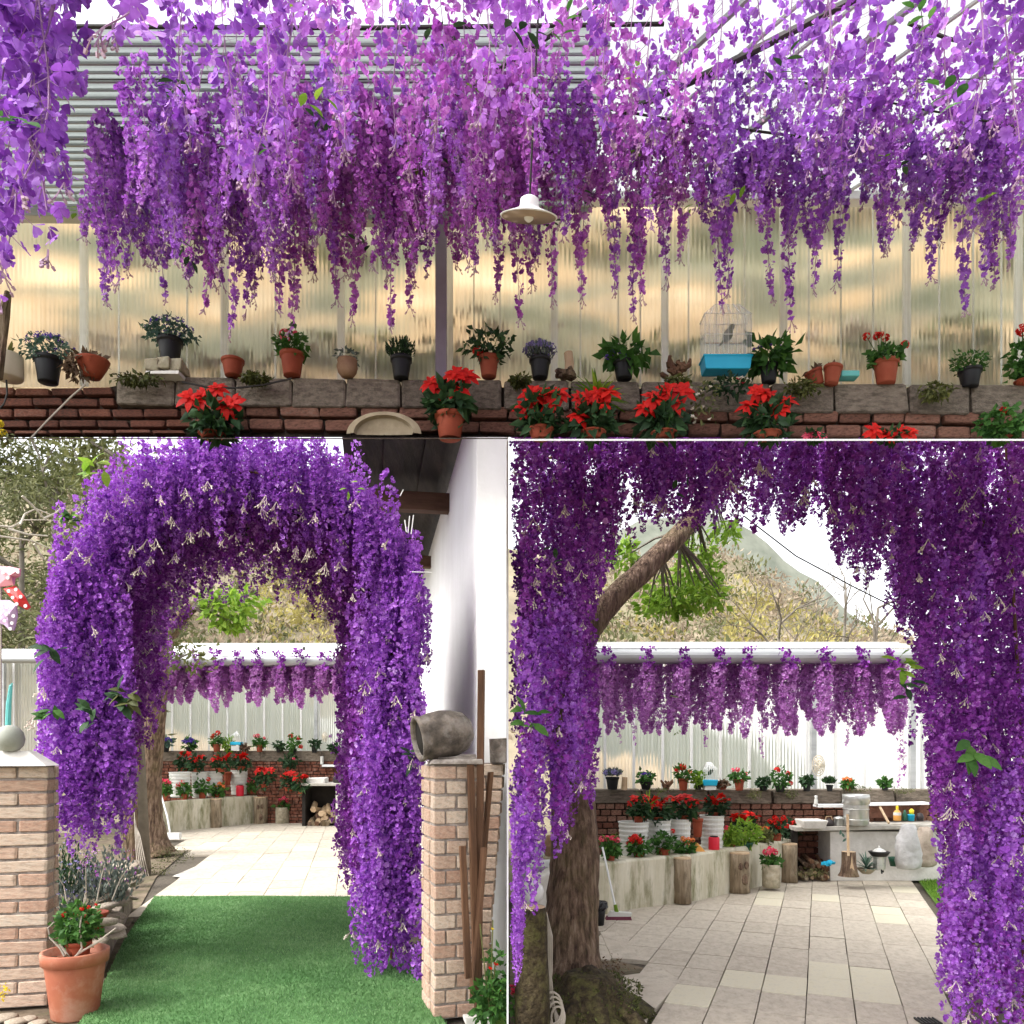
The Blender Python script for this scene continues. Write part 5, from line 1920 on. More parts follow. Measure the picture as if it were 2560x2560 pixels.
AF, AB_ = 5.2, 7.35
SH = (-.60) / (AB_ - AF)                                    # the tunnel runs off to the left
arch = thing("flower_arch", "tunnel arch smothered in violet silk wisteria over the green carpet", "flower arch", (-1.79, AF, 0))
org = Vector((-1.79, AF, 0))
for i in range(5):
    y = AF + .12 + (AB_ - AF - .2) * i / 4
    mb = MB()
    mb.tube([(p[0] + SH * (y - AF) + 1.79, y - AF, p[1]) for p in arch_path(40) if p[1] > (1.2 if p[4] == "L" else 0)], .008, 6)
    mb.build("hoop", "plank", arch)
mb = MB()
for p in arch_path(13):
    if p[1] < 1.4:
        continue
    mb.tube([(p[0] + 1.79, .05, p[1]), (p[0] + SH * (AB_ - AF) + 1.79, AB_ - AF, p[1])], .006, 5)
mb.build("rods", "plank", arch)
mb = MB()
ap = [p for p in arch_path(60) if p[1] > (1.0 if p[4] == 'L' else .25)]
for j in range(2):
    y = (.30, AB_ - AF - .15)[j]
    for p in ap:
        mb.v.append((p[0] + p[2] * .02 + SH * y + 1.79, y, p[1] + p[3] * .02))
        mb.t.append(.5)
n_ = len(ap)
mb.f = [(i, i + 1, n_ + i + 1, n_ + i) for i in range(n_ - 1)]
mb.build("shade_lining", "inside_dark", arch)  # opaque dark lining added to keep light out of the tunnel
VA = arch_variants("arch", "petal_arch", .58, .060, 84, .0185, TH)
VB = arch_variants("arch_in", "petal_deep_shade", .50, .10, 46, .028, TL)
SP = sprig_meshes()
front, back = [], []
for row in range(2):
    for p in arch_path(72):
        x, z, nx_, nz_, part = p
        for off in (((.10 if part == 'A' else .15), -.12) if row == 0 else (.05, -.2)):
            j = random.uniform(-.07, .07)
            w = Vector((x + nx_ * (off + j) + random.uniform(-.04, .04), AF + row * .16 + random.uniform(-.07, .07) - (.06 if off > 0 else 0), z + nz_ * (off + j) + .18 + random.uniform(-.08, .08)))
            s = random.uniform(.78, 1.15)
            if part == 'A':
                s *= .78
                off_ = .05
                w = w + Vector((nx_ * off_, 0, nz_ * off_ - .02))
            zmin = (1.30 if part == 'L' else .48)
            if w.z - .5 * s < zmin - .48:
                continue
            if part == 'L' and w.z < 1.30 + .15 * (x > -2.8):
                continue
            front.append((w, s))
random.shuffle(front)
for i, (w, s) in enumerate(front):
    if i < 285:
        link("strand", random.choice(VA)[3], arch, w - org, kind="stuff", rot=(random.uniform(-.06, .06), random.uniform(-.06, .06), random.uniform(0, 6)), scale=(s, s, s))
        if random.random() < .6:
            link("bud_sprig", random.choice(SP), arch, w - org + Vector((random.uniform(-.04, .04), -.05, -.55 * s)), rot=(0, 0, random.uniform(0, 6)), scale=random.uniform(1.2, 1.9))
# right leg front is thicker towards the ground and reaches it near the carpet
extra = []
for i in range(200):
    z = random.uniform(.52, 2.6)
    D = AF + random.uniform(-.12, .3)
    pxr = random.uniform(925, 1040)
    p = P(pxr, HY, D)
    p.z = z
    extra.append((random.choice(VA), tuple(p - org), random.uniform(0, 6), random.uniform(.75, 1.1)))
for i in range(160):
    z = random.uniform(1.40, 2.7)
    D = AF + random.uniform(-.1, .35)
    pxr = random.uniform(110 if z > 1.7 else 130, 320)
    p = P(pxr, HY, D)
    p.z = z
    extra.append((random.choice(VA), tuple(p - org), random.uniform(0, 6), random.uniform(.75, 1.1)))
for i in range(420):                                        # the crown is packed solid
    a = random.uniform(.08, PI - .08)
    rr_ = random.uniform(1.04, 1.22)
    w = Vector((-1.79 + rr_ * math.cos(a), AF + random.uniform(-.05, .35), 2.34 + rr_ * math.sin(a) + random.uniform(-.02, .16)))
    extra.append((random.choice(VA), tuple(w - org), random.uniform(0, 6), random.uniform(.6, .85)))
for (w, s) in front[285:]:
    extra.append((random.choice(VA), tuple(w - org), random.uniform(0, 6), s))
merged("strands", extra, "petal_arch", arch)
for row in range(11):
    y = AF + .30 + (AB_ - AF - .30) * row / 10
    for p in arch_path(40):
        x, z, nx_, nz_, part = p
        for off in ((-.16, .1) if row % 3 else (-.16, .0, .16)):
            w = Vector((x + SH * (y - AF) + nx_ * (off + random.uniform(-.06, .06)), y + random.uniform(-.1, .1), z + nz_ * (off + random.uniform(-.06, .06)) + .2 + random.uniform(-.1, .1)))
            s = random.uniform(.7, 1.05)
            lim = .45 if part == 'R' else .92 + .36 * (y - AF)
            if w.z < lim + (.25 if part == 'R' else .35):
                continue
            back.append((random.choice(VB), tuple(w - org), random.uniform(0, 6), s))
merged("inner_strands", back, "petal_deep_shade", arch)
for i in range(46):
    p = random.choice([q for q in arch_path(60) if q[4] == 'A'])
    y = random.uniform(.3, 1.9)
    link("bud_sprig", random.choice(SP), arch, (p[0] + SH * y + 1.79 - p[2] * .26, y, p[1] - p[3] * .26 - .25), rot=(0, 0, random.uniform(0, 6)), scale=1.2)
for (px, py, m, L, n_) in ((245, 1172, "leaf_lime", .13, 9), (168, 1310, "leaf_green", .09, 7), (172, 1302, "leaf_lime", .08, 4), (132, 1630, "leaf_dark", .12, 7), (132, 1783, "leaf_green", .10, 7), (240, 1788, "leaf_dark", .11, 7),
                           (300, 1750, "leaf_dark", .12, 9), (325, 1745, "leaf_olive", .12, 9), (885, 1225, "leaf_lime", .06, 5), (1042, 1898, "leaf_dark", .08, 7)):
    leaf_spray(arch, P(px, py, AF - .16) - org, n_, L, m, .09)
mb = MB()
for (a, b_) in (((1030, 1430), (1078, 1431)), ((1000, 1240), (1008, 1224)), ((1012, 1300), (1016, 1330)), ((1024, 1290), (1020, 1332)), ((1034, 1288), (1028, 1335))):
    mb.tube([P(*a, AF - .1) - org, P(*b_, AF - .12) - org], .0035, 5)
mb.build("tie_wire", "wire_white", arch)

# ---- white house on the right with its dark eaves
t = thing("white_house", "white plastered house wall with dark wooden eaves right of the arch", "house", (0, 0, 0))
zt = 3.85
A, B_ = Vector((-.226, 5.2, 0)), Vector((-1.32, 11.5, 0))
mb = MB()
mb.add([(-.036, 5.2, -.05), (A.x, A.y, -.05), (B_.x, B_.y, -.05), (-.06, 11.5, -.05), (-.036, 5.2, zt - .2), (A.x, A.y, zt), (B_.x, B_.y, zt), (-.06, 11.5, zt)],
       [(1, 0, 4, 5), (2, 1, 5, 6), (3, 2, 6, 7), (0, 3, 7, 4), (4, 7, 6, 5)])
mb.build("wall", "white_wall", t)
dv = (B_ - A).normalized()
nv = Vector((-dv.y, dv.x, 0))
NBD = 6
for i in range(NBD):
    mb = MB()
    a0 = A + nv * (-.06 + .95 * i / NBD) - dv * .25
    a1 = A + nv * (-.06 + .95 * (i + 1) / NBD + .01) - dv * .25
    b0, b1 = a0 + dv * 6.7, a1 + dv * 6.7
    z0, z1 = zt + .03 - .02 * (i % 2), zt + .03 - .02 * (i % 2)
    jit = random.uniform(0, .02)
    mb.add([(a0.x, a0.y, z0 + jit), (a1.x, a1.y, z1 + jit), (b1.x, b1.y, z1 + jit), (b0.x, b0.y, z0 + jit), (a0.x, a0.y, z0 + .05), (a1.x, a1.y, z1 + .05), (b1.x, b1.y, z1 + .05), (b0.x, b0.y, z0 + .05)],
           [(3, 2, 1, 0), (4, 5, 6, 7), (0, 1, 5, 4), (2, 3, 7, 6), (1, 2, 6, 5), (3, 0, 4, 7)])
    mb.build("eave_board", "wood_dark", t)
for D_, hgt in ((7.15, .16), (9.4, .13)):
    q = A + dv * ((D_ - A.y) / dv.y)
    mb = MB()
    c = q + nv * .33
    mb.box((c.x, c.y, zt - .17), (.12, .68, hgt), rz=math.atan2(nv.y, nv.x) - PI / 2)
    mb.build("rafter", "wood_beam", t, bevel=.006)

# ---- brick piers
BP = unit_box_meshes("brick", "brick_pale", 6, .03, .05)
BPL = unit_box_meshes("brick", "brick_pier", 6, .03, .05)
z1 = CAMZ - (1915 - HY) / F * 4.55
pl = pier("pale brick pier with a grey urn at the left end of the arch", G(95, 2533) + Vector((-.60, 0, 0)), math.radians(12), .60, .17, z1, 18, BP, "mortar_grey")
c = G(95, 2533)
t = thing("pier_cap", "white sloped mortar cap on the left brick pier", "pier cap", (c.x - .30, c.y + .2, z1))
mb = MB()
mb.add([(-.31, -.24, 0), (.325, -.17, 0), (.29, .04, 0), (-.35, .0, 0), (-.2, -.14, .085), (.2, -.12, .085), (.18, -.02, .085), (-.22, -.03, .085)],
       [(0, 1, 5, 4), (1, 2, 6, 5), (2, 3, 7, 6), (3, 0, 4, 7), (4, 5, 6, 7)])
mb.build("cap", "cap_mortar", t, bevel=.008)
p = P(24, 1878, 4.6)
t = thing("urn", "round grey stone ball on the cap of the left brick pier", "stone ball", p)
k = 4.6 / F
mb = MB()
mb.lathe([(.03, 0), (20 * k, 2 * k), (31 * k, 14 * k), (34 * k, 30 * k), (31 * k, 46 * k), (20 * k, 60 * k), (6 * k, 65 * k)], n=24, wob=.01)
mb.build("ball", "urn_grey", t, smooth=True)
mb = MB()
mb.tube([P(20, 1815, 9), P(22, 1760, 9), P(27, 1715, 9), P(31, 1708, 9)], [.03, .028, .02, .008], 8)
tag(mb.build("parasol", "teal_plastic"), "furled teal parasol standing behind the left brick pier", "parasol")

z2 = CAMZ - (1912 - HY) / F * 4.5
pr = pier("pale brick pier carrying the clay jar at the right of the arch", G(1083, 2552), math.radians(17), .265, .34, z2, 17, BP, "mortar_grey")
c = G(1083, 2552)
t = thing("pier_cap", "rough grey mortar cap under the tipped clay jar", "pier cap", (c.x + .10, c.y + .18, z2))
mb = MB()
mb.box((0, 0, .012), (.28, .36, .03), rz=.17, jit=.01)
mb.box((.01, 0, .035), (.2, .28, .03), rz=.17, jit=.015)
mb.build("cap", "mortar_grey", t, bevel=.008)
pr2 = pier("raked end of a second pale brick wall behind the leaning planks", Vector((ax(1186, 4.98), 4.98, 0)), 0, .24, .16, CAMZ - (1908 - HY) / F * 4.98, 17, BP, "mortar_grey", raked=(ax(1262, 4.98) - ax(1186, 4.98), ax(1215, 4.98) - ax(1186, 4.98)))
p = P(1248, 1908, 4.98)
t = thing("stone_trough", "dark grey stone trough end on the second brick wall beside the white board", "stone trough", p)
mb = MB()
mb.add([(-.055, -.1, 0), (.045, -.1, 0), (.045, .12, 0), (-.055, .12, 0), (-.06, -.1, .15), (.045, -.1, .155), (.045, .12, .155), (-.06, .12, .15)], [(3, 2, 1, 0), (0, 1, 5, 4), (1, 2, 6, 5), (2, 3, 7, 6), (3, 0, 4, 7)])
mb.build("body", "stoneware", t, bevel=.006)

# tipped clay jar: axis points left, a little to the camera
p = P(1112, 1836, 4.56)
t = thing("clay_jar", "weathered brown clay jar lying on its side on the right brick pier", "jar", p)
k = 4.56 / F
M = Euler((0, math.radians(-94), math.radians(24))).to_matrix()
M = Matrix.Rotation(math.radians(22), 3, 'Z') @ Matrix.Rotation(math.radians(-100), 3, 'Y')
mb = MB()
prof = [(.0, -68), (30, -66), (48, -50), (58, -22), (62, 8), (60, 34), (56, 50), (54, 58), (57, 64), (57, 72), (50, 73), (46, 66), (44, 40)]
mb.lathe([(max(a, .5) * k, b * k) for a, b in prof], n=28, M=M)
mb.build("body", "stoneware", t, smooth=True)
mb = MB()
mb.lathe([(46 * k, 62 * k), (40 * k, 20 * k), (20 * k, -20 * k), (1 * k, -30 * k)], n=24, M=M)
mb.build("inside", "inside_dark", t, smooth=True)

# planks leaning between the piers
for (pts, D, w, lab) in ((((1193, 2505), (1176, 1912)), 4.42, 21, "long brown plank leaning on the clay jar's pier"), (((1170, 2445), (1155, 2115)), 4.36, 21, "short brown plank at the foot of the leaning planks"),
                         (((1196, 2520), (1204, 1675)), 4.46, 20, "tallest brown plank rising above the clay jar"), (((1180, 2500), (1226, 1930)), 4.50, 18, "slanting grey brown plank across the gap between the piers"),
                         (((1182, 2480), (1210, 2118)), 4.40, 18, "short slanting plank in the gap between the piers")):
    a, b_ = P(*pts[0], D - .06), P(*pts[1], D)
    d = b_ - a
    mb = MB()
    L = d.length
    mb.box((0, 0, L / 2), (w * .8 * D / F, .022, L), jit=.004)
    o = mb.build("plank", "plank", loc=a, bevel=.002)
    o.rotation_euler = d.to_track_quat('Z', 'Y').to_euler()
    tag(o, lab, "plank", "planks leaning between the brick piers")

# rose bush at the lower right
t = thing("rose_bush", "small green rose bush with dark red buds at the lower right of the arch picture", "rose bush", G(1232, 2585))
o = G(1232, 2585)
cloud_obj("foliage", [leaf_cloud(P(1222, 2505, 4.18) - o, (.085, .07, .13), 230, .05, .034, .2, .2), leaf_cloud(P(1238, 2420, 4.25) - o, (.05, .05, .13), 60, .045, .03, .2, .2)], "leaf_green", t)
mb = MB()
for (x, y) in ((1228, 2425), (1238, 2412), (1246, 2480), (1200, 2310), (1232, 2300)):
    mb.tube([(0, 0, 0), (P((x + 1225) / 2, (y + 2585) / 2 - 20, 4.2) - o), P(x, y, 4.2) - o], .004, 5)
mb.build("stem", "leaf_olive", t)
for (x, y, s, m) in ((1224, 2424, .018, "petal_red"), (1238, 2414, .020, "petal_red"), (1247, 2478, .014, "petal_red"), (1230, 2325, .014, "petal_yellow")):
    link("flower", head_mesh(m, "rose"), t, P(x, y, 4.18) - o, rot=(.4, .2, 1), scale=s)
mb = MB()
mb.box((0, 0, .02), (.16, .1, .04), rz=.3, jit=.01)
tag(mb.build("edging_stone", "cap_mortar", loc=G(1195, 2555), bevel=.006), "white edging stone at the foot of the right brick pier", "stone")
mb = MB()
a = [G(1240, 2300), G(1266, 2300), G(1266, 2600), G(1190, 2600)]
mb.add([(p.x, p.y, -.02) for p in a], [(3, 2, 1, 0)])
o = mb.build("lawn", "lawn")
o["kind"] = "structure"

# ---- planting bed on the left of the carpet
mb = MB()
bed = [G(60, 2600), G(215, 2590), G(300, 2390), G(330, 2300), G(390, 2190), G(470, 2120), G(330, 2080), G(120, 2080), G(-300, 2080), G(-300, 2600)]
mb.add([(p.x, p.y, -.015) for p in bed], [tuple(range(len(bed)))[::-1]])
o = mb.build("soil_bed", "earth")
o["kind"] = "structure"
t = thing("bed_edging", "low grey concrete edging between the planting bed and the green carpet", "kerb", (0, 0, 0))
mb = MB()
e1 = [G(262, 2440), G(285, 2380), G(312, 2325), G(335, 2270)]
for a, b_ in zip(e1[:-1], e1[1:]):
    c = (a + b_) / 2
    d = b_ - a
    mb.box((c.x - .06, c.y, .10), (.09, d.length * 1.05, .22), rz=math.atan2(d.y, d.x) - PI / 2, jit=.01)
mb.build("kerb_block", "block_grey", t, bevel=.01)
for i in range(34):
    u = random.random()
    q0 = e1[0].lerp(e1[-1], .15 + .85 * u)
    ny = q0.y - .42 + random.uniform(-.15, .15)
    s = random.uniform(.06, .11)
    mb = MB()
    mb.lathe([(.3, -.42), (.8, -.3), (1, 0), (.82, .3), (.35, .44)], n=9, wob=.10)
    o = mb.build("rock", "rock", loc=(q0.x * ny / q0.y + .02 - random.random() * .16, ny, .22 + .10 * u + (random.random() ** 1.5) * .22), smooth=True)
    o.scale = (s * random.uniform(.9, 1.5), s, s * random.uniform(.5, .8))
    o.rotation_euler = (random.uniform(-.4, .4), random.uniform(-.4, .4), random.uniform(0, 3))
    tag(o, "rounded beige stone in the heap edging the lavender bed", "rock", "stones heaped along the planting bed")
for (px, py, w, h, lab, m, nn, tiny) in ((190, 2290, 170, 170, "grey green lavender shrub in front of the arch's left leg", "leaf_silver", 420, ("petal_lavender", 90, .012)),
                                         (275, 2255, 160, 170, "taller lavender shrub with pink purple spikes beside the tree", "leaf_silver", 420, ("petal_magenta", 60, .012)),
                                         (165, 2240, 150, 170, "dark lavender shrub behind the left brick pier", "leaf_dark", 300, ("petal_lavender", 60, .010)),
                                         (205, 2330, 90, 80, "low green lavender tuft behind the red geranium", "leaf_teal", 300, None)):
    plant(px, py + 30, 3000 / (2395 - 1870), (30, 0), (w, h), label=lab, folm=m, kind="needle", nleaf=nn // 2, leafL=.045, tiny=tiny, name="lavender_shrub", cat="lavender", group="lavender shrubs in the bed")
mb = MB()
for (a, b_, c) in (((172, 2285), (160, 2215), (143, 2190)), ((205, 2290), (216, 2240), (214, 2170)), ((280, 2250), (300, 2200), (316, 2175)), ((240, 2265), (250, 2210), (262, 2160)), ((195, 2380), (200, 2300), (215, 2230))):
    mb.tube([P(*a, 5.5), P(*b_, 5.5), P(*c, 5.45)], [.005, .004, .004], 5)
tag(mb.build("dry_plant", "twig_pale"), "dry pale stems rising out of the lavender bed", "stems")
plant(232, 2320, 5.2, (72, 40), (20, 4), label="terracotta pot sunk among the lavender", nleaf=20, folm="leaf_dry", leafL=.03, cat="pot", name="terracotta_pot")
# big pot and the geranium standing in it
pD = 3000 / (2535 - 1870)
plant(188, 2540, pD, (154, 165), (110, 6), label="large dusty terracotta planter at the carpet's near left corner", potm="terracotta_dusty", nleaf=40, folm="leaf_dry", leafL=.05, name="large_planter", cat="planter")
plant(196, 2412, pD, (62, 60), (110, 100), [(160, 2286, 18), (205, 2272, 12), (222, 2268, 11), (183, 2283, 10), (240, 2262, 9)], label="red geranium pot standing in the large terracotta planter", folm="leaf_green", nleaf=420, leafL=.045, leafW=.034)
t = thing("thorny_stems", "bare pale rose stems growing from the large planter", "stems", P(190, 2395, pD))
o = P(190, 2395, pD)
mb = MB()
for pts in (((170, 2405), (150, 2370), (125, 2345), (120, 2320), (135, 2305)), ((175, 2405), (200, 2380), (235, 2362), (262, 2345)), ((185, 2400), (205, 2370), (200, 2320), (203, 2290)), ((178, 2400), (160, 2375), (150, 2360)), ((180, 2405), (195, 2385), (250, 2350), (290, 2320))):
    mb.tube([P(x, y, pD - .07) - o for x, y in pts], [.007, .006, .005, .004, .003][:len(pts)], 6, wob=.1)
mb.build("stem", "cable_pale", t)
for i, (px, py, s) in enumerate(((10, 2545, .07), (40, 2555, .06), (70, 2548, .05), (95, 2558, .05))):
    mb = MB()
    mb.lathe([(.3, -.42), (.8, -.3), (1, 0), (.82, .3), (.35, .44)], n=9, wob=.1)
    o = mb.build("rock", "rock", loc=G(px, py), smooth=True)
    o.scale = (s, s, s * .6)
    tag(o, "rough stone at the foot of the left brick pier", "rock", "stones at the foot of the left pier")
cloud_obj("yellow_flowers", [leaf_cloud(P(4, 2480, 4.3), (.03, .03, .06), 40, .02, .014, .2)], "petal_yellow", None)["label"] = "small yellow flowers at the left edge beside the brick pier"
bpy.data.objects["yellow_flowers"]["category"] = "flowers"

# polka dot bow at the left edge
t = thing("polka_dot_bow", "polka dotted bow of pink, red and lilac flaps at the left edge", "bow", P(-6, 1490, 5.0))
o = P(-6, 1490, 5.0)
for (pts, m, dots) in ((((-10, 1415), (22, 1416), (50, 1422), (48, 1440), (36, 1445), (34, 1462), (-10, 1468)), "ribbon_pink", ((20, 1445), (45, 1430), (8, 1432))),
                       (((8, 1472), (38, 1464), (60, 1490), (75, 1518), (66, 1524), (42, 1512), (30, 1498)), "ribbon_red", ((22, 1478), (40, 1474), (32, 1494), (52, 1492), (42, 1510), (64, 1515))),
                       (((-10, 1500), (22, 1500), (40, 1512), (42, 1540), (34, 1576), (22, 1574), (10, 1562), (-10, 1556)), "ribbon_lilac", ((4, 1512), (18, 1518), (16, 1536), (34, 1540), (12, 1552), (30, 1558), (26, 1572), (2, 1534)))):
    mb = MB()
    c = P(sum(q[0] for q in pts) / len(pts), sum(q[1] for q in pts) / len(pts), 4.97) - o
    vs = [P(*q, 5.0 + .012 * math.sin(i * 2.1)) - o for i, q in enumerate(pts)]
    n = len(vs)
    mb.add(vs + [c] + [v + Vector((0, .012, 0)) for v in vs], [(i, (i + 1) % n, n) for i in range(n)] + [(i, n + 1 + i, n + 1 + (i + 1) % n, (i + 1) % n) for i in range(n)])
    f = mb.build("flap", m, t)
    db = MB()
    for (x, y) in dots:
        p = P(x, y, 4.972) - o
        db.lathe([(.0115, 0), (.0105, .004)], p, 12, M=Euler((PI / 2, 0, 0)).to_matrix())
    db.build("dots", "dot_white", f)
mb = MB()
mb.tube([(0, .03, -1.5), (0, .03, .2)], .006, 6)
mb.build("stick", "twig_pale", t)

# ---- through the arch: far courtyard
gutter(392, 880, 1607, 1640, 1664, 12.2, "white roof edge and grey gutter seen through the arch", (518, 640, 755))
gutter(-120, 118, 1622, 1640, 1656, 12.0, "white roof edge left of the arch's left leg")
row_garlands([372, 405, 432, 487, 540, 592, 640, 697, 748, 803, 845], 1662, 1752, 12.25, "on the gutter seen through the arch", "garlands on the gutter seen through the arch", .10, .036, 230, ["petal_row"], .16)
row_garlands([385 + 23 * i for i in range(22)], 1664, 1735, 12.5, "behind the gutter seen through the arch", "rear garlands seen through the arch", .085, .036, 200, ["petal_row"], -.25)
thin_row("thin_racemes", [380 + 15 * i for i in range(34)], 12.4, 1663, 1738, 26, .07, 130, .034, "petal_row")
far_sheets(385, 890, 1655, 1886, 16.4, "pale translucent sheets behind the pots seen through the arch", 46, (793,))
far_sheets(-150, 130, 1650, 1880, 13.0, "grey translucent sheets left of the arch's left leg", 62, (18,))
brick_band(385, 900, 1950, 2060, 16.0, 17, 19, "distant brick wall with grey coping seen through the arch", 26, 1877, joined=True, blk=70)
WB = [(392, 2087), (460, 2076), (560, 2066), (640, 2058), (765, 2050)]
low_wall(WB, .55, .5, "mossy white planter wall curving behind the paving, seen through the arch")


def DB(px, add=.0):
    return float(np.interp(px, [q[0] for q in WB], [3000 / (q[1] - 1870) for q in WB])) + add


LB = "seen through the arch"
for (px, py, pw, ph, fw, fh, pm, fm, hd, ti, lab) in (
        (415, 1880, 18, 16, 28, 22, "pot_black", "leaf_teal", (), ("petal_indigo", 60, .03), "black pot of blue lobelia on the far ledge"),
        (473, 1880, 18, 12, 32, 22, "pot_black", "leaf_green", (), ("petal_indigo", 60, .04), "black pot of purple primroses on the far ledge"),
        (542, 1880, 20, 20, 26, 24, "terracotta", "leaf_green", [(535, 1838, 12), (545, 1832, 15), (530, 1843, 9)], None, "terracotta pot of red geranium left of the tiny birdcage"),
        (573, 1880, 12, 8, 24, 30, "pot_black", "leaf_lime", (), None, "light green plant left of the small birdcage"),
        (612, 1880, 15, 10, 14, 4, "terracotta", "leaf_dry", (), None, "small terracotta bowl right of the small birdcage"),
        (649, 1880, 18, 18, 26, 20, "terracotta", "leaf_green", [(637, 1840, 9, "petal_pink"), (645, 1839, 12, "petal_pink"), (661, 1845, 8, "petal_pink")], None, "terracotta pot of pink geranium in the middle of the far ledge"),
        (698, 1881, 16, 14, 20, 12, "pot_black", "leaf_dark", (), None, "first small black pot of plain foliage right of the pink geranium"),
        (733, 1882, 18, 10, 34, 34, "pot_black", "leaf_green", [(727, 1840, 14), (746, 1846, 11), (752, 1867, 12)], None, "tall red geranium on the far ledge left of the grey post"),
        (786, 1882, 16, 18, 22, 14, "pot_black", "leaf_dark", (), None, "black pot at the foot of the grey post"),
        (835, 1884, 16, 12, 22, 12, "pot_black", "leaf_dark", (), None, "last black pot on the far ledge beside the arch's right leg")):
    plant(px, py, 15.9, (pw, ph), (fw, fh), hd, label=lab + ", " + LB, potm=pm, folm=fm, nleaf=90, leafL=.10, leafW=.06, tiny=ti)
for (px, by, w, yb, pw, D, lab) in ((460, 1888, 30, 1929, 20, 15.2, "left red poinsettia standing on the white buckets"), (492, 1893, 34, 1930, 20, 15.1, "red poinsettia on the second white bucket"),
                                    (553, 1890, 44, 1930, 24, 15.3, "broad red poinsettia on the third white bucket"), (603, 1893, 40, 1926, 22, 15.6, "red poinsettia on the right white bucket"),
                                    (660, 1922, 44, 1970, 20, 15.6, "red poinsettia behind the green bowl"), (722, 1938, 42, 1978, 24, 15.5, "left of two red poinsettias beside the counter"),
                                    (751, 1944, 34, 1985, 16, 15.3, "right of two red poinsettias beside the counter")):
    plant(px, yb, D, (pw, 10), (w * .85, yb - by - 6), [(px + w * q, by + random.uniform(-6, 7), w * .64) for q in (-.36, -.12, .12, .36)], label=lab + ", " + LB, folm="leaf_dark", nleaf=70, leafL=.13, leafW=.08, headk="star", name="poinsettia", cat="poinsettia", stems=False)
for i, (px, y0, y1, w) in enumerate(((450, 1930, 1992, 52), (499, 1930, 1994, 40), (536, 1929, 1990, 40), (598, 1925, 1986, 44))):
    bucket(px, y0, y1, w, DB(px, .38), "white ribbed bucket, %s from the left, seen through the arch" % ("first", "second", "third", "fourth")[i])
plant(569, 1962, DB(569, .42), (20, 32), (8, 4), label="tall terracotta pot between two white buckets, " + LB, nleaf=8, folm="leaf_dry", cat="pot", name="terracotta_pot")
for (px, py, pw, ph, fw, fh, hd, fm, lab) in (
        (413, 2001, 14, 18, 26, 30, [(405, 1952, 14, "petal_pink"), (416, 1953, 15, "petal_pink"), (424, 1956, 11, "petal_pink")], "leaf_green", "pink geranium in terracotta on the white planter wall beside the tree"),
        (461, 2000, 17, 16, 30, 26, [(446, 1962, 15), (455, 1957, 16), (442, 1968, 9)], "leaf_green", "red geranium in terracotta in front of the first white bucket"),
        (506, 1998, 20, 18, 38, 32, [(521, 1948, 12)], "leaf_green", "leafy geranium with a single red bloom on the white planter wall"),
        (545, 1995, 18, 10, 32, 24, [(549, 1960, 14, "petal_orange"), (558, 1967, 12, "petal_orange"), (540, 1966, 9, "petal_orange")], "leaf_green", "orange flowered pot on the white planter wall"),
        (630, 1984, 14, 10, 20, 20, [(622, 1950, 14, "petal_pink"), (632, 1952, 14, "petal_pink")], "leaf_green", "pink flowered terracotta pot left of the green bowl"),
        (694, 1982, 14, 8, 26, 26, [(690, 1948, 12, "petal_orange"), (698, 1948, 11, "petal_pink")], "leaf_green", "orange and pink flowers right of the green bowl")):
    plant(px, py, DB(px, .14), (pw, ph), (fw, fh), hd, label=lab + ", " + LB, folm=fm, nleaf=90, leafL=.10, leafW=.07)
plant(656, 1994, DB(656, .12), (30, 18), (58, 40), label="green bowl of spilling yellow green foliage, " + LB, potm="pot_green", potk="bowl", folm="leaf_olive", nleaf=230, leafL=.12, leafW=.05)
plant(722, 1925, 15.7, (16, 10), (40, 30), [(734, 1897, 9, "petal_pink")], label="dark green bush in front of the far bricks, " + LB, folm="leaf_dark", nleaf=120, leafL=.10, leafW=.06)
can_thing(600, 1962, 1990, 19, DB(600, .12), "red canister on the white planter wall, seen through the arch")
for (px, y0, y1, w, D, lab, ho) in ((540, 1996, 2076, 28, DB(540, -.05), "smooth pale log standing against the planter wall, seen through the arch", False),
                                    (652, 1992, 2068, 34, DB(652, -.1), "hollow knotted log under the green bowl, seen through the arch", True),
                                    (745, 1988, 2056, 32, DB(745, -.1), "thick log at the right end of the planter wall, seen through the arch", False)):
    log_thing(px, y0, y1, w, D, lab, hollow=ho)
plant(706, 2062, DB(706, -.35), (34, 44), (32, 18), [(700, 2000, 11, "petal_pink"), (709, 1995, 12, "petal_pink"), (718, 2001, 11, "petal_pink")], label="stone cylinder pot of pink flowers standing on the paving, " + LB, potm="stone_pot", potk="cyl", folm="leaf_green", nleaf=70, leafL=.10, leafW=.07)
# small birdcage, fan, counter
k = 15.9 / F
t = thing("birdcage", "tiny white birdcage with a blue base on the far ledge seen through the arch", "birdcage", P(592, 1863, 15.9))
mb = MB()
mb.box((0, 0, .035), (26 * k, .2, 8 * k))
mb.build("base", "blue_plastic", t, bevel=.01)
mb = MB()
for i in range(6):
    x = (-11 + 22 * i / 5) * k
    mb.tube([(x, -.09, .07), (x, -.09, 22 * k), (0, 0, 34 * k)], .006, 4)
mb.build("bars", "wire_white", t)
mb = MB()
mb.box((0, 0, -7 * k), (20 * k, .2, 12 * k))
mb.build("stand", "white_plastic", t)


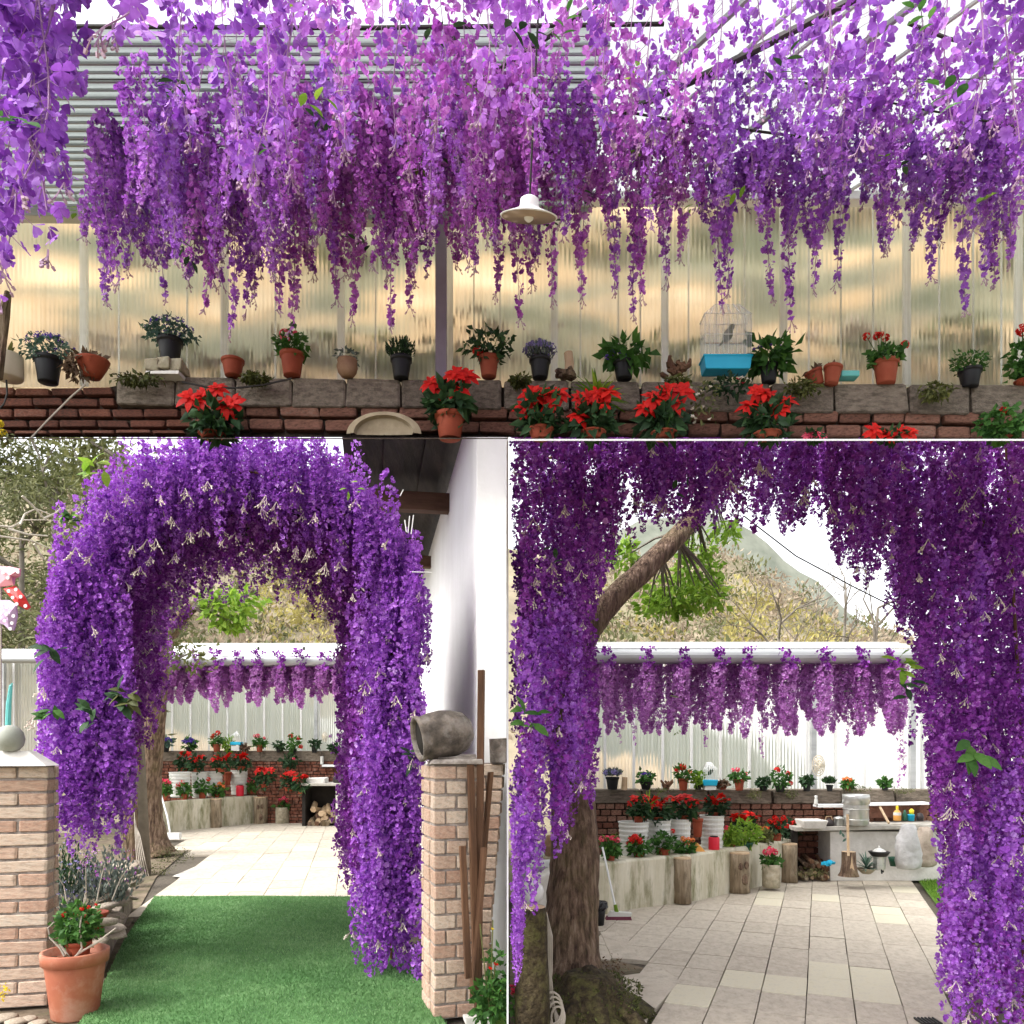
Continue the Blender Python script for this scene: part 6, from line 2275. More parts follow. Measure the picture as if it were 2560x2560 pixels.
def fan(px, py, w, D, label):
    k = D / F
    t = thing("wall_fan", label, "fan", P(px, py, D))
    r = w * k
    mb = MB()
    for q in (1.0, .75, .5, .25):
        mb.tube([(r * q * math.cos(a) * .6, -.05 * (1 - q), r * q * math.sin(a)) for a in [2 * PI * i / 24 for i in range(25)]], r * .035, 5, caps=False)
    for i in range(10):
        a = 2 * PI * i / 10
        mb.tube([(0, -.05, 0), (r * .6 * math.cos(a), 0, r * math.sin(a))], r * .025, 4)
    mb.build("grille", "pot_cream", t)
    mb = MB()
    for i in range(3):
        a = 2 * PI * i / 3
        mb.leaf((0, 0, 0), (math.cos(a) * .6, .1, math.sin(a)), (0, -1, .3), r * .8, r * .5, .1)
    mb.build("blade", "white_plastic", t)
    mb = MB()
    mb.tube([(0, .02, 0), (0, .12, 0), (-r * .3, .2, -r * 1.2)], r * .1, 6)
    mb.build("bracket", "metal_grey", t)


fan(812, 1842, 12, 15.9, "small pale wall fan beside the grey post seen through the arch")


def counter(pxa, pxm, pxb, yt, yb, D, label, logs=40, yslope=0.0):
    """stone counter with a dark fuel hole full of firewood"""
    k = D / F
    o = P(pxa, yb, D)
    o.z = 0
    t = thing("stove_counter", label, "counter", o)
    zt = az_(yt, D)
    W, Wm = (pxb - pxa) * k, (pxm - pxa) * k
    mb = MB()
    mb.box((W / 2, .25, zt - .025 + yslope * .5), (W + .06, .62, .05), ry=-yslope / W)
    mb.build("slab", "concrete", t, bevel=.008)
    mb = MB()
    mb.box(((Wm + W) / 2, .28, (zt - .06) / 2), (W - Wm, .5, zt - .06))
    mb.build("panel", "cap_mortar", t, bevel=.006)
    mb = MB()
    mb.box((Wm / 2, .52, (zt - .06) / 2), (Wm, .04, zt - .06))
    mb.box((.0, .28, (zt - .06) / 2), (.06, .5, zt - .06))
    mb.build("recess", "inside_dark", t)
    return t, o, zt, Wm


def firewood(o, Wm, h, n, label, rr=.03):
    t = thing("firewood", label, "firewood", o)
    for i in range(n):
        x = random.uniform(.08, Wm * .95)
        z = .03 + (random.random() ** 1.6) * h * (1 - .55 * x / Wm)
        mb = MB()
        L = random.uniform(.22, .36)
        a = random.uniform(-.5, .5)
        r = rr * random.uniform(.7, 1.3)
        p = Vector((x, random.uniform(-.02, .1), z))
        d = Vector((math.sin(a) * L * .7, L, random.uniform(-.05, .12)))
        mb.tube([p, p + d], [r, r * .85], 6, wob=.2)
        mb.build("split_log", random.choice(["bark", "wood_end", "plank", "bark_pale"]), t)
    return t


ct, co, czt, cwm = counter(758, 838, 900, 1958, 2056, 15.3, "white stone counter with a fuel hole, seen through the arch")
firewood(co + Vector((0, .05, 0)), cwm, .42, 24, "heap of firewood in the counter's fuel hole, seen through the arch", .05)
mb = MB()
mb.box((0, 0, 0), (46 * .008, .3, 16 * .008), jit=.01)
tag(mb.build("basin", "cap_mortar", loc=P(793, 1952, 15.5), bevel=.02), "pale stone washbasin on the counter seen through the arch", "basin")
mb = MB()
mb.lathe([(.10, 0), (.14, .05), (.14, .12), (.08, .17), (.02, .2)], P(850, 1960, 15.5), 14)
tag(mb.build("kettle", "metal_dark"), "dark kettle on the counter beside the arch's right leg", "kettle")
mb = MB()
mb.box((0, 0, 0), (70 * .008, .16, .045))
tag(mb.build("shelf", "white_paint", loc=P(842, 1914, 15.95)), "narrow white shelf on the far bricks seen through the arch", "shelf")
mb = MB()
mb.box((0, 0, 0), (.05, .1, .16))
tag(mb.build("switch_box", "white_plastic", loc=P(805, 1901, 15.9), bevel=.01), "small white box on the far bricks seen through the arch", "box")


def stump(px, y0, y1, w, D, label):
    k = D / F
    t = thing("tree_stump", label, "stump", P(px, y1, D))
    h, r = (y1 - y0) * k, w * k / 2
    mb = MB()
    mb.lathe([(r * 1.25, 0), (r * 1.02, h * .15), (r * .88, h * .5), (r * .85, h)], n=16, wob=.06)
    mb.build("trunk", "bark", t, smooth=False)
    mb = MB()
    mb.lathe([(r * .84, h), (r * .3, h * 1.01)], n=14)
    mb.build("cut_end", "wood_end", t)
    mb = MB()
    mb.add([(-r * .5, -r * .95, 0), (r * .5, -r * .95, 0), (r * .12, -r * .9, h * .55), (0, -r * .86, h * .95), (-r * .12, -r * .9, h * .55)], [(0, 1, 2, 4), (2, 3, 4)])
    mb.build("split_face", "wood_end", t)
    return t


stump(862, 2006, 2048, 30, 15.6, "split stump in front of the counter, seen through the arch")
mb = MB()
mb.tube([P(868, 2010, 15.4), P(870, 1930, 15.5)], .02, 6)
tag(mb.build("tool_handle", "wood_end"), "pale tool handle standing on the stump, seen through the arch", "handle")


def bent_tree(label, pts, D0, D1, leafs, branch_leaf="leaf_green", base_moss=None):
    """pts=(px,py,width px) from the ground upward"""
    n = len(pts)
    P3, rr = [], []
    for i, (x, y, w) in enumerate(pts):
        D = D0 + (D1 - D0) * (i / (n - 1)) ** 2
        P3.append(P(x, y, D))
        rr.append(w * D / F / 2)
    o = P3[0].copy()
    t = thing("leaning_tree", label, "tree", o)
    fine, fr = [], []
    for i in range(n - 1):
        for j in range(6):
            u = j / 6
            p0, p1, p2, p3 = P3[max(i - 1, 0)], P3[i], P3[i + 1], P3[min(i + 2, n - 1)]
            q = .5 * ((2 * p1) + (p2 - p0) * u + (2 * p0 - 5 * p1 + 4 * p2 - p3) * u * u + (3 * p1 - p0 - 3 * p2 + p3) * u ** 3)
            fine.append(q - o)
            fr.append(rr[i] + (rr[i + 1] - rr[i]) * u)
    fine.append(P3[-1] - o)
    fr.append(rr[-1])
    mb = MB()
    mb.tube(fine, fr, 18, wob=.045)
    mb.build("trunk", "bark", t, smooth=True)
    cl = []
    lb = MB()
    for (x, y, w, h, dn, D) in leafs:
        c = P(x, y, D) - o
        k = D / F
        cl.append(leaf_cloud(tuple(c), (w * k / 2, w * k / 2.5, h * k / 2), dn, 24 * k, 15 * k, .25, .5))
        near = min(fine, key=lambda f: (f - c).length)
        for _ in range(5):
            e = c + Vector((random.uniform(-1, 1) * w * k * .4, random.uniform(-.2, .2) * w * k, random.uniform(-1, 1) * h * k * .4))
            lb.tube([near, near.lerp(e, .5) + Vector((0, 0, .03)), e], [.012, .008, .004], 5)
    if cl:
        cloud_obj("crown", cl, branch_leaf, t)
        lb.build("limbs", "twig", t)
    return t


bent_tree("tree trunk behind the arch's left leg, leaning into a branch above the far roof",
          [(392, 2140, 96), (382, 2100, 72), (372, 2040, 66), (370, 1960, 64), (378, 1880, 56), (388, 1780, 52), (400, 1660, 46), (425, 1585, 40), (452, 1545, 34), (480, 1518, 30)], 11.2, 10.6,
          [(565, 1525, 130, 80, 150, 10.6), (600, 1500, 110, 60, 120, 10.9), (530, 1505, 60, 50, 60, 10.6), (580, 1560, 70, 50, 60, 10.7)], "leaf_lime")
moss_clump(430, 2140, 10.6, 110, 46, "mossy soil heap at the foot of the tree behind the arch", n=420)
moss_clump(392, 2175, 9.6, 90, 30, "low weeds between the tree and the planting bed", "leaf_olive", n=260)
mb = MB()
for q in range(5):
    x = 338 + q * 3
    mb.tube([P(336, 2030 + q * 6, 8.6), P(x, 2090, 8.5), P(x + 4 + q * 2, 2150, 8.4), P(x + 10 + q * 3, 2190, 8.4), P(x + 6, 2205 - q * 4, 8.4), P(x - 2, 2150, 8.45)], .005, 5)
tag(mb.build("cable", "cable_pale"), "looped pale cable hanging on the post beside the tree behind the arch", "cable")
mb = MB()
mb.box((0, 0, 0), (.12, .12, .95))
tag(mb.build("wood_post", "bark", loc=P(326, 2090, 8.7), bevel=.01), "dark wooden post holding the looped pale cable", "post")
mb = MB()
mb.tube([P(402, 1985, 13.4), P(418, 2040, 13.2), P(425, 2080, 13.1)], .015, 6)
mb.box(tuple(P(428, 2090, 13.0)), (.30, .1, .10))
tag(mb.build("broom", "wire_white"), "white broom leaning by the tree, seen through the arch", "broom")
k = 11.9 / F
t = thing("rubbish_bin", "black lined bin half hidden behind the tree, seen through the arch", "bin", P(398, 2104, 12.2))
mb = MB()
mb.lathe([(.07, 0), (.09, .22), (.10, .25), (.08, .26)], n=14)
mb.build("body", "bag_black", t)
pv = MB()
for pts in (((520, 2152), (590, 2160), (530, 2200), (430, 2190)),):
    pv.add([(G(*q).x, G(*q).y, -.004) for q in pts], [(3, 2, 1, 0)])
o = pv.build("worn_slab", "concrete")
tag(o, "cracked grey slab between the tree and the paving", "slab")


# ================================================================== LOWER RIGHT: the courtyard from inside the arch
RB = "in the right picture"
YC = math.radians(-21)


def testC(px, py, c):
    if not (1330 < px < 2420 and 2180 < py < 2680):
        return False
    left = np.interp(py, [2190, 2265, 2330, 2400, 2440, 2480, 2520, 2560, 2700], [1700, 1500, 1470, 1530, 1650, 1650, 1630, 1610, 1560])
    right = np.interp(py, [2190, 2270, 2330], [2275, 2350, 2420])
    base_y = np.interp(px, [1480, 1600, 1750, 1900, 1990, 2100, 2280], [2292, 2268, 2248, 2214, 2196, 2186, 2178])
    return left - 14 < px < right and py > base_y - 12


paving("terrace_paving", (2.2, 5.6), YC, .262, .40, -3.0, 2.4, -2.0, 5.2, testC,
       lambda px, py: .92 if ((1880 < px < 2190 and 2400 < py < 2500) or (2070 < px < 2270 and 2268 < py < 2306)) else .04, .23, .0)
mb = MB()
mb.add([(G(x, y).x, G(x, y).y, -.004) for x, y in ((2276, 2176), (2352, 2274), (2420, 2330), (2560, 2330), (2560, 2176))], [(0, 1, 2, 3, 4)])
o = mb.build("lawn", "lawn")
o["kind"] = "structure"
NB = 9000
pq = []
while len(pq) < NB:
    py = 2178 + 150 * random.random()
    px = np.interp(py, [2176, 2274, 2330], [2280, 2356, 2424]) + random.random() * 150
    q = G(px, py)
    pq.append((q.x, q.y, 0))
b0 = np.array(pq)
an = R.random(NB) * PI
e = np.stack([np.cos(an), np.sin(an), np.zeros(NB)], 1) * .006
tp = b0 + np.stack([R.normal(0, .012, NB), R.normal(0, .012, NB), R.uniform(.02, .045, NB)], 1)
V = np.stack([b0 - e, b0 + e, tp], 1).reshape(-1, 3)
link("grass", mesh_np("grass", V, np.arange(NB * 3).reshape(-1, 3), np.repeat(R.random(NB), 3), "lawn_blade"), None, kind="stuff")
mb = MB()
bedp = [G(1275, 2700), G(1560, 2700), G(1640, 2500), G(1655, 2430), G(1520, 2390), G(1480, 2330), G(1275, 2330)]
mb.add([(p.x, p.y, -.010) for p in bedp], [tuple(range(len(bedp)))])
o = mb.build("soil_bed", "earth")
o["kind"] = "structure"
for pts, lab in ((((1556, 2440), (1660, 2426), (1700, 2452), (1640, 2520), (1570, 2506)), "cracked tan slab set in the soil beside the mossy tree foot"),
                 (((1556, 2512), (1636, 2524), (1612, 2560), (1540, 2560)), "tan slab below the cracked one beside the mossy tree foot"),
                 (((1500, 2330), (1560, 2330), (1600, 2400), (1530, 2396)), "worn slab between the black bin and the mossy tree foot")):
    W = [G(*p) for p in pts]
    n = len(W)
    mb = MB()
    mb.add([(p.x, p.y, .004) for p in W] + [(p.x, p.y, -.03) for p in W], [tuple(range(n))[::-1]] + [(i, (i + 1) % n, n + (i + 1) % n, n + i) for i in range(n)])
    tag(mb.build("slab", "paver", bevel=.004), lab, "slab")

gutter(1440, 2300, 1604, 1622, 1657, 7.6, "grey gutter with white roof edge crossing the right picture", ())
gx = [1462, 1518, 1566, 1616, 1664, 1710, 1755, 1800, 1850, 1893, 1940, 1990, 2035, 2082, 2135, 2190, 2235]
lw = "on the gutter in the right picture"
row_garlands([1518, 1616, 1706, 1794, 1868, 1970, 2058, 2150, 2226], 1656, 1822, 7.62, lw, "garlands on the right picture's gutter", .085, .026, 380, ["petal_row"], .17)
row_garlands([1450 + 38 * i for i in range(22)], 1662, 1806, 7.9, "behind the gutter in the right picture", "rear garlands in the right picture", .07, .026, 300, ["petal_row"], -.3)
for (px, pb) in ((1545, 1860), (1582, 1864), (1770, 1868), (1908, 1894), (2118, 1868), (2246, 1970), (2262, 1940)):
    hang("thin lowest wisteria tip hanging below the gutter garlands %s" % RB, "lowest tips in the right picture", px, 7.75, pb, 2.25, .045, 60, .022, "petal_magenta", lowres=True, tail=.3, tips=0)
thin_row("thin_racemes", [1446 + 18 * i for i in range(46)], 7.75, 1654, 1800, 38, .062, 190, .022, "petal_row")
far_sheets(1440, 2330, 1655, 1980, 9.75, "translucent sheet wall behind the ledge pots in the right picture", 72, (2025, 2270))
brick_band(1440, 2360, 2008, 2150, 9.4, 26, 9, "brick wall with grey mossy coping behind the white buckets in the right picture", 34, 1974, joined=False)
W2 = [(1484, 2292), (1580, 2272), (1660, 2262), (1730, 2254), (1810, 2236), (1900, 2216), (1985, 2200)]
low_wall(W2, .46, .55, "stained white planter wall curving along the paving in the right picture")


def DC(px, add=0.0):
    return float(np.interp(px, [q[0] for q in W2], [3000 / (q[1] - 1870) for q in W2])) + add


LD = 9.32
for (px, py, pw, ph, fw, fh, pm, fm, kd, hd, ti, lab) in (
        (1531, 1974, 34, 32, 42, 20, "pot_black", "leaf_silver", "needle", (), ("petal_lavender", 150, .02), "black pot of pale lavender at the left end of the ledge"),
        (1615, 1974, 30, 20, 46, 28, "pot_black", "leaf_green", "bush", [(1603, 1938, 12, "petal_indigo"), (1612, 1935, 13, "petal_indigo"), (1622, 1937, 12, "petal_indigo")], None, "black pot of purple primroses on the ledge"),
        (1708, 1976, 26, 30, 40, 34, "terracotta", "leaf_green", "bush", [(1692, 1926, 14), (1707, 1917, 20), (1725, 1929, 12, "petal_orange")], None, "terracotta pot of red geranium left of the birdcage"),
        (1746, 1974, 18, 12, 30, 34, "pot_black", "leaf_lime", "bush", (), None, "light green plant tucked against the birdcage"),
        (1806, 1974, 24, 14, 22, 6, "terracotta", "leaf_dry", "bush", (), None, "low terracotta bowl right of the birdcage"),
        (1848, 1976, 26, 28, 38, 20, "terracotta", "leaf_green", "bush", [(1832, 1925, 12, "petal_pink"), (1844, 1924, 14, "petal_pink"), (1866, 1934, 10, "petal_pink")], None, "terracotta pot of pink geranium between the birdcage and the clipped pots"),
        (1908, 1977, 22, 14, 28, 18, "pot_black", "leaf_dark", "bush", (), None, "clipped round black pot left of the tall dark red geranium"),
        (1950, 1980, 26, 16, 50, 44, "pot_black", "leaf_green", "bush", [(1943, 1925, 18), (1969, 1933, 14), (1977, 1958, 14)], None, "tall dark red geranium left of the grey post"),
        (2017, 1978, 22, 22, 28, 18, "pot_black", "leaf_dark", "bush", (), None, "black pot at the foot of the grey post"),
        (2074, 1978, 18, 16, 26, 16, "pot_black", "leaf_dark", "needle", (), None, "small spiky black pot right of the wall fan"),
        (2120, 1976, 18, 12, 26, 12, "terracotta", "leaf_green", "bush", [(2108, 1948, 10, "petal_orange"), (2117, 1946, 12, "petal_orange"), (2126, 1950, 12, "petal_orange"), (2122, 1960, 12, "petal_orange")], None, "small pot of orange flowers on the ledge"),
        (2212, 1976, 18, 14, 24, 14, "pot_black", "leaf_green", "bush", (), None, "last clipped black pot near the right column of flowers")):
    plant(px, py, LD, (pw, ph), (fw, fh), hd, label=lab + ", " + RB, potm=pm, folm=fm, kind=kd, nleaf=130 if kd == "bush" else 60, leafL=.06, leafW=.04, tiny=ti)
mb = MB()
mb.tube([(0, 0, 0), (.01, 0, .15)], [.035, .03], 8, wob=.1)
tag(mb.build("driftwood", "wood_end", loc=P(1560, 1975, LD)), "short upright piece of driftwood beside the lavender pot, " + RB, "driftwood")
t = thing("driftwood", "knotted driftwood root between the primroses and the red geranium, " + RB, "driftwood", P(1672, 1974, LD))
mb = MB()
for i in range(12):
    p0 = Vector((random.uniform(-.05, .05), random.uniform(-.03, .03), random.uniform(0, .06)))
    mb.tube([p0, p0 + Vector((random.uniform(-.06, .06), 0, random.uniform(.01, .08)))], [.02, .01], 6, wob=.2)
mb.build("root", "plank", t)
# birdcage of this courtyard
k = LD / F
t = thing("birdcage", "white birdcage with a bright blue base on the ledge, " + RB, "birdcage", P(1772, 1964, LD))
mb = MB()
mb.add([(-19 * k, -.09, 15 * k), (19 * k, -.09, 15 * k), (19 * k, .09, 15 * k), (-19 * k, .09, 15 * k), (-16 * k, -.08, 0), (16 * k, -.08, 0), (16 * k, .08, 0), (-16 * k, .08, 0)], [(0, 1, 2, 3), (7, 6, 5, 4), (4, 5, 1, 0), (5, 6, 2, 1), (6, 7, 3, 2), (7, 4, 0, 3)])
mb.build("base", "blue_plastic", t, bevel=.008)
mb = MB()
for i in range(8):
    x = (-17 + 34 * i / 7) * k
    for s in (-1, 1):
        mb.tube([(x, s * .085, 15 * k), (x, s * .085, 40 * k), (x * .3, 0, 58 * k)], .004, 4)
mb.build("bars", "wire_white", t)
mb = MB()
mb.box((0, 0, -5 * k), (26 * k, .14, 10 * k))
mb.build("stand", "white_plastic", t)
mb = MB()
mb.lathe([(.002, -.05), (.022, -.02), (.024, .01), (.014, .035), (.003, .05)], (.02, 0, 34 * k), 10, M=Euler((0, .7, 0)).to_matrix())
tag(mb.build("bird", "leaf_dark", loc=P(1772, 1964, LD)), "dark small bird inside the white birdcage, " + RB, "bird")
fan(2046, 1914, 26, LD, "pale wall fan beside the grey post, " + RB)
for (px, py, w, h, lab) in ((1887, 1985, 40, 26, "moss hanging over the coping below the pink geranium, "), (1978, 1984, 34, 26, "moss hanging over the coping left of the grey post, "), (1650, 1974, 60, 10, "thin moss along the left coping, "),
                            (2150, 1972, 70, 14, "bright moss strip right of the orange flowers, "), (2260, 1976, 60, 16, "bright moss at the right end of the coping, ")):
    moss_clump(px, py, LD - .05, w, h, lab + RB, "leaf_olive", 150)

# poinsettias on the buckets
for (px, by, w, yb, pw, ph, D, lab) in ((1597, 1998, 56, 2056, 30, 16, DC(1597, .30), "leftmost red poinsettia on the white buckets"), (1645, 2002, 58, 2052, 30, 10, DC(1640, .33), "red poinsettia with light green leaves behind on the second bucket"),
                                        (1712, 1998, 72, 2050, 30, 12, DC(1700, .33), "widest red poinsettia on the third bucket"), (1790, 1996, 60, 2042, 30, 12, DC(1780, .35), "red poinsettia alone on the right bucket"),
                                        (1862, 2040, 66, 2084, 30, 12, DC(1862, .60), "red poinsettia behind the green bowl")):
    hd = [(px + w * q, by + random.uniform(-9, 10), w * .58) for q in (-.36, -.16, .05, .2, .38)]
    plant(px, yb, D, (pw, ph), (w * .85, yb - ph - by), hd, label=lab + ", " + RB, folm="leaf_dark", nleaf=110, leafL=.085, leafW=.05, headk="star", name="poinsettia", cat="poinsettia", stems=False)
plant(1622, 2030, DC(1622, .42), (10, 4), (40, 66), label="pale spider plant behind the poinsettias on the buckets, " + RB, folm="leaf_lime", kind="spiky", nleaf=16, leafL=.06, name="spider_plant", cat="spider plant")
for (px, by, w, yb, pw, ph, lab) in ((1940, 2058, 54, 2108, 30, 26, "crimson begonia in a brown pot left of the counter"), (1979, 2062, 46, 2112, 24, 22, "bright red begonia on the thick log at the counter's corner")):
    hd = [(px + random.uniform(-.4, .4) * w, by + random.uniform(-14, 14), 15) for _ in range(11)]
    plant(px, yb, DC(px, .12), (pw, ph), (w * .8, yb - ph - by + 8), hd, label=lab + ", " + RB, folm="leaf_dark", nleaf=110, leafL=.07, leafW=.05, stems=False)
for i, (px, y0, y1, w) in enumerate(((1584, 2054, 2142, 76), (1648, 2050, 2142, 58), (1700, 2047, 2140, 54), (1780, 2038, 2124, 60))):
    bucket(px, y0, y1, w, DC(px, .36), "white ribbed bucket, %s from the left, in the right picture" % ("first", "second", "third", "fourth")[i], "white ribbed buckets in the right picture")
plant(1744, 2092, DC(1744, .42), (28, 46), (8, 8), label="tall terracotta pot between two white buckets, " + RB, nleaf=10, folm="leaf_dry", leafL=.04, cat="pot", name="terracotta_pot")
for (px, py, pw, ph, fw, fh, hd, fm, lab) in (
        (1527, 2162, 23, 26, 46, 38, [(1504, 2098, 17, "petal_pink"), (1517, 2096, 18, "petal_pink"), (1532, 2096, 18, "petal_pink"), (1544, 2100, 16, "petal_pink")], "leaf_green", "pink geranium in a small terracotta pot, leftmost on the planter wall"),
        (1597, 2158, 26, 26, 46, 40, [(1578, 2100, 22), (1588, 2094, 23), (1598, 2102, 22), (1570, 2108, 13)], "leaf_green", "red geranium in terracotta in front of the first white bucket"),
        (1660, 2148, 28, 26, 58, 44, [(1682, 2078, 14)], "leaf_green", "leafy pot with one red bud before the second bucket"),
        (1712, 2146, 24, 14, 44, 32, [(1708, 2098, 17, "petal_orange"), (1722, 2100, 17, "petal_orange"), (1732, 2100, 13, "petal_orange"), (1718, 2112, 14, "petal_orange")], "leaf_green", "orange flowered pot in front of the third bucket"),
        (1829, 2126, 18, 16, 46, 44, [(1808, 2074, 16, "petal_pink"), (1818, 2070, 16, "petal_pink")], "leaf_lime", "yellow green plant with pink blooms left of the green bowl"),
        (1907, 2118, 16, 10, 46, 40, [(1900, 2072, 16, "petal_orange"), (1914, 2072, 16, "petal_orange")], "leaf_olive", "orange blooms in a small pot right of the green bowl")):
    plant(px, py, DC(px, .14), (pw, ph), (fw, fh), hd, label=lab + ", " + RB, folm=fm, nleaf=120, leafL=.065, leafW=.045)
plant(1527, 2120, DC(1527, .3), (26, 10), (56, 40), label="spiky yellow green plant behind the pink geranium, " + RB, folm="leaf_lime", kind="spiky", nleaf=24, leafL=.06, name="spiky_plant")
plant(1734, 2148, DC(1734, .1), (16, 12), (10, 4), label="tiny black pot beside the orange flowers, " + RB, potm="pot_black", nleaf=8, folm="leaf_dark", cat="pot", name="black_pot")
plant(1863, 2135, DC(1863, .10), (40, 30), (84, 54), label="green bowl of spilling yellow green foliage on the planter wall, " + RB, potm="pot_green", potk="bowl", folm="leaf_lime", nleaf=260, leafL=.075, leafW=.035)
plant(1945, 2040, DC(1945, .7), (20, 10), (52, 36), [(1956, 2000, 12, "petal_pink")], label="dark green bush in front of the bricks, " + RB, folm="leaf_dark", nleaf=180, leafL=.06, leafW=.04, cat="bush", name="bush")
plant(1986, 2056, DC(1986, .6), (16, 10), (34, 22), [(1980, 2032, 13, "petal_orange"), (1992, 2034, 13, "petal_orange")], label="small orange flowered plant behind the red begonias, " + RB, folm="leaf_lime", nleaf=60, leafL=.05)
can_thing(1785, 2090, 2128, 27, DC(1785, .12), "red canister on the planter wall in front of the right bucket")
mb = MB()
k = DC(1752) / F
mb.add([(-14 * k, -.03, 0), (14 * k, -.03, 0), (-10 * k, -.03, 26 * k), (-14 * k, .05, 0), (14 * k, .05, 0), (-10 * k, .05, 26 * k)], [(0, 1, 2), (5, 4, 3), (0, 3, 4, 1), (1, 4, 5, 2), (2, 5, 3, 0)])
tag(mb.build("wedge", "orange_plastic", loc=P(1752, 2132, DC(1752, .14)), bevel=.004), "orange wedge leaning between the orange flowers and the red canister", "wedge")
for (px, y0, y1, w, D, lab, ho) in ((1706, 2143, 2257, 44, DC(1706, -.05), "smooth pale log standing against the planter wall below the orange flowers", False), (1848, 2130, 2230, 52, DC(1848, -.1), "hollow knotted log standing under the green bowl", True),
                                    (1971, 2108, 2204, 44, DC(1971, -.06), "thick log standing at the right end of the planter wall", False)):
    log_thing(px, y0, y1, w, D, lab + ", " + RB, hollow=ho)
plant(1928, 2218, DC(1928, -.35), (44, 58), (44, 26), [(1914, 2130, 18, "petal_pink"), (1926, 2124, 21, "petal_pink"), (1938, 2130, 18, "petal_pink"), (1920, 2134, 16, "petal_pink")], label="speckled stone cylinder pot of pink flowers standing on the paving, " + RB,
      potm="stone_pot", potk="cyl", folm="leaf_green", nleaf=90, leafL=.07, leafW=.05)

# counter with firewood
ct, co, czt, cwm = counter(1990, 2078, 2360, 2066, 2172, 9.0, "long white stone counter with a dark fuel hole, " + RB, yslope=.03)
firewood(co + Vector((0, -.04, 0)), cwm, .26, 34, "heap of split firewood spilling from the counter's fuel hole, " + RB, .026)
moss_clump(2030, 2182, 8.6, 80, 22, "weeds growing below the firewood heap, " + RB, "leaf_olive", 160)
k = 8.7 / F
t = thing("washbasin", "pale speckled stone washbasin on the counter's left end, " + RB, "basin", P(2030, 2070, 9.0))
mb = MB()
mb.add([(-30 * k, -.12, 0), (24 * k, -.12, 0), (24 * k, .12, 0), (-30 * k, .12, 0), (-34 * k, -.15, 22 * k), (30 * k, -.15, 22 * k), (30 * k, .15, 22 * k), (-34 * k, .15, 22 * k)], [(3, 2, 1, 0), (0, 1, 5, 4), (1, 2, 6, 5), (2, 3, 7, 6), (3, 0, 4, 7), (4, 5, 6, 7)])
mb.build("basin", "cap_mortar", t, bevel=.012)


def lathe_thing(name, px, py, D, prof, m, label, cat, n=18, extra=None):
    k = D / F
    t = thing(name, label, cat, P(px, py, D))
    mb = MB()
    mb.lathe([(a * k, b * k) for a, b in prof], n=n)
    mb.build("body", m, t, smooth=True)
    if extra:
        extra(t, k)
    return t


def kettle_x(t, k):
    mb = MB()
    mb.tube([(-10 * k, 0, 8 * k), (-17 * k, 0, 14 * k), (-19 * k, 0, 18 * k)], [3 * k, 2.2 * k, 1.6 * k], 8)
    mb.build("spout", "metal_dark", t)
    mb = MB()
    mb.tube([(-9 * k, 0, 15 * k), (-6 * k, 0, 25 * k), (6 * k, 0, 25 * k), (9 * k, 0, 15 * k)], 1.2 * k, 6)
    mb.build("handle", "wood_end", t)


lathe_thing("kettle", 2072, 2066, 9.0, [(9, 0), (13, 3), (13, 10), (9, 16), (3, 19), (.5, 22)], "metal_dark", "dark brown kettle between the washbasin and the steel pot, " + RB, "kettle", extra=kettle_x)
lathe_thing("cooking_pot", 2098, 2064, 9.0, [(10, 0), (12, 2), (12, 16), (13, 17), (13, 20), (5, 23), (1, 24)], "metal_bright", "small steel cooking pot beside the big steel drum, " + RB, "pot")


def drum_x(t, k):
    mb = MB()
    for z in (14, 40, 66):
        mb.tube([(30.5 * k * math.cos(a), 30.5 * k * math.sin(a), z * k) for a in [2 * PI * i / 28 for i in range(29)]], .9 * k, 6, caps=False)
    mb.build("rib", "metal_bright", t)


lathe_thing("steel_drum", 2140, 2062, 8.95, [(28, 0), (30, 2), (30, 50), (30, 52), (32.5, 54), (32.5, 72), (31, 76), (27, 74), (26, 60)], "metal_bright", "big ribbed steel drum standing on the counter, " + RB, "drum", 28, drum_x)
mb = MB()
mb.box((0, 0, 0), (74 * .0045, .16, 7 * .0045))
tag(mb.build("shelf", "white_paint", loc=P(2075, 2014, 9.25)), "short white shelf left of the steel drum, " + RB, "shelf")
mb = MB()
mb.box((0, 0, 0), (150 * .0045, .16, 6 * .0045), ry=-.02)
tag(mb.build("shelf", "white_paint", loc=P(2242, 2009, 9.25)), "long white shelf right of the steel drum, " + RB, "shelf")
mb = MB()
mb.box((0, 0, 0), (150 * .0045, .05, 30 * .0045))
tag(mb.build("red_board", "brick_red", loc=P(2242, 2030, 9.33)), "red brown board under the long white shelf, " + RB, "board")
lathe_thing("pitcher", 2040, 2012, 9.2, [(4, 0), (5, 3), (4, 12), (3, 17), (4, 22), (3, 23)], "white_plastic", "slim white pitcher on the short shelf, " + RB, "pitcher")


def bottle_x(t, k):
    mb = MB()
    mb.lathe([(3.2 * k, 29 * k), (3.4 * k, 36 * k), (1 * k, 38 * k)], n=12)
    mb.build("cap", "yellow_plastic", t)
    mb = MB()
    mb.lathe([(9.2 * k, 14 * k), (9.2 * k, 21 * k)], n=18)
    mb.build("label_band", "white_plastic", t)


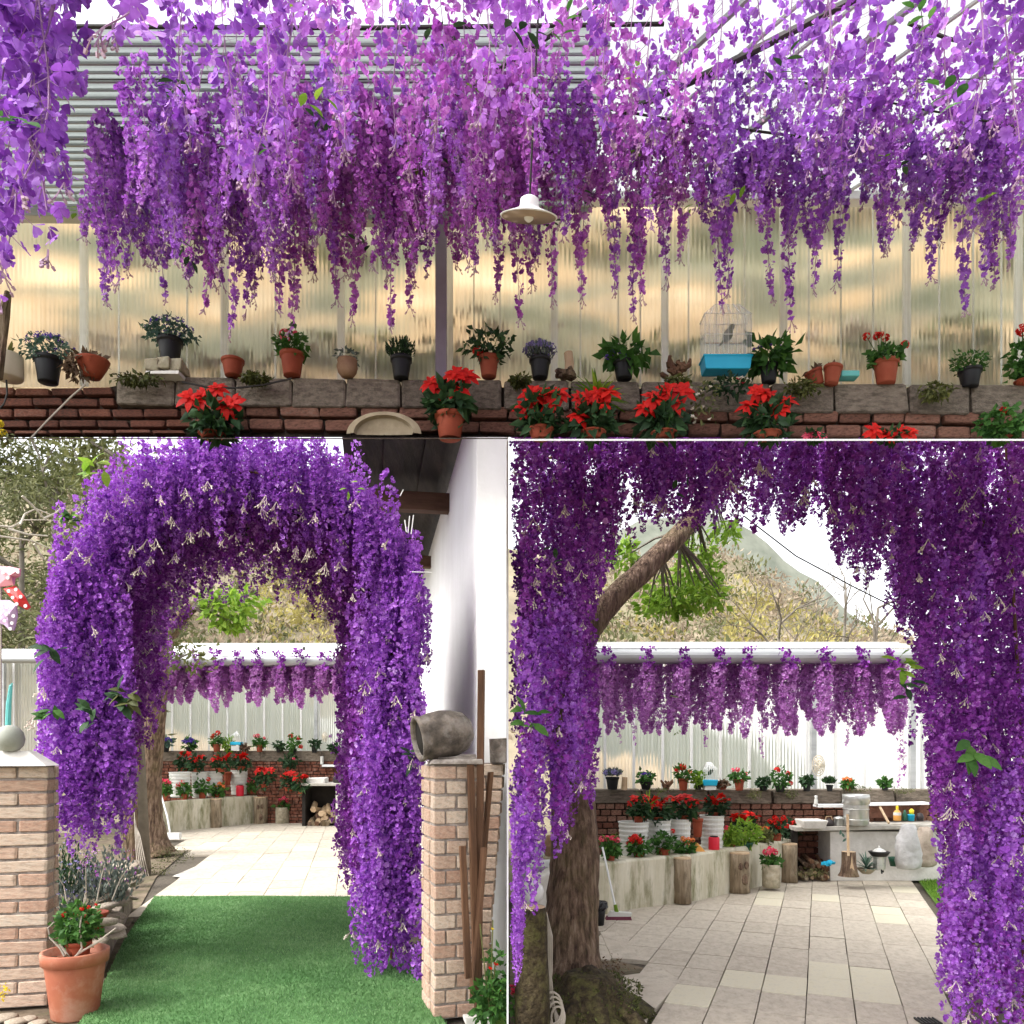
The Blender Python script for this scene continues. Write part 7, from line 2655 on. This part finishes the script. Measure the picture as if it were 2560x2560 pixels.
lathe_thing("oil_bottle", 2243, 2052, 9.0, [(8, 0), (9, 2), (9, 18), (7, 24), (3, 28), (3, 31)], "orange_plastic", "orange cooking oil bottle with a yellow cap under the long shelf, " + RB, "bottle", extra=bottle_x)
lathe_thing("cleaner_bottle", 2262, 2052, 9.0, [(6, 0), (6.5, 3), (6, 16), (3, 22), (2.5, 27)], "pot_green", "small dark green bottle right of the oil bottle, " + RB, "bottle")
lathe_thing("blue_tub", 2277, 2052, 9.0, [(8, 0), (9, 14), (9.6, 15), (8, 16)], "blue_plastic", "small blue tub at the counter's right end, " + RB, "tub")
lathe_thing("yellow_tub", 2279, 2036, 9.0, [(5, 0), (6, 10), (2, 14)], "yellow_plastic", "yellow cup stacked on the blue tub, " + RB, "cup")
lathe_thing("dark_jar", 2300, 2052, 9.0, [(8, 0), (9, 10), (6, 18), (1, 20)], "metal_dark", "dark jar last on the counter beside the flowers, " + RB, "jar")
mb = MB()
mb.tube([P(2200, 2018, 8.95), P(2222, 2058, 8.75)], .014, 6)
tag(mb.build("pestle", "wood_end"), "pale wooden pestle leaning on the bricks above the counter edge, " + RB, "pestle")
mb = MB()
mb.tube([P(2119, 2036, 8.55), P(2121, 2140, 8.45)], .016, 6)
tag(mb.build("tool_handle", "wood_end"), "long pale tool handle standing on the split stump, " + RB, "handle")
stump(2122, 2129, 2190, 40, 8.55, "split stump flaring at the foot, in front of the counter, " + RB)
mb = MB()
for q in ((-6, 8, .2), (5, 2, -.5), (0, -8, .9)):
    mb.leaf((q[0] * .0045, 0, q[1] * .0045), (math.sin(q[2]), 0, math.cos(q[2])), (0, -1, 0), .06, .03, .1)
tag(mb.build("wall_ornament", "leaf_teal", loc=P(2106, 2096, 8.72)), "tiny green leaf ornament on the white counter front, " + RB, "ornament")
t = thing("blue_bag", "crumpled bright blue bag lying on the firewood's right, " + RB, "bag", P(2070, 2156, 8.7))
mb = MB()
for i in range(7):
    mb.box((random.uniform(-.05, .05), random.uniform(-.02, .02), random.uniform(-.02, .02)), (.06, .04, .03), rz=random.uniform(0, 3), rx=random.uniform(0, 3), jit=.012)
mb.build("bag", "blue_plastic", t)
plant(2166, 2184, 8.6, (46, 14), (56, 42), label="grey bowl of spiky blue green leaves beside the stump, " + RB, potm="stone_pot", potk="bowl", folm="leaf_teal", kind="spiky", nleaf=44, leafL=.07)


def wok_x(t, k):
    mb = MB()
    mb.lathe([(13 * k, -34 * k), (15 * k, -30 * k), (15 * k, -6 * k), (17 * k, 0)], n=16)
    mb.build("stove", "metal_bright", t)
    for i in range(3):
        a = 2 * PI * i / 3 + .5
        mb = MB()
        mb.tube([(12 * k * math.cos(a), 12 * k * math.sin(a), -30 * k), (16 * k * math.cos(a), 16 * k * math.sin(a), -42 * k)], 2 * k, 5)
        mb.build("leg", "iron", t)
    mb = MB()
    mb.lathe([(16 * k, 12 * k), (11 * k, 17 * k), (3 * k, 20 * k), (2 * k, 25 * k), (.5 * k, 26 * k)], n=16)
    mb.build("lid", "white_plastic", t)


lathe_thing("wok", 2198, 2140, 8.6, [(6, -6), (18, 0), (25, 9), (26, 11), (24, 11), (15, 3)], "iron", "black wok with a white lid beside the sacks, " + RB, "wok", extra=wok_x)
lathe_thing("green_basket", 2236, 2165, 8.7, [(10, 0), (13, 14), (15, 22), (13, 22), (11, 8)], "pot_green", "dark green basket between the wok and the white sack, " + RB, "basket")


def sack(px, py, w, h, D, m, label):
    k = D / F
    t = thing("sack", label, "sack", P(px, py, D))
    r = w * k / 2
    H = h * k
    mb = MB()
    n = 22
    prof = [(.82, 0), (1.02, .04), (1.10, .18), (1.08, .36), (1.02, .52), (.98, .64), (.88, .74), (.78, .83), (.66, .90), (.56, .97), (.34, 1.0)]
    for j, (q, z) in enumerate(prof):
        for i in range(n):
            a = 2 * PI * i / n
            f = 1 + .08 * math.sin(a * 3 + j * .9) + .05 * math.sin(a * 7 - j * 2) + random.uniform(-.04, .04)
            mb.v.append((r * q * f * math.cos(a) + .05 * r * math.sin(j), r * .7 * q * f * math.sin(a), H * z + (random.uniform(-.03, .05) * H if j > 7 else 0)))
            mb.t.append(.5)
    for j in range(len(prof) - 1):
        for i in range(n):
            a, b_ = j * n + i, j * n + (i + 1) % n
            mb.f.append((a, b_, b_ + n, a + n))
    mb.f.append(tuple(reversed(range(n))))
    mb.f.append(tuple((len(prof) - 1) * n + i for i in range(n)))
    mb.build("body", m, t, smooth=True)
    return
    mb = MB()
    mb.tube([(r * .36 * math.cos(a) + .02 * r, r * .27 * math.sin(a), H * .86) for a in [2 * PI * i / 16 for i in range(17)]], .008, 5, caps=False)
    mb.build("tie", "cable_pale", t)


sack(2270, 2172, 58, 108, 8.55, "sack_white", "full white woven sack standing at the edge of the lawn, " + RB)
sack(2312, 2166, 50, 96, 8.8, "sack_tan", "pinkish tan sack behind the white one, " + RB)

# tree, bed and the things on the left
bent_tree("thick leaning tree trunk with green leaf sprays, at the left of the right picture",
          [(1440, 2530, 250), (1432, 2460, 172), (1428, 2390, 142), (1430, 2280, 132), (1436, 2140, 122), (1432, 2010, 108), (1420, 1860, 96), (1420, 1700, 90), (1455, 1605, 66), (1530, 1500, 58), (1610, 1425, 54), (1690, 1345, 50), (1740, 1285, 44), (1790, 1215, 38)],
          5.0, 6.2, [(1700, 1485, 190, 110, 300, 6.3), (1745, 1425, 130, 110, 170, 6.4), (1560, 1385, 80, 90, 110, 6.4), (1660, 1510, 130, 70, 130, 6.2), (1810, 1325, 90, 60, 70, 6.3), (1770, 1490, 100, 70, 90, 6.1), (1740, 1375, 90, 60, 80, 6.2)], "leaf_lime")
mb = MB()
mb.lathe([(.36, -.02), (.34, .02), (.30, .05), (.26, .08), (.22, .12), (.17, .16), (.12, .22)], (0, 0, 0), 26, wob=.12)
o = mb.build("moss_mound", "bark_moss", loc=G(1470, 2530), smooth=True)
tag(o, "mossy mound of roots at the foot of the leaning tree", "mound")
moss_clump(1475, 2535, 4.45, 220, 60, "leafy green weeds on the mossy root mound", "leaf_olive", 300)
mb_c = G(1470, 2530)
cloud_obj("ground_moss", [leaf_cloud((mb_c.x, mb_c.y, .03), (.34, .30, .17), 2600, .022, .012, .92, -.2)], "moss")
for i in range(3):
    a, b_ = G(1470, 2520), G(1400 + 120 * i, 2600)
    mb = MB()
    mb.tube([a + Vector((0, 0, .2)), a.lerp(b_, .5) + Vector((0, 0, .1)), b_ + Vector((0, 0, -.02))], [.06, .05, .03], 8, wob=.15)
    tag(mb.build("tree_root", "bark_moss", smooth=True), "mossy root number %s spreading from the leaning tree's foot" % ("one at the left", "two in the middle", "three at the right")[i].split(" ", 1)[1] if False else "mossy root spreading %s from the leaning tree's foot" % ("to the left", "straight forward", "to the right")[i], "root")
moss_clump(1520, 2420, 5.3, 100, 60, "dry twigs and weeds at the right of the tree foot", "leaf_dry", 200)
t = thing("mossy_stump", "mossy brown wooden stump under the cable at the lower left, " + RB, "stump", G(1330, 2600))
mb = MB()
k = 4.15 / F
mb.lathe([(46 * k, -.05), (44 * k, 100 * k), (40 * k, 220 * k), (36 * k, 300 * k), (34 * k, 330 * k)], n=18, wob=.06)
mb.build("trunk", "bark_moss", t, smooth=True)
mb = MB()
mb.lathe([(33 * k, 330 * k), (10 * k, 334 * k)], n=16)
mb.build("cut_end", "wood_end", t)
mb = MB()
ctr = random.Random(4)
for q in range(7):
    x0, x1 = 1322 + q * 3, 1366 + q * 2.2
    mb.tube([P(x0, 2268 + q * 2, 4.28), P(x1 - 14, 2282, 4.25), P(x1, 2340, 4.22), P(x1 + ctr.uniform(-4, 4), 2430, 4.2), P(x1 + ctr.uniform(-10, 14), 2500, 4.2), P(x1 + ctr.uniform(-16, 34), 2560 + ctr.uniform(-20, 10), 4.15), P(x1 + ctr.uniform(-20, 20), 2600, 4.1)], .0062, 6)
for q in range(4):
    cx_, cy_, rx_, ry_ = 1380 + q * 5, 2520 + q * 8, 26 - q * 3, 40 - q * 4
    mb.tube([P(cx_ + rx_ * math.cos(a), cy_ + ry_ * math.sin(a), 4.14) for a in [2 * PI * i / 14 for i in range(15)]], .0062, 6, caps=False)
tag(mb.build("cable", "cable_pale"), "bundle of pale cable hanging in loops from the mossy stump", "cable")
t = thing("garden_lamp", "white globe garden lamp beside the leaning tree", "lamp", P(1332, 2275, 4.7))
k = 4.7 / F
mb = MB()
mb.lathe([(14 * k, 20 * k), (24 * k, 30 * k), (28 * k, 46 * k), (25 * k, 60 * k), (14 * k, 70 * k), (2 * k, 73 * k)], n=20)
mb.build("globe", "lamp_globe", t, smooth=True)
mb = MB()
mb.lathe([(20 * k, 0), (20 * k, 6 * k), (12 * k, 10 * k), (12 * k, 20 * k)], n=16)
mb.build("base", "white_plastic", t)
t = thing("stone_bench", "grey tiled bench behind the leaning tree", "bench", P(1340, 2165, 7.6))
k = 7.6 / F
mb = MB()
mb.box((0, .2, -4 * k), (110 * k, .5, 8 * k))
mb.build("seat", "tile_grey", t, bevel=.004)
mb = MB()
for i in (-1, 1):
    mb.box((i * 27 * k, .2, -42 * k), (52 * k, .44, 66 * k))
mb.build("front_tile", "tile_grey", t, bevel=.006)
lathe_thing("vase", 1346, 2140, 7.5, [(14, 0), (16, 3), (13, 14), (13, 24), (16, 30), (14, 31), (11, 22)], "glaze_green", "pale green glazed vase on the grey bench behind the tree", "vase")
lathe_thing("brown_jar", 1378, 2140, 7.7, [(14, 0), (20, 14), (20, 30), (14, 48), (10, 52)], "pot_clay", "brown jar half hidden behind the leaning tree", "jar")
mb = MB()
W = [G(1300, 2330), G(1400, 2290), G(1400, 2310), G(1310, 2360)]
a, b_ = P(1295, 2215, 6.2), P(1400, 2160, 6.9)
d = b_ - a
mb.box(tuple((a + b_) / 2 - Vector((0, 0, .16))), (d.length, .1, .32), rz=math.atan2(d.y, d.x), ry=-math.atan2(d.z, math.hypot(d.x, d.y)))
tag(mb.build("ramp_wall", "concrete", bevel=.01), "sloping grey concrete kerb behind the garden lamp", "kerb")
bd = 3000 / (2312 - 1870)
t = thing("rubbish_bin", "black bin with a crumpled black liner beside the leaning tree", "bin", P(1493, 2312, bd))
k = bd / F
mb = MB()
mb.lathe([(17 * k, 0), (20 * k, 30 * k), (22 * k, 46 * k), (20 * k, 46 * k)], n=18)
mb.build("body", "pot_black", t, smooth=True)
mb = MB()
mb.lathe([(23 * k, 38 * k), (25 * k, 46 * k), (27 * k, 52 * k), (24 * k, 58 * k), (19 * k, 56 * k), (10 * k, 50 * k)], n=26, wob=.12)
mb.build("liner", "bag_black", t)
t = thing("broom", "white broom with a maroon brush leaning against the planter wall", "broom", P(1545, 2292, 7.0))
o = P(1545, 2292, 7.0)
mb = MB()
mb.tube([P(1506, 2118, 7.25) - o, P(1540, 2275, 7.0) - o], .009, 6)
mb.build("handle", "wire_white", t)
mb = MB()
k = 7.0 / F
mb.tube([P(1538, 2262, 7.0) - o, P(1542, 2282, 7.0) - o], [.014, .02], 6)
mb.build("socket", "leaf_lime", t)
mb = MB()
mb.add([(-26 * k, -.03, 2 * k), (30 * k, -.03, 2 * k), (34 * k, -.03, 10 * k), (-18 * k, -.03, 14 * k), (-26 * k, .04, 2 * k), (30 * k, .04, 2 * k), (34 * k, .04, 10 * k), (-18 * k, .04, 14 * k)], [(0, 1, 2, 3), (7, 6, 5, 4), (3, 2, 6, 7), (1, 5, 6, 2), (4, 0, 3, 7), (0, 4, 5, 1)])
mb.build("head", "white_plastic", t)
mb = MB()
mb.add([(-34 * k, -.04, -10 * k), (34 * k, -.04, -10 * k), (31 * k, -.03, 2 * k), (-26 * k, -.03, 2 * k), (-34 * k, .05, -10 * k), (34 * k, .05, -10 * k), (31 * k, .04, 2 * k), (-26 * k, .04, 2 * k)], [(0, 1, 2, 3), (7, 6, 5, 4), (3, 2, 6, 7), (1, 5, 6, 2), (4, 0, 3, 7)])
mb.build("bristles", "bristle", t)
t = thing("drain_grate", "small dark drain grate at the lower right edge of the paving", "drain", G(2320, 2555, .002))
mb = MB()
for i in range(6):
    mb.box((-.05 + .02 * i, 0, .006), (.008, .1, .012))
mb.build("grate", "iron", t)
t = thing("pink_flowers", "pink flowers at the foot of the mossy stump, lower left " + RB, "flowers", P(1288, 2490, 4.12))
for i in range(5):
    link("flower", head_mesh("petal_pink", "rose"), t, (random.uniform(-.02, .02), random.uniform(-.03, .02), random.uniform(-.03, .05)), scale=.02)
cloud_obj("foliage", [leaf_cloud((0, 0, -.06), (.035, .04, .06), 50, .035, .02, .2)], "leaf_green", t)

# ---- the arch seen from inside: walls and vault of blossoms round the opening
OPEN = [(1490, 1640), (1492, 1560), (1530, 1450), (1560, 1340), (1640, 1318), (1720, 1306), (1800, 1288), (1900, 1312), (2000, 1318), (2100, 1398), (2180, 1478), (2235, 1552), (2275, 1610), (2262, 1700), (2272, 1800), (2312, 1900),
        (2312, 2000), (2330, 2100), (2345, 2200), (2334, 2300), (2344, 2400), (2352, 2700), (1292, 2700), (1306, 2420), (1330, 2300), (1356, 2200), (1392, 2130), (1436, 2070), (1472, 2010), (1512, 1960), (1508, 1860), (1496, 1760)]


def inside(x, y, poly):
    c = False
    n = len(poly)
    for i in range(n):
        x1, y1 = poly[i]
        x2, y2 = poly[(i + 1) % n]
        if (y1 > y) != (y2 > y) and x < (x2 - x1) * (y - y1) / (y2 - y1) + x1:
            c = not c
    return c


arch2 = thing("flower_arch", "purple wisteria arch, petals darkened for shade, framing the courtyard in the right picture", "flower arch", (1.8, 4.2, 0))
org = Vector((1.8, 4.2, 0))
VC = arch_variants("arch2", "petal_deep_shade", .46, .046, 78, .0155, TH)
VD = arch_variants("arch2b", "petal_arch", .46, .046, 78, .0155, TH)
items = []
tries = 0
while len(items) < 1120 and tries < 90000:
    tries += 1
    x = random.uniform(1296, 2640)
    y = random.uniform(960, 2560)
    D = random.uniform(3.75, 4.75)
    s = random.uniform(.72, 1.1)
    hpx = .42 * s / D * F
    wpx = .045 * s / D * F
    xl, xr = x - wpx, x + wpx
    if xl < 1275 or x > 2640:
        continue
    if any(inside(q, r, OPEN) for q in (x, xl + 6, xr - 6) for r in (y + 6, y + hpx * .55, y + hpx * .92)):
        continue
    w = P(x, y, D)
    if w.z - .42 * s < .02:
        continue
    items.append((w, s, x, y, D))
items.sort(key=lambda q: q[4])
rest_d, rest_v = [], []
for i, (w, s, x, y, D) in enumerate(items):
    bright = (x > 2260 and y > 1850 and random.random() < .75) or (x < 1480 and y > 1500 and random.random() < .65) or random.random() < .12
    V_ = VD if bright else VC  # shade under the arch is coloured in: darkened petals except on bright strands
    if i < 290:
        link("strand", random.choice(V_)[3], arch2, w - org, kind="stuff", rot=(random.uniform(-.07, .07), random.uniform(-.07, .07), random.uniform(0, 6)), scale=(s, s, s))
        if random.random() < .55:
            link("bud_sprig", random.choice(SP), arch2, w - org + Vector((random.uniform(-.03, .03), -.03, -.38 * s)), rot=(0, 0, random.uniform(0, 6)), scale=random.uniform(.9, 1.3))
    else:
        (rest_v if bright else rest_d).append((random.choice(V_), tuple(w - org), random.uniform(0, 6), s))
VE = arch_variants("arch2c", "petal_deep_shade", .42, .085, 46, .026, TL)
tries = 0
deep = []
while len(deep) < 340 and tries < 40000:
    tries += 1
    x, y, D, s = random.uniform(1303, 2640), random.uniform(960, 2560), random.uniform(4.75, 5.15), random.uniform(.7, 1.1)
    hpx, wpx = .42 * s / D * F, .06 * s / D * F
    if x - wpx < 1276 or any(inside(q, r, OPEN) for q in (x, x - wpx, x + wpx) for r in (y, y + hpx * .5, y + hpx * .95)):
        continue
    w = P(x, y, D)
    if w.z - .42 * s < .02 or (x < 1500 and y > 1700):
        continue
    deep.append((random.choice(VE), tuple(w - org), random.uniform(0, 6), s))
for i in range(46):
    w = P(random.uniform(1590, 1830), random.uniform(1040, 1165), random.uniform(3.8, 4.8))
    rest_d.append((random.choice(VC), tuple(w - org), random.uniform(0, 6), random.uniform(.6, .85)))
for i in range(26):
    y = random.uniform(1990, 2330)
    D = random.uniform(3.8, 3.95)
    w = P(random.uniform(1284, 1304 if y > 2050 else 1350), y, D)
    rest_v.append((random.choice(VD), tuple(w - org), random.uniform(0, 6), random.uniform(.42, .62)))
merged("inner_strands", deep, "petal_deep_shade", arch2)
merged("strands", rest_d, "petal_deep_shade", arch2)
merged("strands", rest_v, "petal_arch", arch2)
for i in range(5):
    y = 3.85 + .22 * i
    mb = MB()
    pts = [(.10, 3.2), (.9, 3.3), (1.6, 3.3), (2.5, 3.3), (2.55, 2.3), (2.6, 1.4), (2.6, 0)]
    mb.tube([(a - 1.8, y - 4.2, min(b_, 1.5 + .46 * y)) for a, b_ in pts], .008, 6)
    mb.build("hoop", "plank", arch2)
for (px, py, m, L, n_) in ((1318, 1795, "leaf_green", .10, 8), (2425, 1868, "leaf_green", .12, 7), (2265, 1660, "leaf_lime", .09, 8), (2260, 1722, "leaf_dark", .08, 6), (1700, 1230, "leaf_dark", .06, 4), (1375, 1400, "leaf_dark", .06, 4)):
    leaf_spray(arch2, P(px, py, 3.74) - org, n_, L, m, .08)
